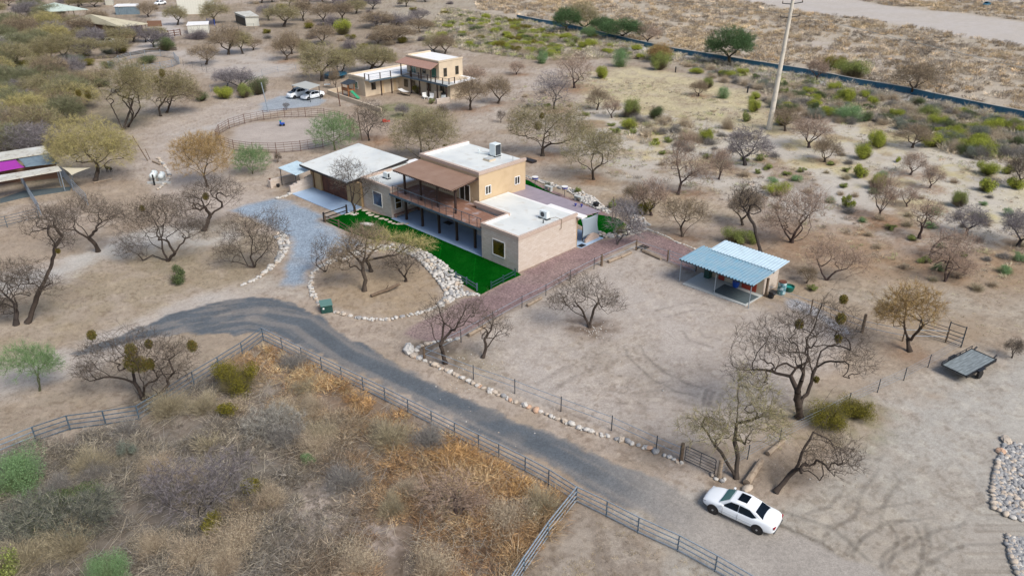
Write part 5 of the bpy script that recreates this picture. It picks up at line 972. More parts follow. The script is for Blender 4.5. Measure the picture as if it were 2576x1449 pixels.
# ---------------------------------------------------------------- cars
def car(x0, y0, x1, y1, wb, label, detail=True, dark=False, body='paint', hgt_=1.0, name='car'):
    A = Vector((*G(x0, y0), 0)); B = Vector((*G(x1, y1), 0)); d = (A-B).normalized(); ang = math.atan2(d.y, d.x)
    side = Vector((d.y, -d.x, 0)); 
    if side.dot(-A) < 0: side = -side
    c = (A+B)/2-side*.78; e = empty(name, (c.x, c.y), ang, label, 'car'); k = hgt_
    h = wb/2; Lf = h+.82; Lr = h+.95; W = .87
    # stations along x (front +): lower body half width, sill z, belt z, hood profile
    st = [(-Lr,.60,.42,.78),(-Lr+.10,.74,.30,.94),(-Lr+.35,.83,.24,1.02),(-h+.1,.87,.22,1.0),(-.6,.88,.20,.98),(0,.88,.20,.97),(.6,.88,.20,.96),(h-.45,.87,.22,.95),(h,.86,.24,.90),(h+.35,.82,.25,.83),(Lf-.12,.72,.27,.73),(Lf,.56,.33,.60)]
    V = []; ns = 12
    for x, w_, zs, zb in st:
        zb *= k; mz = (zs+zb)/2
        prof = [(-w_*.86,zs),(-w_,zs+.12),(-w_*1.02,mz),(-w_*.97,zb-.10),(-w_*.86,zb-.01),(-w_*.4,zb+.035),(w_*.4,zb+.035),(w_*.86,zb-.01),(w_*.97,zb-.10),(w_*1.02,mz),(w_,zs+.12),(w_*.86,zs)]
        V += [(x, p, z) for p, z in prof]
    n = len(st); F = [(i*ns+j, (i+1)*ns+j, (i+1)*ns+(j+1)%ns, i*ns+(j+1)%ns) for i in range(n-1) for j in range(ns)]+[tuple(range(ns)), tuple(range(n*ns-1, (n-1)*ns-1, -1))]
    b = MB().add(V, F); bo = b.build('body', M[body], e, smooth=True); s = bo.modifiers.new('sub', 'SUBSURF'); s.levels = s.render_levels = 2
    # cabin
    zr = 1.37*k; z0 = .93*k
    cb = [(-h-.22,.70,z0+.02),(-h+.30,.61,zr-.17),(-h+.72,.57,zr-.045),(-.35,.57,zr+.01),(.15,.575,zr-.01),(.50,.58,zr-.075),(h-.25,.74,z0)]
    V = []; 
    for x, w_, z in cb: V += [(x,-w_*1.0,z),(x,-w_*.7,z+.03),(x,w_*.7,z+.03),(x,w_,z)]
    base = [(x, s_*(.80 if abs(x) < h-.3 else .72), z0-.08) for x, _, _ in cb for s_ in (-1,1)]
    n = len(cb); F = [(i*4+j, (i+1)*4+j, (i+1)*4+j+1, i*4+j+1) for i in range(n-1) for j in range(3)]
    V2 = V+base; o0 = len(V)
    for i in range(n-1): F += [(o0+i*2, o0+(i+1)*2, (i+1)*4, i*4), (i*4+3, (i+1)*4+3, o0+(i+1)*2+1, o0+i*2+1)]
    F += [(0,1,2,3,o0+1,o0), ((n-1)*4+3,(n-1)*4+2,(n-1)*4+1,(n-1)*4,o0+(n-1)*2,o0+(n-1)*2+1)]
    MB().add(V2, F).build('roof', M[body], e, smooth=False, bevel=.03)
    def pane(name, pts, m, off):
        c_ = sum((Vector(p) for p in pts), Vector())/len(pts); P_ = [Vector(p)+Vector(off) for p in pts]; o = MB().add(P_, [tuple(range(len(P_)))]).build(name, M[m], e); o.modifiers.new('s', 'SOLIDIFY').thickness = .012
    pane('windscreen', [(.55,-.50,zr-.085),(.55,.50,zr-.085),(h-.30,.66,z0+.03),(h-.30,-.66,z0+.03)], 'carglass2' if detail else 'carglass', (.02,0,.03))
    pane('rear_window', [(-h+.36,-.52,zr-.14),(-h+.36,.52,zr-.14),(-h-.18,.63,z0+.03),(-h-.18,-.63,z0+.03)], 'carglass', (-.03,0,.03))
    for s_ in (-1,1):
        pane('side_window', [(.42,s_*.60,zr-.10),(-.08,s_*.605,zr-.06),(-.08,s_*.77,z0-.01),(h-.50,s_*.77,z0-.01)], 'carglass', (0,s_*.035,0))
        pane('side_window', [(-.13,s_*.605,zr-.06),(-h+.66,s_*.595,zr-.10),(-h+.16,s_*.70,z0+.09),(-h+.40,s_*.77,z0-.01),(-.13,s_*.77,z0-.01)], 'carglass', (0,s_*.035,0))
        MB().box(h-.62,h-.50,s_*.93-.08,s_*.93+.08,z0,z0+.12).build('wing_mirror', M[body], e, bevel=.02)
        MB().box(-Lr+.02,-Lr+.12,s_*.60-.13,s_*.60+.13,.70*k,.84*k).build('tail_light', M['lamp'], e, bevel=.02)
        MB().box(Lf-.30,Lf-.10,s_*.60-.14,s_*.60+.14,.60*k,.70*k).build('headlight', M['hlamp'], e, bevel=.02)
        MB().box(-1.0,1.0,s_*.898-.008,s_*.898+.008,.53,.55).build('side_strip', M['slabp'], e)
        for dx in (-.12,.80): MB().box(dx-.005,dx+.005,s_*.896-.006,s_*.896+.006,.32,.84).build('door_gap', M['tpost'], e)
        for x in (-h, h):
            wo = MB().lathe([(.02,-.11),(.30,-.11),(.33,-.08),(.33,.08),(.30,.11),(.02,.11)], 22, (x,s_*.77,.33), axis='y').build('wheel', M['tyre'], e)
            MB().lathe([(.21,-.012),(.21,.012)], 18, (x,s_*.885,.33), axis='y').build('rim', M['rim'], wo); MB().lathe([(.06,-.015),(.06,.015)], 10, (x,s_*.90,.33), axis='y').build('hub', M['rimc'], wo)
            MB().lathe([(.345,-.02),(.36,-.02),(.36,.02),(.345,.02)], 22, (x,s_*.868,.34), axis='y').build('wheel_arch', M['black'], wo)
    if dark: MB().box(h-.35,Lf-.35,-.62,.62,.93*k,.96*k).build('bonnet', M['carglass'], e, bevel=.02); MB().box(-1.1,.5,-.5,.5,zr+.03,zr+.05).build('roof_panel', M['carglass'], e)
    if detail:
        MB().box(-.42,.14,-.36,.36,zr+.042,zr+.058).build('sunroof', M['carglass'], e); MB().box(-Lr+.06,-Lr+.10,-.35,.35,.72,.76).build('boot_trim', M['tpost'], e)
        MB().box(h-.40,h-.30,-.5,.4,.985,1.0).build('wiper_cowl', M['black'], e); MB().box(-Lr+.0,-Lr+.06,-.7,.7,.40,.46).build('bumper_strip', M['tpost'], e)
    return e
K = 1.1646
car(2088/K, 1502/K, 2216.2/K, 1561/K, 2.725, 'white four door car with sunroof parked on the dirt road at lower right')
car(644+535/4, 1012/4, 644+655/4, 986/4, 2.85, 'white saloon car nearest the camera under the grey carport', False, hgt_=1.03)
car(644+405/4, 995/4, 644+500/4, 975/4, 2.75, 'white hatchback car with dark bonnet and glass behind the white saloon under the carport', False, hgt_=1.22, dark=True)
car(401, 14.5, 414, 12.5, 2.8, 'small white car at the top edge in front of the tall metal barn', False, hgt_=1.1)
car(262, 117, 287, 112, 3.0, 'white vehicle half hidden by trees in the upper left', False, hgt_=1.25)
car(2478, 20, 2496, 15, 2.2, 'small blue vehicle beside the river wash at the far upper right', False, body='bluefence', hgt_=1.1)
# ---------------------------------------------------------------- dogs
def dog(x, y, ang, s, label):
    e = empty('dog', G(x, y), ang, label, 'dog'); me = bpy.data.meshes.new('body')
    J = [(0,0,.52),(.25,0,.53),(-.3,0,.52),(.42,0,.66),(.52,0,.76),(.66,0,.74),(.76,0,.71),(.24,.1,.46),(.22,.11,.26),(.24,.11,.03),(.24,-.1,.46),(.26,-.11,.26),(.24,-.11,.03),(-.3,.1,.44),(-.26,.12,.28),(-.36,.12,.18),(-.33,.12,.03),(-.3,-.1,.44),(-.22,-.12,.28),(-.34,-.12,.18),(-.29,-.12,.03),(-.42,0,.52),(-.6,0,.38),(.5,.07,.86),(.5,-.07,.86)]
    R = [.14,.16,.11,.09,.10,.055,.04,.07,.04,.035,.07,.04,.035,.09,.06,.035,.035,.09,.06,.035,.035,.04,.025,.02,.02]
    E_ = [(0,1),(0,2),(1,3),(3,4),(4,5),(5,6),(1,7),(7,8),(8,9),(1,10),(10,11),(11,12),(2,13),(13,14),(14,15),(15,16),(2,17),(17,18),(18,19),(19,20),(2,21),(21,22),(4,23),(4,24)]
    me.from_pydata([tuple(c*s for c in j) for j in J], E_, []); me.materials.append(M['dogfur']); o = bpy.data.objects.new('body', me); col.objects.link(o); o.parent = e
    o.modifiers.new('skin', 'SKIN'); sub = o.modifiers.new('sub', 'SUBSURF'); sub.levels = sub.render_levels = 1
    for v, r in zip(me.skin_vertices[0].data, R): v.radius = (r*s, r*s)
    me.skin_vertices[0].data[0].use_root = True
dog(275, 433, 2.9, 1.15, 'black and tan dog standing by the tree near the stalls'); dog(393, 29, .2, 1.3, 'small dark dog crossing the pale yard in the far upper left')
# ---------------------------------------------------------------- yard things by the second house
e = empty('trampoline', G(845,196), 0, 'dark blue netted trampoline behind the trees left of the courtyard house', 'trampoline')
MB().lathe([(2.0,.8),(2.05,.85),(2.05,.9),(.02,.9)], 24).build('bed', M['black'], e); MB().lathe([(2.05,.7),(2.3,.75),(2.3,.92),(2.05,.92)], 24).build('pad', M['bluefence'], e)
for i in range(8): a_ = .785*i; MB().tube((2.25*math.cos(a_),2.25*math.sin(a_),0),(2.25*math.cos(a_),2.25*math.sin(a_),2.6),.04).build('pole', M['steelb'], e)
e = empty('playset', G(878,243), RZ, 'small timber playset with green slide in the courtyard', 'playset')
for x, y in ((-.9,-.7),(.9,-.7),(.9,.7),(-.9,.7)): MB().box(x-.07,x+.07,y-.07,y+.07,0,2.4).build('post', M['playwood'], e)
MB().box(-1,1,-.8,.8,1.2,1.3).box(-1,1,-.8,-.74,1.3,1.8).build('platform', M['playwood'], e); MB().prism([(-1.1,-1),(1.1,-1),(1.1,1),(-1.1,1)], 2.4, [2.4,2.4,2.9,2.9]).build('roof', M['tpost'], e)
MB().prism([(.9,-.35),(3.2,-.35),(3.2,.25),(.9,.25)], [1.2,.12,.12,1.2], [1.28,.2,.2,1.28]).build('slide', M['slide'], e)
e = empty('toy_tractor', G(710,317), .3, 'small green and blue toy tractor inside the round pen', 'toy'); e.scale = (.7,.7,.7)
MB().box(-.5,.6,-.3,.3,.3,.7).box(-.5,-.1,-.28,.28,.7,1.2).build('body', M['bluep'], e); MB().box(-.55,0,-.33,.33,1.2,1.3).build('canopy', M['slide'], e)
for x in (-.35,.4):
    for y in (-.36,.36): MB().lathe([(.05,-.08),(.26,-.08),(.26,.08),(.05,.08)], 12, (x,y,.26), axis='y').build('wheel', M['tyre'], e)
e = empty('kids_playhouse', G(968,307), .4, 'bright red and orange toy beside the dark bare tree', 'toy'); e.scale = (.65,.65,.65); MB().box(-.6,.3,-.35,.35,0,.7).build('body', M['orangep'], e, bevel=.08); MB().box(.3,1.3,-.3,.3,0,.3).build('slide', M['orangep'], e, bevel=.05)
def chair(x, y, ang, m, label):
    e = empty('garden_chair', G(x, y), ang, label, 'chair'); MB().box(-.4,.4,-.4,.4,.35,.45).build('seat', m, e); MB().prism([(-.4,.35),(.4,.35),(.4,.45),(-.4,.45)], .45, 1.1).build('backrest', m, e)
    for px_, py_ in ((-.35,-.35),(.35,-.35),(.35,.35),(-.35,.35)): MB().box(px_-.04,px_+.04,py_-.04,py_+.04,0,.35).build('leg', m, e)
chair(1070,249,.5,M['white'],'white garden chair on the left of the courtyard pair'); chair(1085,251,-.3,M['white'],'white garden chair beside the tan box in the courtyard')
e = empty('grill', G(1117,251), .2, 'black and white grill at the right of the courtyard', 'grill'); MB().box(-.5,.5,-.3,.3,.2,.9).build('cart', M['tank'], e); MB().lathe([(.02,-.5),(.3,-.5),(.3,.5),(.02,.5)], 12, (0,0,1.0), axis='x').build('hood', M['black'], e)
local('tan_box', MB().box(-.7,.7,-.4,.4,0,1.5), M['stucco2'], 'upright tan box leaning near the white garden chairs', 'box', O=G(1103,250))
e = empty('hammock', G(1020,240), RZ, 'pale hammock slung on its stand in the courtyard', 'hammock'); V = [(x, y, .7+.28*(x/1.6)**2) for x in np.linspace(-1.6,1.6,9) for y in (-.5,0,.5)]; MB().add(V, [(i*3+j,(i+1)*3+j,(i+1)*3+j+1,i*3+j+1) for i in range(8) for j in range(2)]).build('bed', M['white'], e); MB().path([(-2,0,1.2),(-1.2,0,.1),(1.2,0,.1),(2,0,1.2)], .05).build('stand', M['tpost'], e)
e = empty('swing_seat', G(824,220), .2, 'pale hanging swing seat under the tree by the trampoline', 'swing'); MB().box(-.6,.6,-.3,.3,.5,.6).build('seat', M['tank'], e); MB().path([(-.6,0,.55),(-.6,0,2.6),(.6,0,2.6),(.6,0,.55)], .03).build('frame', M['tpost'], e)
for i, (x, y) in enumerate(((1346,472),(1420,497))):
    e = empty('bird_feeder', G(x, y), 0, ('farther' if i == 0 else 'nearer')+' blue topped bowl on a thin post in the back red gravel', 'bird feeder'); MB().tube((0,0,0),(0,0,1.1),.03).build('post', M['tpost'], e); MB().lathe([(.1,1.1),(.38,1.2),(.4,1.38),(.3,1.40)], 16).build('bowl', mat('cobalt_bowl', (.04,.05,.32), .3), e); MB().lathe([(.40,1.385),(.42,1.44),(.30,1.44)], 16).build('rim', M['white'], e)
for i, (x, y) in enumerate(((1380,480),(1455,506))):
    local('stone_bench', MB().box(-.55,.55,-.25,.25,.5,.62).box(-.5,-.3,-.2,.2,0,.5).box(.3,.5,-.2,.2,0,.5), M['slabp'], ('farther' if i == 0 else 'nearer')+' pale stone bench in the back red gravel', 'bench', O=G(x, y))
o = local('black_pot', MB().lathe([(.2,0),(.35,.25),(.38,.55),(.3,.6),(.02,.6)], 14), M['black'], 'round black pot at the corner behind the patio cover', 'pot', O=G(1499,521), rz=0)
for i, (u, v) in enumerate(((-2.6,11.6),(-2.0,11.9))): local('roof_vent', MB().lathe([(.06,0),(.06,.2),(.14,.2),(.14,.3),(.02,.36)], 10, (u,v,3.12)), mat('cobalt_vent', (.04,.05,.25), .4), ('left' if i == 0 else 'right')+' one of the two small blue vents on the mauve patio cover', 'roof vent')
local('brush_pile', MB().path([(-.6,0,.1),(-.2,.2,.3),(.3,-.1,.25),(.8,.1,.1)], .08).path([(-.5,.3,.1),(.2,.3,.35),(.7,.3,.1)], .07).path([(-.3,-.3,.08),(.5,-.2,.3)], .08), M['fascia'], 'dark pile of branches at the far corner post of the corral', 'brush pile', O=G(1616,627), rz=.3)
o = local('fallen_trunk', MB().path([(0,0,.18),(.8,.5,.25),(1.6,.9,.32),(2.6,1.5,.55)], .15, 9).path([(1.3,.8,.3),(1.6,.6,.9)], .04), M['post'], 'thick dead trunk lying on the ground in the island', 'fallen trunk', O=G(934,748), rz=.1)
# ---------------------------------------------------------------- trees and shrubs
def nrm(v): return v/np.maximum(np.linalg.norm(v, axis=-1, keepdims=True), 1e-9)
def tubes(A, B, ra, rb, n):
    d = nrm(B-A); up = np.where(np.abs(d[:, 2:3]) > .9, np.array([[1., 0, 0]]), np.array([[0, 0, 1.]])); u = nrm(np.cross(d, up)); v = np.cross(d, u)
    t = np.arange(n)*2*np.pi/n; c = np.cos(t)[None, :, None]; s = np.sin(t)[None, :, None]
    R = u[:, None]*c+v[:, None]*s; V = np.concatenate([A[:, None]+R*ra[:, None, None], B[:, None]+R*rb[:, None, None]], 1)
    m = len(A); i = np.arange(n); q = np.stack([i, (i+1) % n, (i+1) % n+n, i+n], 1)
    return V.reshape(-1, 3), (q[None]+(np.arange(m)*2*n)[:, None, None]).reshape(-1, 4)
ST = dict(  # twig colours, leaf colours, twigs per tip, length, width, leaves per tip, leaf size, droop, bark
 dark=dict(tw=[(.10,.08,.065),(.17,.14,.11)], lf=[(.26,.24,.15)], nt=8, L=.66, w=.020, nl=0, ls=.06, dr=.15, bk=(.055,.045,.04)),
 brown=dict(tw=[(.26,.20,.14),(.34,.27,.18),(.20,.155,.115)], lf=[(.36,.31,.15)], nt=10, L=.66, w=.021, nl=3, ls=.06, dr=.1, bk=(.075,.058,.045)),
 olive=dict(tw=[(.29,.25,.14),(.23,.19,.11),(.33,.30,.19)], lf=[(.33,.32,.12),(.27,.27,.10)], nt=11, L=.7, w=.021, nl=8, ls=.07, dr=.15, bk=(.065,.052,.042)),
 yellow=dict(tw=[(.40,.355,.16),(.30,.26,.13),(.45,.385,.18)], lf=[(.46,.42,.13),(.38,.35,.12)], nt=15, L=.66, w=.021, nl=12, ls=.07, dr=.15, bk=(.07,.055,.045)),
 pink=dict(tw=[(.37,.27,.205),(.44,.335,.26),(.26,.19,.15)], lf=[(.40,.30,.20)], nt=7, L=.66, w=.020, nl=3, ls=.055, dr=.05, bk=(.07,.05,.045)),
 orange=dict(tw=[(.38,.26,.11),(.30,.20,.10),(.42,.30,.14)], lf=[(.42,.30,.10)], nt=15, L=.66, w=.021, nl=8, ls=.06, dr=.05, bk=(.06,.045,.035)),
 grey=dict(tw=[(.22,.20,.21),(.28,.26,.26),(.17,.15,.16)], lf=[(.25,.23,.22)], nt=10, L=.66, w=.021, nl=0, ls=.05, dr=.1, bk=(.06,.052,.05)),
 purple=dict(tw=[(.20,.18,.185),(.26,.235,.245),(.15,.13,.135)], lf=[(.2,.18,.2)], nt=12, L=.45, w=.02, nl=0, ls=.05, dr=.1, bk=(.06,.052,.05)),
 verde=dict(tw=[(.19,.28,.13),(.14,.22,.10)], lf=[(.19,.30,.12),(.25,.37,.17),(.13,.23,.09)], nt=16, L=.55, w=.017, nl=60, ls=.055, dr=.0, bk=(.12,.13,.07)),
 dkgreen=dict(tw=[(.09,.14,.06),(.07,.11,.05)], lf=[(.08,.16,.06),(.11,.21,.08),(.05,.11,.04)], nt=14, L=.66, w=.021, nl=34, ls=.08, dr=.0, bk=(.08,.07,.05)),
 bare=dict(tw=[(.115,.09,.07),(.19,.155,.125),(.085,.07,.058)], lf=[(.2,.2,.1)], nt=5, L=.55, w=.018, nl=0, ls=.05, dr=.05, bk=(.06,.046,.038)),
)
ST['moss'] = dict(tw=[(.20,.20,.12),(.16,.165,.10),(.25,.24,.15)], lf=[(.17,.20,.09),(.21,.24,.11)], nt=16, L=.66, w=.021, nl=14, ls=.07, dr=.1, bk=(.06,.055,.045))
ST['tangle'] = dict(tw=[(.13,.14,.115),(.20,.205,.165),(.09,.095,.08),(.30,.29,.22)], lf=[(.15,.2,.09)], nt=22, L=.5, w=.018, nl=4, ls=.05, dr=.1, bk=(.07,.07,.065))
def polyline(pts, step, rng, jit):
    out = [np.array(pts[0], float)]
    for a, b in zip(pts[:-1], pts[1:]):
        a = np.array(a, float); b = np.array(b, float); n = max(1, int(round(np.linalg.norm(b-a)/step)))
        for k in range(1, n+1): out.append(a+(b-a)*k/n+(rng.normal(0, jit, 3) if k < n else 0))
    return out
def grow(limbs, crowns, R, style, seed, ntar=None, mist=(), dens=1.):
    rng = np.random.default_rng(seed); S = ST[style]; pos = [np.zeros(3)]; par = [-1]
    for L in limbs:
        P = polyline(L, .45, rng, .035); A = np.array(pos); j = int(np.argmin(((A-P[0])**2).sum(1)))
        for p in (P[1:] if np.linalg.norm(A[j]-P[0]) < .4 else P): pos.append(p); par.append(j); j = len(pos)-1
    nl = len(pos); T = []
    for c, r in crowns:
        vol = (r[0]*r[1]+r[0]*r[2])/2; n = int(min(80+62*vol, 900)*min(dens, 1.3))
        d = nrm(rng.normal(size=(n, 3))); d[:, 2] = np.where(d[:, 2] < -.7, -d[:, 2]*.5, d[:, 2]); T.append(np.array(c)+d*np.array(r)*(rng.random((n, 1))**.45))
    T += [np.array([c]) for c, r in mist]; T = np.concatenate(T); T[:, 2] = np.maximum(T[:, 2], .35)
    base = np.array(pos[0]); T = T[np.argsort(((T-base)**2).sum(1))]
    pr = []
    for c, r in crowns:
        m = int(4+3*math.sqrt(r[0]*r[2])); d = nrm(rng.normal(size=(m, 3))); d[:, 2] = np.abs(d[:, 2])*.9+.05; pr.append(np.array(c)+d*np.array(r)*rng.uniform(.8, 1., (m, 1)))
    pr = np.concatenate(pr); pr[:, 2] = np.maximum(pr[:, 2], .5); npr = len(pr); T = np.concatenate([pr, T])
    A = np.zeros((nl+len(T)*13, 3)); A[:nl] = pos; na = nl; low = np.zeros(len(A)); zt = max(T[:, 2].mean()*.35, .2)
    low[:nl] = np.where(A[:nl, 2] < zt*.6, 1.2, 0)
    for ti, t in enumerate(T):
        if ti < npr: dd = np.sqrt(((A[:nl]-t)**2).sum(1))+low[:nl]*.3+np.maximum(A[:nl, 2]-t[2], 0)*1.5+rng.random(nl)*.9
        else: dd = np.sqrt(((A[:na]-t)**2).sum(1))+low[:na]+np.maximum(A[:na, 2]-t[2], 0)*.6
        j = int(np.argmin(dd)); p = A[j]; v = t-p; L = np.linalg.norm(v)
        if L < .12: continue
        n = min(12, max(1, int(math.ceil(L/.4)))); pj = par[j]; d0 = nrm(p-A[pj]) if pj >= 0 else np.array([0, 0, 1.]); c1 = p+d0*L*.22+(t-p)*.3+np.array([0, 0, L*.08]); 
        for k in range(1, n+1):
            s = k/n; q = (1-s)**2*p+2*s*(1-s)*c1+s*s*t+(rng.normal(0, .04*min(1, L), 3) if k < n else 0); q[2] = max(q[2], .06)
            if na >= len(A): break
            A[na] = q; par.append(j); j = na; na += 1
    A = A[:na]; par = np.array(par[:na]); w = np.zeros(na); kids = np.zeros(na, int)
    for i in range(na-1, 0, -1):
        if kids[i] == 0: w[i] += 1
        w[par[i]] += w[i]; kids[par[i]] += 1
    r0 = .0075; rad = np.maximum(r0, R*.82*(np.maximum(w, 1)/max(w[0], 2))**.66)
    i = np.arange(1, na); p = par[1:]; ra = np.where(p == 0, rad[i]*1.15, np.minimum(rad[p], rad[i]*1.25)); rb = rad[i]
    fl = np.where(A[p][:, 2] < .05, 1.35, 1.0); ra = ra*fl
    big = rb > R*.28 if R > .1 else rb > R*.5; big |= p == 0; out = {}
    def pack(mask, n): return tubes(A[p][mask], A[i][mask], ra[mask], rb[mask], n)
    V, Q = pack(big, 8); bk = np.array(S['bk']); C = np.tile(bk, (len(V), 1))*(.8+.5*rng.random((len(V), 1))); out['trunk'] = (V, None, Q, C)
    V1, Q1 = pack(~big & (rad[i] > .02), 5); ra = np.maximum(ra, .010); rb = np.maximum(rb, .009); V2, Q2 = pack(~big & (rad[i] <= .02), 3)
    tips = np.where(kids == 0)[0]; fine = np.where((rad < .016) & (kids > 0))[0]; src = np.concatenate([np.repeat(tips, S['nt']), np.repeat(fine, S['nt']//4+1)])
    d0 = nrm(A[src]-A[np.maximum(par[src], 0)]); cc_ = A[nl:].mean(0) if na > nl else A.mean(0); d = nrm(d0*.45+rng.normal(0, .5, (len(src), 3))+nrm(A[src]-cc_*np.array((1,1,.8)))*.35+np.array([0, 0, .25-S['dr']])); L = S['L']*rng.uniform(.5, 1.5, (len(src), 1)); side = nrm(np.cross(d, rng.normal(size=d.shape)))*S['w']*.5
    o = A[src]+rng.normal(0, .05, (len(src), 3)); bend = np.array([0, 0, -1.])*L*S['dr']; TV = np.stack([o-side, o+side, o+d*L+bend], 1).reshape(-1, 3); TV[:, 2] = np.maximum(TV[:, 2], .02)
    tc = np.array(S['tw'])[rng.integers(0, len(S['tw']), len(src))]*(.75+.5*rng.random((len(src), 1))); TT = np.arange(len(TV)).reshape(-1, 3); ends = (o+d*L+bend)
    VV = [V1, V2, TV]; CC = [np.tile(bk*1.0, (len(V1), 1)), np.tile(bk*.75+np.array(S['tw'][0])*.25, (len(V2), 1)), np.repeat(tc, 3, 0)]; tris = [TT+len(V1)+len(V2)]; quads = np.concatenate([Q1, Q2+len(V1)])
    n0 = len(V1)+len(V2)+len(TV)
    if S['nl']:
        m = len(tips)*S['nl']; k = rng.integers(0, len(ends), m); f = rng.random((m, 1)); c = o[k]*(1-f)+ends[k]*f+rng.normal(0, .06, (m, 3)); a = nrm(rng.normal(size=(m, 3)))*S['ls']; b = nrm(rng.normal(size=(m, 3)))*S['ls']
        LV = np.stack([c, c+a, c+b], 1).reshape(-1, 3); LV[:, 2] = np.maximum(LV[:, 2], .02); lc = np.array(S['lf'])[rng.integers(0, len(S['lf']), m)]*(.7+.6*rng.random((m, 1))); VV.append(LV); CC.append(np.repeat(lc, 3, 0)); tris.append(np.arange(len(LV)).reshape(-1, 3)+n0)
    out['crown'] = (np.concatenate(VV), np.concatenate(tris), quads, np.concatenate(CC))
    for c, r in mist:
        m = int(2600*min(1.5, r/.7)); d = nrm(rng.normal(size=(m, 3))); cc = np.array(c)+d*r*(rng.random((m, 1))**.4)*np.array((.9, .9, 1.15)); a = nrm(rng.normal(size=(m, 3)))*.07; b = nrm(rng.normal(size=(m, 3)))*.07
        LV = np.stack([cc, cc+a, cc+b], 1).reshape(-1, 3); lc = np.array([(.17,.15,.03),(.11,.11,.025),(.20,.13,.04)])[rng.integers(0, 3, m)]*(.6+.7*rng.random((m, 1))); out.setdefault('m', []).append((LV, np.arange(len(LV)).reshape(-1, 3), None, np.repeat(lc, 3, 0)))
    return out
def tree_objs(name, parts, loc, label, cat, group=None, rz=0, s=None):
    e = empty(name, loc, rz, label, cat, group)
    if s: e.scale = s
    for k in ('trunk', 'crown'):
        V, T, Q, C = parts[k]; obj(k, mesh_np(k, V, T, Q, C, VEG, smooth=(k == 'trunk')), e)
    for V, T, Q, C in parts.get('m', []): obj('mistletoe', mesh_np('mistletoe', V, T, Q, C, VEG), e)
    return e
def ftree(style, bx_, by_, crowns, limbs, R, label, mist=(), dens=1., name='mesquite_tree', cat='tree', dz=.8):
    crowns = [(a, b+c*0+3, c*1.12, d*1.14) for a, b, c, d in crowns]; name = 'palo_verde' if style == 'verde' else name
    g = G(bx_, by_); yb = g[1]; rng = np.random.default_rng(int(bx_*7+by_)); c0 = at_depth(bx_, by_, yb)
    cy = {}
    def W(x, y): q = at_depth(x, y, yb); return q[0]-c0[0], q[1]-c0[1]
    LL = []
    for L in limbs:
        sgn = rng.choice([-1, 1])*rng.uniform(.2, .6); X0, Z0 = W(*L[0]); P = []
        known = cy.get(tuple(L[0]), 0.) ; acc = known
        for k, pt_ in enumerate(L):
            x, z = W(*pt_)
            if k: x1, z1 = W(*L[k-1]); acc += math.hypot(x-x1, z-z1)*sgn
            cy.setdefault(tuple(pt_), acc); P.append((x, acc, max(z, .0 if k == 0 else .08)))
        LL.append(P)
    CR = []
    for cx_, cyy, rx, ry in crowns:
        x, z = W(cx_, cyy); r = rx/ppm(by_)*.93; rz_ = ry/ppm(by_)*1.08; CR.append(((x, 0, max(z, rz_*.55)), (r, r*dz, rz_)))
    MI = []
    for mx, my, mr in mist: x, z = W(mx, my); MI.append(((x, rng.uniform(-.6, .3), z), mr/ppm(by_)))
    return tree_objs(name, grow(LL, CR, R, style, int(bx_+3*by_), mist=MI, dens=dens), g, label, cat)
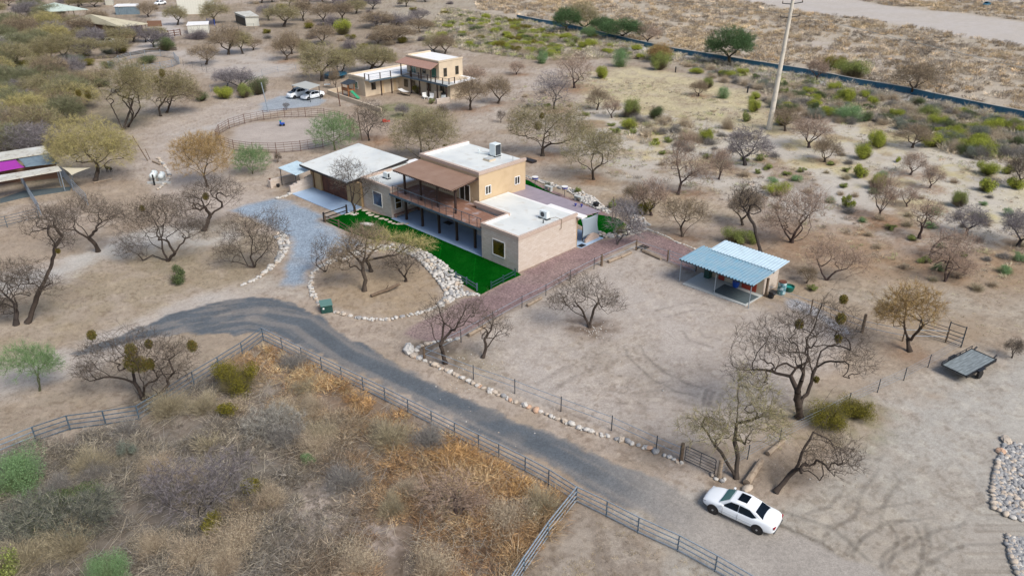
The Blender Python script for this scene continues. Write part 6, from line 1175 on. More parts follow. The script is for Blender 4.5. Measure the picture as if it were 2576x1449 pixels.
FT = [
 ('bare',247,633,[(215,525,70,33),(275,538,48,30),(155,545,40,28)],[[(247,633),(244,611),(232,593),(220,583),(205,568),(175,561),(150,568)],[(232,593),(244,581),(248,573),(275,556),(300,536),(312,521)],[(232,593),(231,575),(218,541),(200,516)]],.24,'bare dark mesquite leaning left beside the pale path at the left',(),1.5),
 ('bare',422,657,[(350,560,65,55),(440,545,70,48),(330,622,45,30),(485,575,40,30),(400,520,60,25)],[[(422,657),(445,631),(435,611),(428,588),(450,573),(475,558)],[(445,631),(463,603),(490,596),(508,578)],[(422,657),(405,631),(398,606),(390,586),(370,561),(355,548),(320,546)],[(398,606),(403,558),(390,541),(385,520)],[(405,631),(375,623),(350,598),(320,576),(290,570)],[(422,657),(375,651),(350,658),(318,663),(300,648)],[(360,655),(352,635),(335,620)]],.26,'large many stemmed bare mesquite left of the gravel driveway',((360,522,7),),1.3),
 ('bare',512,582,[(540,482,72,36),(478,500,32,30)],[[(512,582),(518,567),(522,550),(530,542),(545,535),(560,525),(575,512),(590,500)],[(522,550),(515,525),(510,500),(490,480)],[(545,535),(548,520),(530,503),(525,490)]],.26,'bare mesquite with crooked trunk right behind the large many stemmed one',((520,492,9),),1.5),
 ('orange',522,470,[(503,392,78,42),(505,358,55,22)],[[(522,470),(520,452),(517,440)],[(517,440),(490,415),(455,395)],[(517,440),(505,410),(480,380)],[(517,440),(515,400),(510,360)],[(517,440),(530,400),(545,365)],[(517,440),(550,420),(575,395)]],.16,'fan shaped tree with yellow tips on the sandy drive left of the pen',(),.9),
 ('bare',640,673,[(610,585,68,45),(685,570,45,45),(575,632,40,25),(660,620,40,30)],[[(640,673),(625,668),(600,655),(560,650),(535,655)],[(625,668),(590,625),(570,600),(550,585)],[(640,673),(650,650),(665,635),(690,600),(705,570)],[(640,673),(628,650),(630,610),(610,580)],[(640,673),(655,655),(672,640)]],.18,'spreading bare mesquite behind the white stones left of the gravel driveway',(),1.4),
 ('dark',41,817,[(25,715,55,60),(0,770,30,30)],[[(41,817),(38,790),(30,770),(10,755),(0,750)],[(38,790),(48,765),(50,735),(45,700)],[(30,770),(15,740),(5,720)]],.24,'old rough barked mesquite at the left edge, left trunk of the pair',(),1.2),
 ('bare',69,813,[(115,560,58,42),(155,600,35,30),(70,690,50,40),(120,715,35,30)],[[(69,813),(75,780),(80,750),(90,720),(97,690),(95,660),(108,630),(112,600),(130,590),(150,580)],[(108,630),(90,600),(95,585),(80,580)],[(130,590),(118,560),(105,545)],[(80,750),(110,725),(130,715)]],.26,'tall old mesquite at the left edge, right trunk of the pair',((150,628,6),),1.4),
 ('bare',362,1005,[(255,895,62,48),(350,880,72,52),(435,890,62,45),(220,932,38,25),(420,940,60,30)],[[(362,1005),(330,975),(318,945),(300,928),(275,920),(255,905),(245,885),(265,870),(240,858)],[(362,1005),(352,980),(350,950),(345,915)],[(362,1005),(372,960),(368,920),(372,880)],[(362,1005),(400,980),(440,955),(472,945)],[(425,965),(423,940),(415,900),(413,880)],[(430,945),(450,922),(480,925),(515,950)],[(330,975),(290,955),(260,950),(228,955)],[(362,1005),(330,1016),(310,1020),(282,1028)],[(425,905),(450,890),(475,876)]],.30,'gnarled mesquite with brown mistletoe clumps by the pipe fence',((335,872,17),(338,905,24),(362,908,20),(229,844,12),(480,874,14),(370,870,11),(385,905,14)),1.3),
 ('yellow',240,455,[(215,352,92,52),(275,372,62,42),(165,380,50,35)],[[(240,455),(240,435),(230,420),(212,405),(190,390),(165,380)],[(240,435),(245,412),(235,395),(225,370)],[(240,435),(262,412),(290,412),(300,400)],[(245,412),(270,395),(285,380)]],.32,'large olive yellow mesquite shading the dog beside the stalls',(),1.1),
 ('olive',310,328,[(300,212,75,58),(338,190,45,38)],[[(310,328),(330,300),(345,280),(350,270)],[(310,328),(315,290),(320,250),(310,215)],[(310,328),(285,295),(265,270),(240,255)],[(330,300),(355,270),(360,230)]],.30,'big double trunked olive mesquite above the leaning timber pole',((196,235,8),(222,238,9)),1.),
 ('yellow',322,320,[(335,215,42,40)],[[(322,320),(338,300),(350,275),(345,240)]],.2,'bright olive yellow mesquite behind the big double trunked one',((325,178,6),),1.),
 ('olive',405,293,[(400,215,48,42),(450,215,45,35)],[[(405,293),(395,275),(380,262),(360,255)],[(395,275),(410,250),(420,230)]],.2,'olive mesquite with left leaning trunk beside the sandy drive',((410,183,9),(395,198,8)),1.2),
 ('brown',420,284,[(445,225,48,35),(478,230,30,20)],[[(420,284),(430,262),(440,240),(460,225)],[(440,240),(475,232),(492,245)]],.2,'brown mesquite with right leaning trunk beside the sandy drive',(),1.3),
 ('bare',893,534,[(875,430,44,32),(925,465,35,30),(860,455,30,25)],[[(893,534),(892,520),(886,505),(893,475),(893,460)],[(892,520),(905,502),(915,495),(930,485),(940,470)],[(888,508),(875,470),(868,440)]],.17,'leafless grey tree standing in white stones before the garage',(),1.3),
 ('brown',917,732,[(890,628,50,42),(922,592,50,28),(855,650,30,30)],[[(917,732),(919,706),(911,688),(909,670),(914,655),(941,640),(981,630)],[(911,688),(884,673),(869,685),(856,690)],[(909,670),(890,640),(875,620)],[(914,655),(915,620),(920,595)]],.22,'twisted brown mesquite in the middle of the stone ringed island',(),1.2),
 ('yellow',934,683,[(960,602,50,20),(1015,608,42,20),(1062,614,30,16)],[[(934,683),(930,665),(922,650),(945,620),(980,600)],[(922,650),(950,640),(990,625),(1030,610)]],.2,'yellow tipped mesquite at the back of the island leaning over the turf',(),.55),
 ('bare',819,684,[(812,630,30,38)],[[(819,684),(815,660),(805,640)],[(819,684),(830,660),(832,635)],[(819,684),(800,665),(790,655)]],.1,'small bare shrub like tree at the left tip of the island',(),1.6),
 ('bare',1021,708,[(1025,650,45,34),(985,660,30,25)],[[(1021,708),(1020,690),(1035,660),(1050,640)],[(1021,700),(1005,670),(1000,645),(990,640)]],.14,'small bare tree at the right of the island',(),1.1),
 ('bare',1121,914,[(1095,788,40,42),(1185,785,52,35),(1135,800,35,30)],[[(1121,914),(1114,876),(1109,861),(1094,839),(1091,816),(1084,796)],[(1109,861),(1114,841),(1116,816),(1104,781),(1079,754)],[(1112,861),(1134,839),(1164,834),(1194,804),(1226,774)],[(1144,831),(1159,804),(1169,784)]],.19,'bare tree growing from the dark bed at the tip of the corral',(),.8),
 ('bare',1214,900,[(1245,820,44,36)],[[(1214,900),(1222,880),(1218,860),(1235,840),(1240,820)],[(1222,880),(1245,855),(1270,850),(1285,845)]],.15,'smaller bare tree just right of the corral tip',(),1.),
 ('bare',1483,824,[(1465,735,78,45),(1540,758,38,25),(1410,758,38,18)],[[(1483,824),(1473,804),(1443,794),(1425,781),(1408,774),(1388,766),(1373,759)],[(1425,781),(1418,761),(1410,744)],[(1473,804),(1463,776),(1448,754),(1440,725)],[(1483,824),(1495,784),(1508,766),(1500,736),(1483,722),(1475,705)],[(1508,766),(1528,746),(1563,744)]],.2,'bare mesquite standing alone inside the pale corral',(),1.5),
 ('bare',2010,1050,[(1925,850,72,50),(2010,812,62,42),(2100,830,80,52),(2150,905,60,35),(1880,935,60,28),(1985,890,80,30)],[[(2010,1050),(2004,1016),(1994,986),(1994,946),(1997,909),(1990,876)],[(1989,946),(1957,944),(1932,940),(1870,948),(1835,945)],[(2010,1050),(2025,1012),(2040,1006),(2055,984),(2062,966),(2057,936),(2055,916),(2062,894),(2082,876),(2132,871),(2170,866)],[(2055,916),(2027,899),(2020,881),(2007,859),(1990,850)],[(2062,966),(2082,941),(2094,926),(2132,919),(2177,924)],[(2082,876),(2092,826),(2102,791),(2122,759)],[(2014,1030),(2072,1024),(2087,1009),(2100,996)],[(1990,876),(1982,846),(1957,816)]],.36,'largest bare mesquite with mistletoe at the right of the corral',((2011,815,12),(2107,790,13),(2125,757,11),(2109,852,10),(2057,960,8)),1.15),
 ('olive',1852,1203,[(1775,1078,64,44),(1885,1015,78,66),(1930,1065,58,48),(1840,1090,50,40)],[[(1852,1203),(1830,1170),(1800,1135),(1780,1112),(1755,1100)],[(1852,1203),(1862,1165),(1858,1135),(1868,1100),(1880,1060),(1885,1020),(1892,990)],[(1868,1100),(1900,1090),(1930,1075)],[(1780,1112),(1785,1085)]],.24,'leaning yellow green mesquite with two forked trunks behind the parked white car',(),.6),
 ('bare',1950,1238,[(2100,1130,74,34),(2060,1165,50,34),(2130,1165,50,30)],[[(1950,1238),(1990,1210),(2020,1190),(2045,1155),(2070,1130),(2110,1105),(2140,1095)],[(2070,1130),(2095,1145),(2120,1160)]],.19,'long low leaning bare branch tree right of the parked white car',(),.9),
 ('orange',2289,885,[(2295,768,75,45),(2240,790,40,25)],[[(2289,885),(2292,860),(2290,840),(2260,810),(2235,785)],[(2292,855),(2300,830),(2310,805),(2340,780)],[(2290,840),(2300,790),(2305,760)]],.19,'orange brown crowned tree near the gate and trailer',(),1.3),
 ('pink',1991,610,[(1990,520,70,42),(2045,512,50,38),(1960,560,50,25)],[[(1991,610),(1975,580),(1967,552)],[(1991,610),(1998,575),(2010,550),(2025,535)],[(1995,605),(2015,565),(2027,545)],[(1991,610),(2025,605),(2040,595),(2050,580),(2047,565),(2055,555)]],.28,'wide many limbed mesquite behind the shed',(),1.3),
 ('dark',1913,635,[(1880,500,45,40)],[[(1913,635),(1908,600),(1905,575),(1890,550),(1875,530)],[(1913,635),(1932,632),(1965,618),(1991,610)]],.2,'dark mesquite rising directly behind the blue roofed shed',(),1.2),
 ('olive',1365,393,[(1350,312,62,46),(1425,312,60,42),(1310,302,35,34),(1460,330,35,28)],[[(1365,393),(1365,375),(1355,360),(1330,350),(1300,345),(1280,340)],[(1365,375),(1370,345),(1375,320),(1370,300)],[(1365,375),(1385,360),(1410,355),(1440,340)],[(1370,345),(1400,310),(1430,285)]],.28,'big olive mesquite behind the main house, above the air conditioner',((1363,290,7),(1354,318,11)),1.),
 ('olive',1493,452,[(1490,372,76,38),(1520,350,45,20)],[[(1493,452),(1490,430),(1478,415),(1455,400),(1430,395)],[(1490,430),(1500,420),(1520,412),(1538,405)],[(1490,430),(1485,400),(1490,380)],[(1485,445),(1472,430),(1450,425),(1440,415)]],.2,'umbrella shaped olive mesquite on the sand behind the patio',(),1.),
 ('pink',1705,490,[(1712,405,48,38),(1760,430,45,33),(1730,360,30,25)],[[(1705,490),(1715,465),(1712,440),(1708,420),(1710,395)],[(1715,465),(1730,445),(1745,432),(1755,425)]],.2,'pinkish brown tree leaning right on the pale wash bank',(),1.3),
 ('brown',1717,596,[(1700,530,42,30),(1752,532,36,30)],[[(1717,596),(1712,570),(1695,545),(1688,530)],[(1712,575),(1725,555),(1735,530)],[(1717,592),(1740,570),(1765,555),(1772,540)]],.15,'v shaped thin crowned tree above the stone edging',(),1.2),
 ('grey',1553,616,[(1572,550,46,48),(1600,575,25,25)],[[(1553,616),(1565,600),(1580,565),(1600,540)],[(1553,616),(1555,590),(1550,560)],[(1553,614),(1540,575)],[(1553,616),(1575,590),(1585,560)]],.11,'many stemmed grey shrubby tree at the corner of the back turf',(),1.4),
 ('pink',2080,705,[(2080,635,48,35),(2145,655,45,30)],[[(2080,705),(2070,690),(2062,660),(2058,640)],[(2066,670),(2085,650)],[(2080,700),(2100,680),(2125,670)],[(2085,703),(2120,700),(2140,685),(2165,675)]],.16,'pinkish low forked tree right of the shed',(),1.2),
 ('pink',2337,657,[(2400,610,62,30)],[[(2337,657),(2350,635),(2365,625),(2390,615),(2430,615)]],.18,'pinkish tree with strongly right leaning trunk, upper of the pair',(),1.4),
 ('pink',2377,708,[(2390,645,50,35)],[[(2377,708),(2375,670),(2380,640)],[(2377,705),(2400,685),(2425,660)]],.16,'pinkish forked tree just below the strongly leaning one',(),1.2),
 ('pink',2312,600,[(2332,538,45,35)],[[(2312,600),(2315,570),(2312,545)],[(2315,590),(2335,560),(2345,530)]],.2,'pinkish tree with a fork of dark stems on brown litter',(),1.3),
 ('pink',1148,1302,[(1130,1240,85,45),(1190,1260,40,30)],[[(1148,1302),(1143,1264),(1120,1244),(1094,1231),(1059,1234)],[(1148,1259),(1140,1234),(1140,1211)],[(1110,1234),(1089,1219),(1062,1208)],[(1155,1259),(1201,1264)]],.13,'low dead looking tree in the dry grass near the bottom edge',(),1.),
 ('verde',100,983,[(68,905,72,32),(118,915,35,30)],[[(100,983),(90,960),(75,935),(60,925)],[(100,983),(108,955),(112,930),(110,900)],[(90,960),(80,925),(75,900)]],.1,'feathery pale green tree at the left edge below the dirt track',(),.8),
 ('pink',1445,222,[(1445,170,44,38)],[[(1445,222),(1443,200),(1432,180),(1415,160)],[(1445,210),(1460,190),(1475,165),(1480,140)],[(1443,200),(1440,170)]],.24,'thick trunked pinkish tree on brown litter beyond the path',(),1.3),
 ('grey',1395,275,[(1388,222,46,40)],[[(1395,275),(1390,245),(1375,215)],[(1395,260),(1400,240),(1425,205)],[(1395,270),(1420,250),(1440,240)]],.2,'nearly bare tree just in front of the thick trunked pinkish one',(),.8),
 ('olive',1058,400,[(1040,335,60,45),(1105,335,52,50),(1075,310,60,35)],[[(1058,400),(1030,370),(1005,345)],[(1058,400),(1060,360),(1050,320)],[(1058,400),(1090,370),(1120,330)]],.2,'wide twiggy olive mesquite right behind the brown canopy roof',((1120,372,9),),1.3),
 ('dark',929,354,[(932,298,46,38)],[[(929,354),(928,330),(918,310),(900,295)],[(928,330),(940,310),(955,290)],[(928,330),(925,300),(920,280)]],.15,'dark bare tree right of the round pen',(),1.3),
 ('verde',843,378,[(838,328,62,38)],[[(843,378),(842,355),(825,340)],[(842,355),(860,335),(880,320)],[(842,355),(838,325)]],.14,'rounded green palo verde at the right edge of the round pen',(),1.),
 ('verde',636,438,[(630,398,46,30)],[[(636,438),(625,415),(605,400)],[(636,438),(645,412),(655,395)],[(636,438),(634,405)]],.1,'green palo verde on the sand below the round pen',(),1.1),
]
FT += [('purple',500,1300,[(480,1225,110,60),(560,1190,80,60),(420,1200,60,40)],[[(500,1300),(470,1270),(440,1240)],[(500,1300),(510,1260),(530,1220)],[(500,1300),(540,1260),(590,1200)],[(530,1300),(560,1310)]],.09,'wide hazy purple grey bare shrub at lower left',(),.55),
 ('ash',690,1085,[(690,1065,80,36)],[[(690,1085),(650,1075),(630,1060)],[(690,1085),(720,1070),(750,1060)],[(690,1085),(690,1060)]],.06,'big pale ash grey shrub beside the olive ones',(),1.2),
 ('tangle',130,1340,[(90,1300,95,45),(190,1300,80,42),(250,1260,50,30)],[[(130,1320),(100,1300),(60,1290)],[(130,1320),(170,1300),(210,1290)]],.07,'large dark tangled brush near the bottom left',(),1.3),
 ('brown',640,1310,[(620,1290,70,22)],[[(640,1310),(600,1300)],[(640,1310),(670,1295)]],.05,'low brown dead bush near the bottom, left of centre',(),.8)]
ST['ash'] = dict(tw=[(.36,.34,.29),(.28,.265,.23),(.42,.40,.35)], lf=[(.3,.3,.25)], nt=20, L=.42, w=.017, nl=3, ls=.05, dr=.1, bk=(.12,.11,.10))
for f in FT: ftree(*f[:7], mist=f[7], dens=f[8])
# generic crowns, one mesh set per style and variant, copied
CACHE = {}
def variant(style, k, flat):
    key = (style, k, flat)
    if key not in CACHE:
        rng = np.random.default_rng(hash(style) % 1000*0+sum(map(ord, style))*13+k*101+flat); limbs = []; nlb = 2+k % 3; a0 = rng.uniform(0, 6.28); th = rng.uniform(.5, 1.1)
        lean = rng.normal(0, .35, 2); fork = (lean[0]*.5, lean[1]*.5, th)
        limbs.append([(0, 0, 0), (lean[0]*.2, lean[1]*.2, th*.5), fork])
        for j in range(nlb):
            a = a0+6.28*j/nlb+rng.normal(0, .3); r1, r2 = rng.uniform(.6, .9), rng.uniform(1.3, 1.9); z1, z2 = th+rng.uniform(.5, .8), th+rng.uniform(1.3, 2.0)
            limbs.append([fork, (fork[0]+r1*math.cos(a), fork[1]+r1*math.sin(a), z1), (fork[0]+r2*math.cos(a+.2), fork[1]+r2*math.sin(a+.2), z2)])
        crowns = [((0, 0, 2.7), (2.2, 2.2, 1.5))]+[((1.5*math.cos(a0+j*2.1), 1.5*math.sin(a0+j*2.1), 2.1+rng.uniform(-.3, .5)), (1.25, 1.25, 1.0)) for j in range(3)]
        CACHE[key] = (grow(limbs, crowns, .2, style, k*7+3, dens=1.05), {})
    return CACHE[key]
CM = {}
def gtree(style, bx_, by_, hw, hh, label, k=None, group=None, name='mesquite_tree', cat='tree'):
    g = G(bx_, by_); hm = hgt(bx_, by_, by_-hh); rm = hw/ppm(by_); q = random.Random(int(bx_*31+by_)); k = q.randrange(3) if k is None else k
    key = (style, k); vk = variant(style, k, 0)
    if key not in CM:
        d = {}
        for kk in ('trunk', 'crown'): V, T, Q, C = vk[0][kk]; d[kk] = mesh_np(kk, V, T, Q, C, VEG, smooth=(kk == 'trunk'))
        CM[key] = d
    e = empty(name, g, q.uniform(0, 6.28), label, cat, group); e.scale = (rm/2.5, rm/2.5, hm/4.3)
    for kk in ('trunk', 'crown'): obj(kk, CM[key][kk], e)
    return e
GT = [
 ('brown',519,163,40,52,'brown crowned tree with trunk lying to the right by the silver ring pen'),
 ('olive',295,139,32,46,'olive tree in front of the half hidden white vehicle'),('olive',227,146,42,52,'olive tree beside the dark stacked wall, right of a pair'),('grey',207,148,30,40,'grey tree beside the dark stacked wall, left of a pair'),
 ('olive',166,150,36,70,'olive tree left of the dark stacked wall'),('brown',575,138,45,76,'brown tree on the far edge of the pale sandy yard'),('olive',611,136,30,60,'slim olive tree on the far edge of the pale sandy yard'),
 ('grey',600,230,50,60,'grey bare tree behind the yellow green bushes by the sandy drive'),('grey',572,218,32,45,'small grey bare tree left of the grey bare one by the sandy drive'),('brown',140,226,42,90,'tall thin brown tree near the stained flat shelter'),
 ('brown',247,208,34,34,'small brown tree with a fallen limb left of the silver ring pen'),('olive',447,64,30,52,'olive tree beside the tall cream metal barn'),('brown',374,44,26,40,'brown tree in front of the small white car, far up'),
 ('olive',540,60,38,58,'olive tree between metal barn and pony shed'),('dark',367,107,26,34,'dark leafless tree at the end of the tan barn'),('brown',637,127,24,32,'small brown tree at the right end of the sandy yard'),
 ('brown',721,152,34,68,'brown tree standing on the pale slope above the wire fence'),('brown',735,137,28,60,'brown tree just behind the one on the pale slope'),('olive',771,147,24,48,'thin olive tree right of the pair on the pale slope'),
 ('olive',714,68,46,60,'olive tree right of the pony shed'),('grey',676,52,28,44,'grey tree behind the pony shed'),('brown',764,53,28,56,'brown tree at the top edge, left of centre'),('brown',816,56,34,50,'round brown tree near the top edge, left of the green bush'),
 ('brown',863,52,30,50,'round brown tree near the top edge, above the green bush'),('brown',814,112,40,50,'brown tree left below the green bush'),('olive',811,204,62,95,'big olive tree left of the trampoline'),('olive',861,192,36,70,'olive tree behind the trampoline'),
 ('brown',844,224,14,55,'thin trunked tree beside the playset'),('olive',931,182,58,72,'big olive tree behind the courtyard house'),('olive',957,178,46,62,'second olive tree behind the courtyard house'),('brown',949,70,48,42,'brown tree right of the dark fallen pile'),
 ('brown',990,110,64,48,'low spreading brown tree mass behind the courtyard house'),('olive',1094,132,28,48,'olive tree right behind the courtyard house roof'),('brown',1119,136,30,52,'brown tree right of the courtyard house roof'),
 ('brown',1184,277,44,84,'fan shaped bare brown tree right of the courtyard house'),('brown',1253,261,36,70,'second fan shaped bare tree farther right of the courtyard house'),('dark',1113,297,16,36,'small dark tree below the courtyard planter'),
 ('bare',1260,309,13,34,'tiny bare tree on the pale ground right of the fan shaped pair'),('grey',1013,293,20,32,'dwarf bare tree in the courtyard garden corner'),('pink',1190,215,36,50,'pinkish tree hidden behind the right end of the courtyard house'),
 ('brown',1502,277,30,58,'umbrella shaped brown tree beside the pale track'),('pink',1539,297,26,56,'slim pinkish tree right of the umbrella shaped one'),('pink',1299,188,22,34,'small pinkish tree on brown litter near the pale clearing'),
 ('brown',1758,242,24,40,'small bare tree in the dry yellow meadow'),('pink',2055,203,28,58,'pinkish brown tree in front of the blue mesh fence'),('brown',2297,238,60,84,'large brown tree overlapping the blue mesh fence'),
 ('pink',2035,372,52,84,'spreading pinkish tree right of the concrete pole'),('brown',2075,408,38,62,'bare brown tree right below the spreading pinkish one'),('brown',2295,372,46,60,'brown tree among green bushes at the right'),
 ('pink',2290,440,34,60,'pinkish tree with dark stems on the straw slope'),('pink',2338,474,30,62,'leaning pinkish tree on the straw slope'),('pink',2210,549,36,118,'tall slim pinkish tree in the middle of the right scrub'),
 ('pink',2281,520,28,52,'small pinkish shrub tree on the pale slope'),('grey',2430,592,50,74,'grey tree at the right with a curved limb'),('pink',1638,542,48,96,'thin pink tree behind the yellow bush'),('brown',1600,520,34,60,'thin brown tree left of the thin pink one'),
 ('brown',1868,567,42,90,'brown tree left of the wide many limbed mesquite'),('purple',1874,416,64,100,'purple grey tree below the concrete pole'),('pink',1808,452,34,80,'pinkish tree left below the purple grey one'),
 ('grey',2560,620,60,90,'grey brown tree cut by the right edge'),('dark',2558,470,40,80,'dark bare tree at the right edge above the green bushes'),('brown',2029,712,26,42,'small bare tree right behind the white shed roof'),
 ('bare',721,277,9,20,'tiny sapling left of the white saloon car'),('dark',700,408,10,24,'tiny dead sapling above the side yard'),('pink',2410,700,44,50,'small pinkish bush tree at the far right'),
 ('brown',1975,330,40,60,'brown scrub tree right beside the concrete pole'),('pink',1630,110,34,50,'pinkish tree by the bend of the mesh fence'),('dark',2545,900,24,50,'half dead dark tree at the right edge by the trailer'),
 ('brown',90,500,5,5,''),]
for g_ in GT[:-1]: gtree(*g_)
q = random.Random(21); ql = []
LMK = [(n, *G(a, b)) for n, a, b in (('the open green roofed barn',150,25),('the tan roofed barn',270,60),('the stained flat shelter',76,173),('the dark stacked wall',300,146),('the half hidden white vehicle',275,115),('the silver ring pen',360,160),('the magenta cloth',20,420),('the double trunked mesquite',310,328),('the big yellow mesquite',240,455),('the left edge roof',10,125),('the pony shed',620,60),('the tall metal barn',480,35),('the bright round green bush',863,88),('the trampoline',845,196),('the courtyard house',1050,200),('the bend of the mesh fence',1360,60),('the tall yellow green tree',1463,78),('the wide green tree',1565,102),('the orange brown tree',1660,158),('the biggest palo verde',1835,165),('the concrete pole',1934,326),('the pinkish tree at the mesh fence',2055,203),('the spreading bush at the mesh fence',2140,198),('the large feathery bush',2132,304),('the large brown tree on the mesh fence',2297,238),('the green bush with dark foot',2254,296),('the stacked bright pair',2395,348),('the mesh fence end',2540,295),('the tall bright pair',2482,460),('the spreading pinkish tree',2035,372),('the tall slim pinkish tree',2210,549),('the pinkish fork on brown litter',2312,600),('the strongly leaning pinkish tree',2337,657),('the shed',1990,680),('the wide many limbed mesquite',1991,610),('the purple grey tree',1874,416),('the thick trunked pinkish tree',1445,222),('the umbrella shaped brown tree',1502,277),('the green bush cluster',1588,296),('the big olive mesquite behind the house',1365,393),('the black post in the meadow',1880,234),('the small bare meadow tree',1758,242),('the dark fallen pile',930,60),('the big purple grey bush',500,1270),('the large olive shrub',600,1000),('the fence bend',351,1056),('the tiny blue green bush',776,1166),('the low dead looking tree',1148,1302),('the bottom pale bush',278,1460),('the road corner of the pipe fence',663,870),('the orange tree by the gate',2289,885))]
CW = dict(moss='mossy green', tan='tan', grey='grey', sage='grey green', bright='bright green', green='green', dkgreen='dark green', purple='purple grey', olive='olive', straw='straw coloured', pale='pale green', brown='brown', yellow='yellowish', pink='pinkish', verde='green', orange='orange brown', dark='dark')
def thicket(poly, n, styles, hw, hh, label, group, md=22, name='mesquite_tree', cat='tree'):
    pl = np.array(poly, float); lo, hi = pl.min(0), pl.max(0); P = []; t = 0
    while len(P) < n and t < 6000:
        t += 1; p = (q.uniform(lo[0], hi[0]), q.uniform(lo[1], hi[1]))
        if sdist(np.array([p]), pl)[0] > 0: continue
        sc_ = (p[1]+258)/600
        if any(math.hypot(p[0]-a, (p[1]-b)*1.7) < md*sc_ for a, b in P+ql): continue
        P.append(p)
    for p in P:
        sc_ = (p[1]+258)/500; f = q.uniform(.75, 1.25)
        st_ = q.choice(styles); lb_ = ('small ' if f < .9 else 'large ' if f > 1.1 else '')+CW[st_]+(' tree' if cat == 'tree' else ' shrub')+near(*G(*p), LMK).lstrip(',') ; lb_ += (' in the '+label) if len((lb_+' in the '+label).split()) <= 16 else ''
        if cat == 'tree': gtree(st_, p[0], p[1], hw*sc_*f, hh*sc_*f*q.uniform(.85, 1.15), lb_, group=group)
        else: shrub(st_, p[0], p[1], hw*sc_*f, hh*sc_*f*q.uniform(.8, 1.2), lb_, group=group, name=name, cat=cat)
    ql.extend(P); return P
thicket([(-60,225),(120,200),(230,215),(200,300),(120,345),(110,420),(-60,400)], 58, ['olive','olive','yellow','moss','brown','grey','moss'], 44, 62, 'left thicket', 'trees in the left thicket', 25)
thicket([(-60,40),(90,30),(170,75),(160,160),(60,170),(-60,230)], 40, ['olive','olive','yellow','moss','brown','grey','moss'], 48, 66, 'wooded corner', 'trees in the upper left corner', 30)
thicket([(0,-22),(260,-22),(260,30),(220,30),(0,18)], 18, ['grey','brown','olive'], 46, 60, 'far left row', 'far trees along the top left edge', 30)
thicket([(640,-20),(1180,-20),(1040,20),(900,40),(640,8)], 34, ['brown','olive','grey'], 44, 60, 'far row', 'far trees along the top edge', 30)
thicket([(90,60),(240,62),(330,85),(430,100),(420,130),(250,125),(130,110)], 20, ['olive','grey','brown','purple'], 40, 54, 'grove below the tan barn', 'trees below the tan barn', 30)
thicket([(880,60),(1060,40),(1100,90),(1000,120),(900,110)], 10, ['brown','purple','grey'], 42, 44, 'clump behind the courtyard house', 'trees behind the courtyard house', 40)
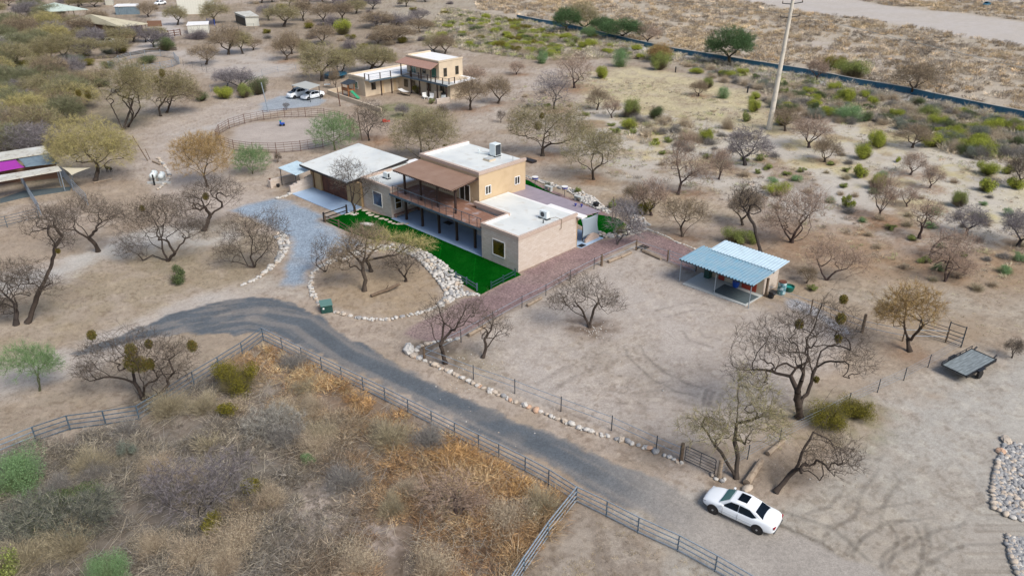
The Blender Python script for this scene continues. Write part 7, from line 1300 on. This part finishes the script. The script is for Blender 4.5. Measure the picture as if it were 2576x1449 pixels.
# shrubs
def bush_mesh(kind, k):
    rng = np.random.default_rng(sum(map(ord, kind))+k*17); S = dict(
     bright=([(.34,.38,.055),(.42,.45,.075),(.22,.26,.05)],[(.16,.14,.07)],2100,.085,500,0), green=([(.25,.30,.08),(.31,.35,.11),(.16,.20,.06)],[(.18,.15,.10)],1800,.075,600,0), dkgreen=([(.11,.15,.06),(.15,.19,.08),(.07,.10,.045)],[(.12,.10,.07)],2000,.07,600,0),
     pale=([(.19,.31,.14),(.24,.38,.18),(.14,.24,.10)],[(.16,.22,.10)],3000,.05,900,1), grey=([(.26,.25,.22),(.20,.195,.18)],[(.25,.235,.21),(.33,.31,.28),(.17,.155,.15)],250,.05,1900,1), purple=([(.17,.15,.19)],[(.20,.175,.185),(.26,.235,.24),(.15,.13,.135)],0,.05,2400,1),
     tan=([(.46,.38,.26),(.52,.44,.32)],[(.52,.43,.31),(.44,.35,.25),(.30,.24,.18)],700,.05,1500,1), olive=([(.19,.17,.025),(.24,.21,.03),(.13,.12,.03)],[(.20,.17,.09)],2000,.08,600,0), straw=([(.44,.39,.25)],[(.44,.38,.25),(.36,.31,.21),(.28,.24,.17)],120,.05,1700,2), sage=([(.22,.25,.20),(.17,.20,.16)],[(.2,.19,.15)],1800,.06,500,0))[kind]
    lf, st, nlv, ls, nst_, mode = S; VV = []; CC = []; bg_ = k >= 3; ws = .45 if bg_ else 1.
    if bg_: nlv *= 5; ls *= .45; nst_ *= 5
    nb = 5+k*(2 if bg_ else 1); a = rng.uniform(0, 6.28, nb); rr = rng.uniform(.15, .75, nb); cen = np.c_[rr*np.cos(a), rr*np.sin(a), rng.uniform(.3, .8, nb)]; br = rng.uniform(.22, .42, nb)
    # stems
    an = rng.uniform(0, 6.28, nst_); el = np.arccos(rng.uniform(.05 if mode else .2, 1, nst_)); d = np.c_[np.sin(el)*np.cos(an), np.sin(el)*np.sin(an), np.cos(el)]
    if mode == 0: o = rng.normal(0, .08, (nst_, 3)); L = rng.uniform(.4, 1.0, (nst_, 1))
    else: o = rng.normal(0, .10, (nst_, 3))+d*rng.uniform(0, .75, (nst_, 1))*(.8+.35*np.sin(an*3+k)[:, None]); L = rng.uniform(.18, .5, (nst_, 1))*(.6 if bg_ else 1); d = nrm(d+rng.normal(0, .55 if mode == 1 else .3, d.shape)+np.array([0, 0, .15]))
    o[:, 2] = np.abs(o[:, 2]); sd_ = nrm(np.cross(d, rng.normal(size=d.shape)))*(.008 if mode else .012)*ws; e = o+d*L; e[:, 2] = np.clip(e[:, 2], .02, 1.25); V = np.stack([o-sd_, o+sd_, e], 1).reshape(-1, 3); c = np.array(st)[rng.integers(0, len(st), nst_)]*(.7+.6*rng.random((nst_, 1))); VV.append(V); CC.append(np.repeat(c, 3, 0))
    if nlv:
        b = rng.integers(0, nb, nlv); dd = nrm(rng.normal(size=(nlv, 3))); c = cen[b]+dd*(br[b][:, None])*(rng.random((nlv, 1))**.5*1.25)*np.array((1, 1, .8)); c[:, 2] = np.maximum(c[:, 2], .04); f = ls; A_ = nrm(rng.normal(size=(nlv, 3)))*f; B_ = nrm(rng.normal(size=(nlv, 3)))*f
        V = np.stack([c, c+A_, c+B_], 1).reshape(-1, 3); cl = np.array(lf)[rng.integers(0, len(lf), nlv)]*(.65+.65*rng.random((nlv, 1))); VV.append(V); CC.append(np.repeat(cl, 3, 0))
    V = np.concatenate(VV); V[:, 2] = np.maximum(V[:, 2], .0); return V, np.arange(len(V)).reshape(-1, 3), np.concatenate(CC)
BM = {}
def shrub(kind, x, y, hw, hh, label, group=None, name='shrub', cat='shrub', world=None):
    g = world or G(x, y); rm = hw if world else hw/ppm(y); hm = hh if world else hgt(x, y, y-hh); hm = min(hm, 1.55*rm); k = q.randrange(3)+(3 if rm > 1.3 else 0)
    if (kind, k) not in BM: V, T, C = bush_mesh(kind, k); BM[(kind, k)] = mesh_np('shrub', V, T, None, C, VEG)
    name = name if name != 'shrub' else dict(bright='creosote_bush', green='creosote_bush', dkgreen='green_bush', olive='green_bush', pale='sage_bush', sage='sage_bush').get(kind, 'dry_shrub'); o = obj(name, BM[(kind, k)], None, g, q.uniform(0, 6.28), (rm, rm*q.uniform(.85, 1.15), hm)); return tag(o, label, cat, group)
SH = [
 ('dkgreen',450,712,30,38,'olive green shrub standing alone on the dry ground below the big bare tree'),('olive',600,985,62,72,'large olive shrub inside the fence bend'),('olive',575,1040,40,34,'olive shrub just below the large olive one'),
('pale',50,1235,85,85,'pale green bush at the lower left edge'),('pale',278,1475,75,70,'pale green bush at the bottom edge'),('green',20,1450,50,60,'yellow green bush in the bottom left corner'),
 ('pale',776,1166,22,34,'tiny blue green bush in the dry brown grass'),('sage',325,1150,34,36,'small grey green bush below the pipe fence'),('olive',540,1340,45,46,'dull olive bush near the bottom left'),('olive',650,1240,40,42,'dull olive bush right of the purple grey bare bush'),('dkgreen',170,1300,95,50,'dark tangled bush between the pale green ones'),('grey',150,1240,60,50,'grey dry bush above the dark tangle'),('grey',240,1200,55,40,'grey dry bush right of the pale green edge bush'),
 ('olive',2085,1065,60,45,'olive bush at the foot of the largest bare mesquite'),('olive',2150,1045,50,40,'yellow olive bush right of the foot of the largest bare mesquite'),
 ('green',1850,612,42,36,'yellow green bush right behind the shed'),('green',1895,612,24,28,'small green bush between shed and wide mesquite'),('bright',1955,492,34,32,'bright green bush among pinkish trees right of centre'),('bright',2130,522,20,34,'bright green bush beside the purple twigs at the right'),
 ('bright',863,88,26,38,'single bright round green bush behind the courtyard house'),('purple',881,132,28,46,'purple grey bush left above the courtyard house'),('purple',835,70,30,40,'purple grey bush left of the bright round one'),('purple',1000,66,30,40,'dark purple bush near the top centre left'),('purple',500,98,44,32,'dark purple bush behind the sandy yard'),('dkgreen',418,128,28,34,'dark olive bush by the brown timber ramp'),
 ('bright',565,248,28,30,'yellow green bush beside the sandy drive, left of two'),('dkgreen',508,254,20,28,'dark round bush left of the yellow green ones'),('dkgreen',652,238,32,44,'dark green bush at the left of the parking gravel'),('green',615,246,26,36,'green bush between yellow green and dark green ones'),
 ('bright',1513,198,20,40,'bright green small tree like bush at the edge of the meadow'),('pale',1560,168,28,44,'feathery pale green bush above the meadow'),('pale',1363,160,20,38,'feathery green bush near the two thick brush clumps'),('green',1588,296,32,52,'green bush cluster with grey twigs in the centre right'),('dkgreen',1648,299,24,34,'dark green bush right of the green cluster'),('bright',1585,325,27,27,'bright low green bush below the green cluster'),
 ('green',1780,222,20,28,'green bush on the meadow near the wire gate'),('tan',1763,222,16,22,'tan dry bush beside the green meadow bush'),('pale',1818,248,20,30,'feathery pale bush below the wire gate'),('bright',1895,282,21,34,'bright green bush left of the concrete pole'),('green',1878,306,18,26,'yellow green bush just below the bright one near the pole'),('bright',1778,356,22,48,'bright tall green bush left of the concrete pole foot'),('tan',1830,324,24,44,'fluffy straw coloured bush left of the pole'),
 ('bright',1648,364,13,16,'small bright green bush on the sandy bank'),('dkgreen',1815,193,18,17,'dark dome shaped bush behind the wire gate'),('green',1660,176,30,64,'olive green double bush above the meadow'),('olive',1655,152,28,42,'olive brown bush top behind the double bush'),
 ('bright',2125,262,26,40,'bright green bush below the mesh fence'),('dkgreen',2047,284,18,30,'dark green bush in the tan brush right of the pole'),('bright',1969,316,24,28,'bright green bush beside the foot of the concrete pole'),('pale',2132,304,44,44,'large feathery blue green bush at the right'),('bright',2254,296,20,22,'bright green bush with a dark foot'),('green',2335,298,32,34,'green bush right of the bright one with a dark foot'),('bright',2207,372,32,42,'bright yellow green bush on the pale slope'),
 ('bright',2397,338,25,24,'bright yellow bush, upper of the stacked pair'),('bright',2392,358,24,24,'bright yellow bush, lower of the stacked pair'),('sage',2457,350,36,40,'grey green bush right of the bright stacked pair'),('green',2552,330,26,34,'green bush at the right edge below the mesh fence'),('green',1975,240,14,20,'yellow green bush in the scrub left of the pinkish tree'),('bright',2172,400,26,44,'bright green bush with dark stem foot on straw ground'),('bright',2257,408,9,16,'very small bright green bush on the pale slope'),
 ('bright',2162,447,22,34,'green bush on brown litter at the right'),('bright',2202,476,26,40,'bright green bush under the tall slim pinkish tree'),('bright',2482,440,32,32,'bright green bush, upper of the tall pair at the right'),('bright',2482,482,26,48,'bright green bush, lower of the tall pair at the right'),('bright',2535,438,18,24,'small bright bush right of the tall pair'),('bright',2552,474,22,32,'bright bush at the right edge'),('green',2410,520,28,42,'dull green bush below the straw clearing'),('bright',2470,392,36,40,'bright green bush in front of the dark thicket'),
 ('green',2140,198,50,48,'yellow green spreading bush in front of the mesh fence'),('olive',2100,176,34,34,'olive bush right of the pinkish tree at the mesh fence'),('yellow','','','','',''),
 ('green',1538,522,14,44,'tall narrow yellow green bush behind the patio'),('green',1453,486,12,26,'small yellow green bush in the white rubble band'),('olive',1615,540,28,40,'yellow olive bush beside the thin pink tree'),('sage',1378,470,10,18,'tiny grey green plant at the far rubble band'),('green',1560,590,18,26,'green bush under the grey shrubby tree'),
 ('tan',2170,1270-170,10,10,'x'),('green',2040,730,18,14,'low green weed patch behind the barrel'),('green',1085,262,10,14,'small green shrub at the courtyard lawn edge'),('dkgreen',1080,232,16,34,'dark vine bush on the courtyard porch post'),('olive',1050,236,14,30,'olive vine bush on the courtyard porch'),('green',985,186,14,16,'green bush behind the white courtyard roof'),('dkgreen',882,222,10,30,'dark bush against the left end of the courtyard house'),
]
for s in SH:
    if s[0] in ('yellow',) or s[5] == 'x': continue
    shrub(*s)
for s in [('dkgreen',1835,165,62,95,'biggest dark green palo verde in front of the mesh fence'),('olive',1463,78,42,74,'tall yellow green tree over the mesh fence'),('dkgreen',1425,84,38,64,'dark green tree left of the tall yellow green one'),('dkgreen',1565,102,62,52,'wide green tree over the mesh fence'),('dkgreen',1515,86,34,42,'green tree between the tall and the wide one'),('verde',1480,100,20,34,'small pale green tree in front of the mesh fence'),('orange',1660,158,30,50,'orange brown tree behind the olive double bush')]: gtree(*s, name='green_tree')
cnt = 0
for poly, n, kinds, hw, hh, lb, gp, md in [
 ([(1160,35),(1340,60),(1500,95),(1690,145),(1600,150),(1480,140),(1330,150),(1180,120),(1090,100)], 100, ['tan','tan','grey','bright','tan','green','bright','dkgreen'], 22, 17, 'upper scrub', 'shrubs left of the mesh fence bend', 15),
 ([(1150,60),(1280,50),(1380,80),(1420,120),(1330,140),(1200,110)], 34, ['bright','green','bright','olive'], 22, 18, 'green patch', 'bright green shrubs above the courtyard house', 15),
 ([(1700,155),(1850,185),(2020,210),(2300,262),(2576,312),(2640,400),(2400,350),(2200,320),(2040,300),(1900,262),(1900,235),(1760,190)], 170, ['tan','grey','tan','bright','dkgreen','sage','tan','grey','tan'], 20, 18, 'scrub belt', 'shrubs below the mesh fence', 15),
 ([(2280,300),(2576,330),(2640,420),(2576,400),(2450,400),(2330,370)], 40, ['grey','sage','dkgreen','tan','grey','bright'], 22, 20, 'dark thicket at the right edge', 'shrubs of the right edge thicket', 16),
 ([(1290,190),(1500,300),(1700,360),(1900,330),(2000,400),(1860,480),(1700,440),(1500,330),(1300,260)], 26, ['tan','grey','green'], 13, 10, 'straw slope', 'shrubs on the straw slope', 26),
 ([(1560,290),(1660,290),(1780,330),(1800,380),(1700,380),(1600,340)], 22, ['grey','tan','straw','grey'], 20, 18, 'dry brush', 'dry brush left of the pole', 15),
 ([(1880,400),(2100,380),(2300,430),(2576,470),(2576,760),(2300,700),(2100,560),(1900,520)], 60, ['tan','grey','straw','green','pale'], 12, 9, 'open ground', 'small shrubs at the right', 26),
 ([(640,10),(1150,10),(1100,110),(900,150),(660,120)], 40, ['grey','purple','tan','olive'], 24, 18, 'understorey', 'grey shrubs among the far trees', 22),
 ([(0,60),(250,90),(400,150),(280,260),(150,300),(0,300)], 50, ['grey','olive','dkgreen','purple','sage'], 26, 22, 'left understorey', 'shrubs in the left thicket', 20),
 ([(0,1170),(92,1130),(351,1075),(560,960),(663,880),(860,985),(1000,1060),(1300,1220),(1400,1290),(1260,1449),(0,1449)], 34, ['tan','grey','tan','straw'], 22, 17, 'near grass field', 'dry shrubs in the near field', 26)]:
    thicket(poly, n, kinds, hw, hh, lb, gp, md, 'shrub', 'shrub')
# ---------------------------------------------------------------- stuff nobody could count: dry grass, scrub, litter
def tufts(name, C, R, Hh, cols, n, wd, seed, spread=.6, flat=0.):
    # C centres (m,2), R radii, Hh heights, cols (m,3); n blades each
    rng = np.random.default_rng(seed); m = len(C); k = m*n; ci = np.repeat(np.arange(m), n)
    o = np.zeros((k, 3)); a = rng.uniform(0, 6.28, k); r = R[ci]*rng.random(k)**.5*.55; o[:, 0] = C[ci, 0]+r*np.cos(a); o[:, 1] = C[ci, 1]+r*np.sin(a)
    o[:, 2] = Hh[ci]*rng.random(k)*.55*(1-flat)
    d = nrm(np.c_[np.cos(a)*spread, np.sin(a)*spread, np.ones(k)*.7]+rng.normal(0, .4, (k, 3))); d[:, 2] = np.abs(d[:, 2])*(1-flat*.75); L = (Hh[ci]*rng.uniform(.3, .75, k))[:, None]
    sd_ = nrm(np.cross(d, rng.normal(size=d.shape)))*(wd[ci] if hasattr(wd, '__len__') else wd)[..., None] if hasattr(wd, '__len__') else nrm(np.cross(d, rng.normal(size=d.shape)))*wd
    e = o+d*L; e[:, 2] = np.maximum(e[:, 2], .02); V = np.stack([o-sd_, o+sd_, e], 1).reshape(-1, 3); c = (cols*np.exp(rng.normal(0, .28, (m, 1))))[ci]*(.55+.9*rng.random((k, 1)))
    o_ = obj(name, mesh_np(name, V, np.arange(len(V)).reshape(-1, 3), None, np.repeat(c, 3, 0), VEG)); o_['kind'] = 'stuff'; return o_
def scatter(poly, spacing, seed, thr=None, fr=.1):
    P = GA(poly) if not isinstance(poly, np.ndarray) else poly; rng = np.random.default_rng(seed); lo, hi = P.min(0), P.max(0); A = (hi[0]-lo[0])*(hi[1]-lo[1]); n = int(A/spacing**2)
    Q = np.c_[rng.uniform(lo[0], hi[0], n), rng.uniform(lo[1], hi[1], n)]; Q = Q[sdist(Q, P) < 0]
    if thr is not None: Q = Q[fbm(Q[:, 0], Q[:, 1], fr, seed)+.06*rng.random(len(Q)) > thr]
    return Q
TANC = np.array([(.54,.43,.28),(.44,.34,.22),(.30,.25,.20),(.60,.50,.37),(.36,.31,.25),(.50,.37,.22),(.26,.22,.175)])
def pick(Q, C, seed, fr=.15):
    rng = np.random.default_rng(seed); n = fbm(Q[:, 0], Q[:, 1], fr, seed+5); i = np.clip(((n-.25)/.5+rng.normal(0, .18, len(Q)))*len(C), 0, len(C)-1).astype(int); return C[i]
rng = np.random.default_rng(5)
KEEP = [GA(z) for z in ([(1790,-4),(1932,12),(2032,32),(2182,50),(2282,67),(2432,92),(2576,117),(2900,170),(2900,110),(2576,55),(2482,43),(2407,33),(2257,20),(2144,0),(2050,-20)],)]
# tan brush across the flood plain
Q = scatter([(1180,-60),(3000,-60),(3100,400),(2576,290),(2282,228),(2025,180),(1773,140),(1598,106),(1400,58),(1340,44),(1200,26)], 1.25, 3, .455, .16)
for K_ in KEEP: Q = Q[sdist(Q, K_) > .5]
Q = Q[Q[:, 1] > 80]; R = rng.uniform(.5, 1.3, len(Q)); R *= 1.15; tufts('brush', Q, R, R*rng.uniform(.7, 1.15, len(Q)), pick(Q, TANC, 3, .07), 60, .034, 3, .8)
# scrub belt between the houses and the mesh fence
Q = np.concatenate([scatter([(1120,20),(1355,60),(1598,114),(1773,150),(1900,172),(1880,200),(1700,160),(1600,150),(1480,150),(1350,155),(1180,130),(1060,100)], .95, 7, .33, .12), scatter([(1900,172),(2025,192),(2282,242),(2576,302),(2900,370),(2900,440),(2576,400),(2400,350),(2250,318),(2060,290),(1940,255),(1880,205)], 1.0, 9, .34, .1), scatter([(1560,300),(1700,300),(1820,340),(1840,400),(1700,390),(1580,350)], 1.2, 10, .5, .2), scatter([(2300,310),(2900,370),(2900,480),(2576,420),(2420,400),(2320,360)], 1.1, 12, .36, .2)])
R = rng.uniform(.6, 1.35, len(Q)); tufts('scrub', Q, R, R*rng.uniform(.7, 1.15, len(Q)), pick(Q, np.array([(.34,.31,.26),(.50,.44,.33),(.58,.51,.39),(.26,.24,.20),(.34,.36,.15),(.54,.45,.32),(.40,.37,.32)]), 8, .12), 60, .028, 4, .8)
Q = scatter([(1240,200),(1560,180),(1740,240),(1900,270),(2300,310),(2700,440),(2700,720),(2300,680),(2020,600),(1860,520),(1640,470),(1440,420),(1330,330)], 1.5, 61, .51, .14); R = rng.uniform(.3, .95, len(Q)); tufts('low_brush', Q, R, R*rng.uniform(.5, .9, len(Q)), pick(Q, np.array([(.42,.36,.26),(.30,.27,.22),(.50,.44,.31),(.33,.35,.17),(.24,.20,.17),(.44,.33,.24),(.38,.36,.30)]), 62, .3), 44, .018, 13, .9)
# dry straw on the open slopes
Q = np.concatenate([scatter([(1300,170),(1560,170),(1900,240),(2300,310),(2700,440),(2700,600),(2300,560),(2000,500),(1900,480),(1700,440),(1500,420),(1380,300)], .8, 13, .50, .16), scatter([(2000,520),(2576,560),(2700,820),(2440,850),(2200,770),(2060,720),(2000,640)], .8, 14, .50, .2), scatter([(1560,200),(1760,210),(1900,250),(1900,320),(1600,280)], .7, 15, .40, .3)])
R = rng.uniform(.15, .4, len(Q)); tufts('straw', Q, R, R*.55, pick(Q, np.array([(.54,.48,.30),(.46,.40,.25),(.36,.29,.19),(.58,.53,.36)]), 14, .2), 14, .018, 5, 1.0, .3)
# thick dry grass and tangled stems inside the near fence
FG = [(-420,1900),(-420,1170),(0,1152),(92,1114),(351,1060),(611,898),(663,862),(860,962),(969,1016),(1449,1272),(1400,1330),(1330,1420),(1240,1560),(1200,1900)]
Q = scatter(FG, .27, 21, .46, .45); d_ = sdist(Q, GA(FG)); sz = rng.uniform(.25, .8, len(Q))*(.6+.9*SS((fbm(Q[:,0],Q[:,1],.5,77)-.35)/.3)); fence = ldist(Q, GA([(663,862),(860,962),(969,1016),(1449,1272)]))
near = np.clip(1-fence/8, 0, 1); cb = pick(Q, np.array([(.26,.24,.21),(.40,.36,.29),(.22,.20,.17),(.46,.41,.32),(.17,.15,.125),(.30,.28,.25),(.34,.30,.23)]), 22, .25); cr = pick(Q, np.array([(.40,.24,.12),(.52,.38,.22),(.26,.15,.085),(.42,.27,.145),(.18,.115,.075),(.56,.44,.28)]), 26, .3); rx = SS((Q[:, 0]+13+6*(fbm(Q[:,0],Q[:,1],.2,9)-.5))/7)[:, None]; cb = (cb*(1-rx)*.85+cr*rx)*.92; co = pick(Q, np.array([(.46,.275,.115),(.56,.36,.16),(.30,.17,.08),(.60,.46,.26)]), 23, .5)
k = (np.clip(near*1.25-.25+1.1*(fbm(Q[:,0],Q[:,1],.35,24)-.45), 0, 1))[:, None]; tufts('dry_grass', Q, sz*1.3, sz*(1+.5*near), cb*(1-k)+co*k, 34, .0115, 6, 1.1, .15)
# long fallen stems
def stems(name, Q, L0, w_, cols, seed):
    rng = np.random.default_rng(seed); n = len(Q); a = rng.uniform(0, 3.14, n); d = np.c_[np.cos(a), np.sin(a), rng.normal(.15, .25, n)]; L = rng.uniform(.4, 1, n)[:, None]*L0; o = np.c_[Q, rng.uniform(.03, .35, n)]; e = o+nrm(d)*L; e[:, 2] = np.maximum(e[:, 2], .03); V, F = tubes(o, e, np.full(n, w_), np.full(n, w_*.5), 3)
    o_ = obj(name, mesh_np(name, V, None, F, np.repeat(cols[rng.integers(0, len(cols), n)]*(.7+.5*rng.random((n, 1))), 6, 0), VEG)); o_['kind'] = 'stuff'
stems('fallen_stems', scatter(FG, .36, 31, .46, .3), 1.4, .013, np.array([(.50,.44,.34),(.42,.37,.29),(.34,.28,.21),(.30,.28,.26)]), 31)
Q = scatter([(1290,1449),(1400,1340),(1470,1290),(1600,1352),(1800,1450),(1880,1520),(1700,1700),(1250,1700)], .4, 33, .5, .3); R = rng.uniform(.15, .4, len(Q)); tufts('sparse_grass', Q, R, R*.8, pick(Q, np.array([(.30,.25,.17),(.42,.34,.20),(.26,.21,.15)]), 34, .4), 18, .008, 8, 1.1, .3)
# low litter, twigs and small tufts over all undriven ground
Q = scatter([(-500,1300),(-500,100),(0,-20),(2576,-20),(3000,300),(3000,900),(2576,880),(2440,900),(2000,1250),(1700,1330),(1500,1300),(600,1300)], .75, 41, .47, .2)
drv = [GA(z) for z in (ROAD, DRIVE, RED)]+[O_ for O_ in (np.array([LW(u, v)[:2] for u, v in ((-41,-4.5),(1.5,-4.5),(1.5,14),(-41,10))]),)]+[GA([(1180,850),(1320,765),(1520,660),(1600,620),(1690,665),(1950,790),(2050,830),(1990,1010),(1840,1170),(1700,1140),(1500,1085),(1300,1005)]), GA([(1210,742),(1307,690),(1212,643),(990,548),(909,526),(817,555),(980,606),(1119,676)])]
for K_ in drv: Q = Q[sdist(Q, K_) > .3]
g0 = ground_col(Q).mean(1); Q = Q[(g0 < .33)]; R = rng.uniform(.12, .32, len(Q)); tufts('litter', Q, R, R*.35, pick(Q, np.array([(.20,.165,.125),(.27,.22,.16),(.17,.14,.11),(.33,.29,.21),(.14,.12,.10)]), 43, .3), 9, .014, 9, 1.2, .6)

Q = scatter([(1180,850),(1320,765),(1520,665),(1600,625),(1690,670),(1860,745),(2050,830),(1990,1010),(1840,1150),(1700,1135),(1500,1080),(1300,1000)], .8, 55, .53, .5); R = rng.uniform(.06, .16, len(Q)); tufts('hoof_scuffs', Q, R, R*.3, np.tile(np.array((.20,.165,.135)), (len(Q), 1)), 7, .014, 11, 1.3, .8)
Q = scatter([(1960,1300),(2200,1100),(2440,950),(2576,920),(2576,1449),(1900,1449),(1750,1300)], .9, 57, .56, .5); R = rng.uniform(.05, .13, len(Q)); tufts('ground_debris', Q, R, R*.3, np.tile(np.array((.18,.155,.13)), (len(Q), 1)), 6, .012, 12, 1.3, .8)
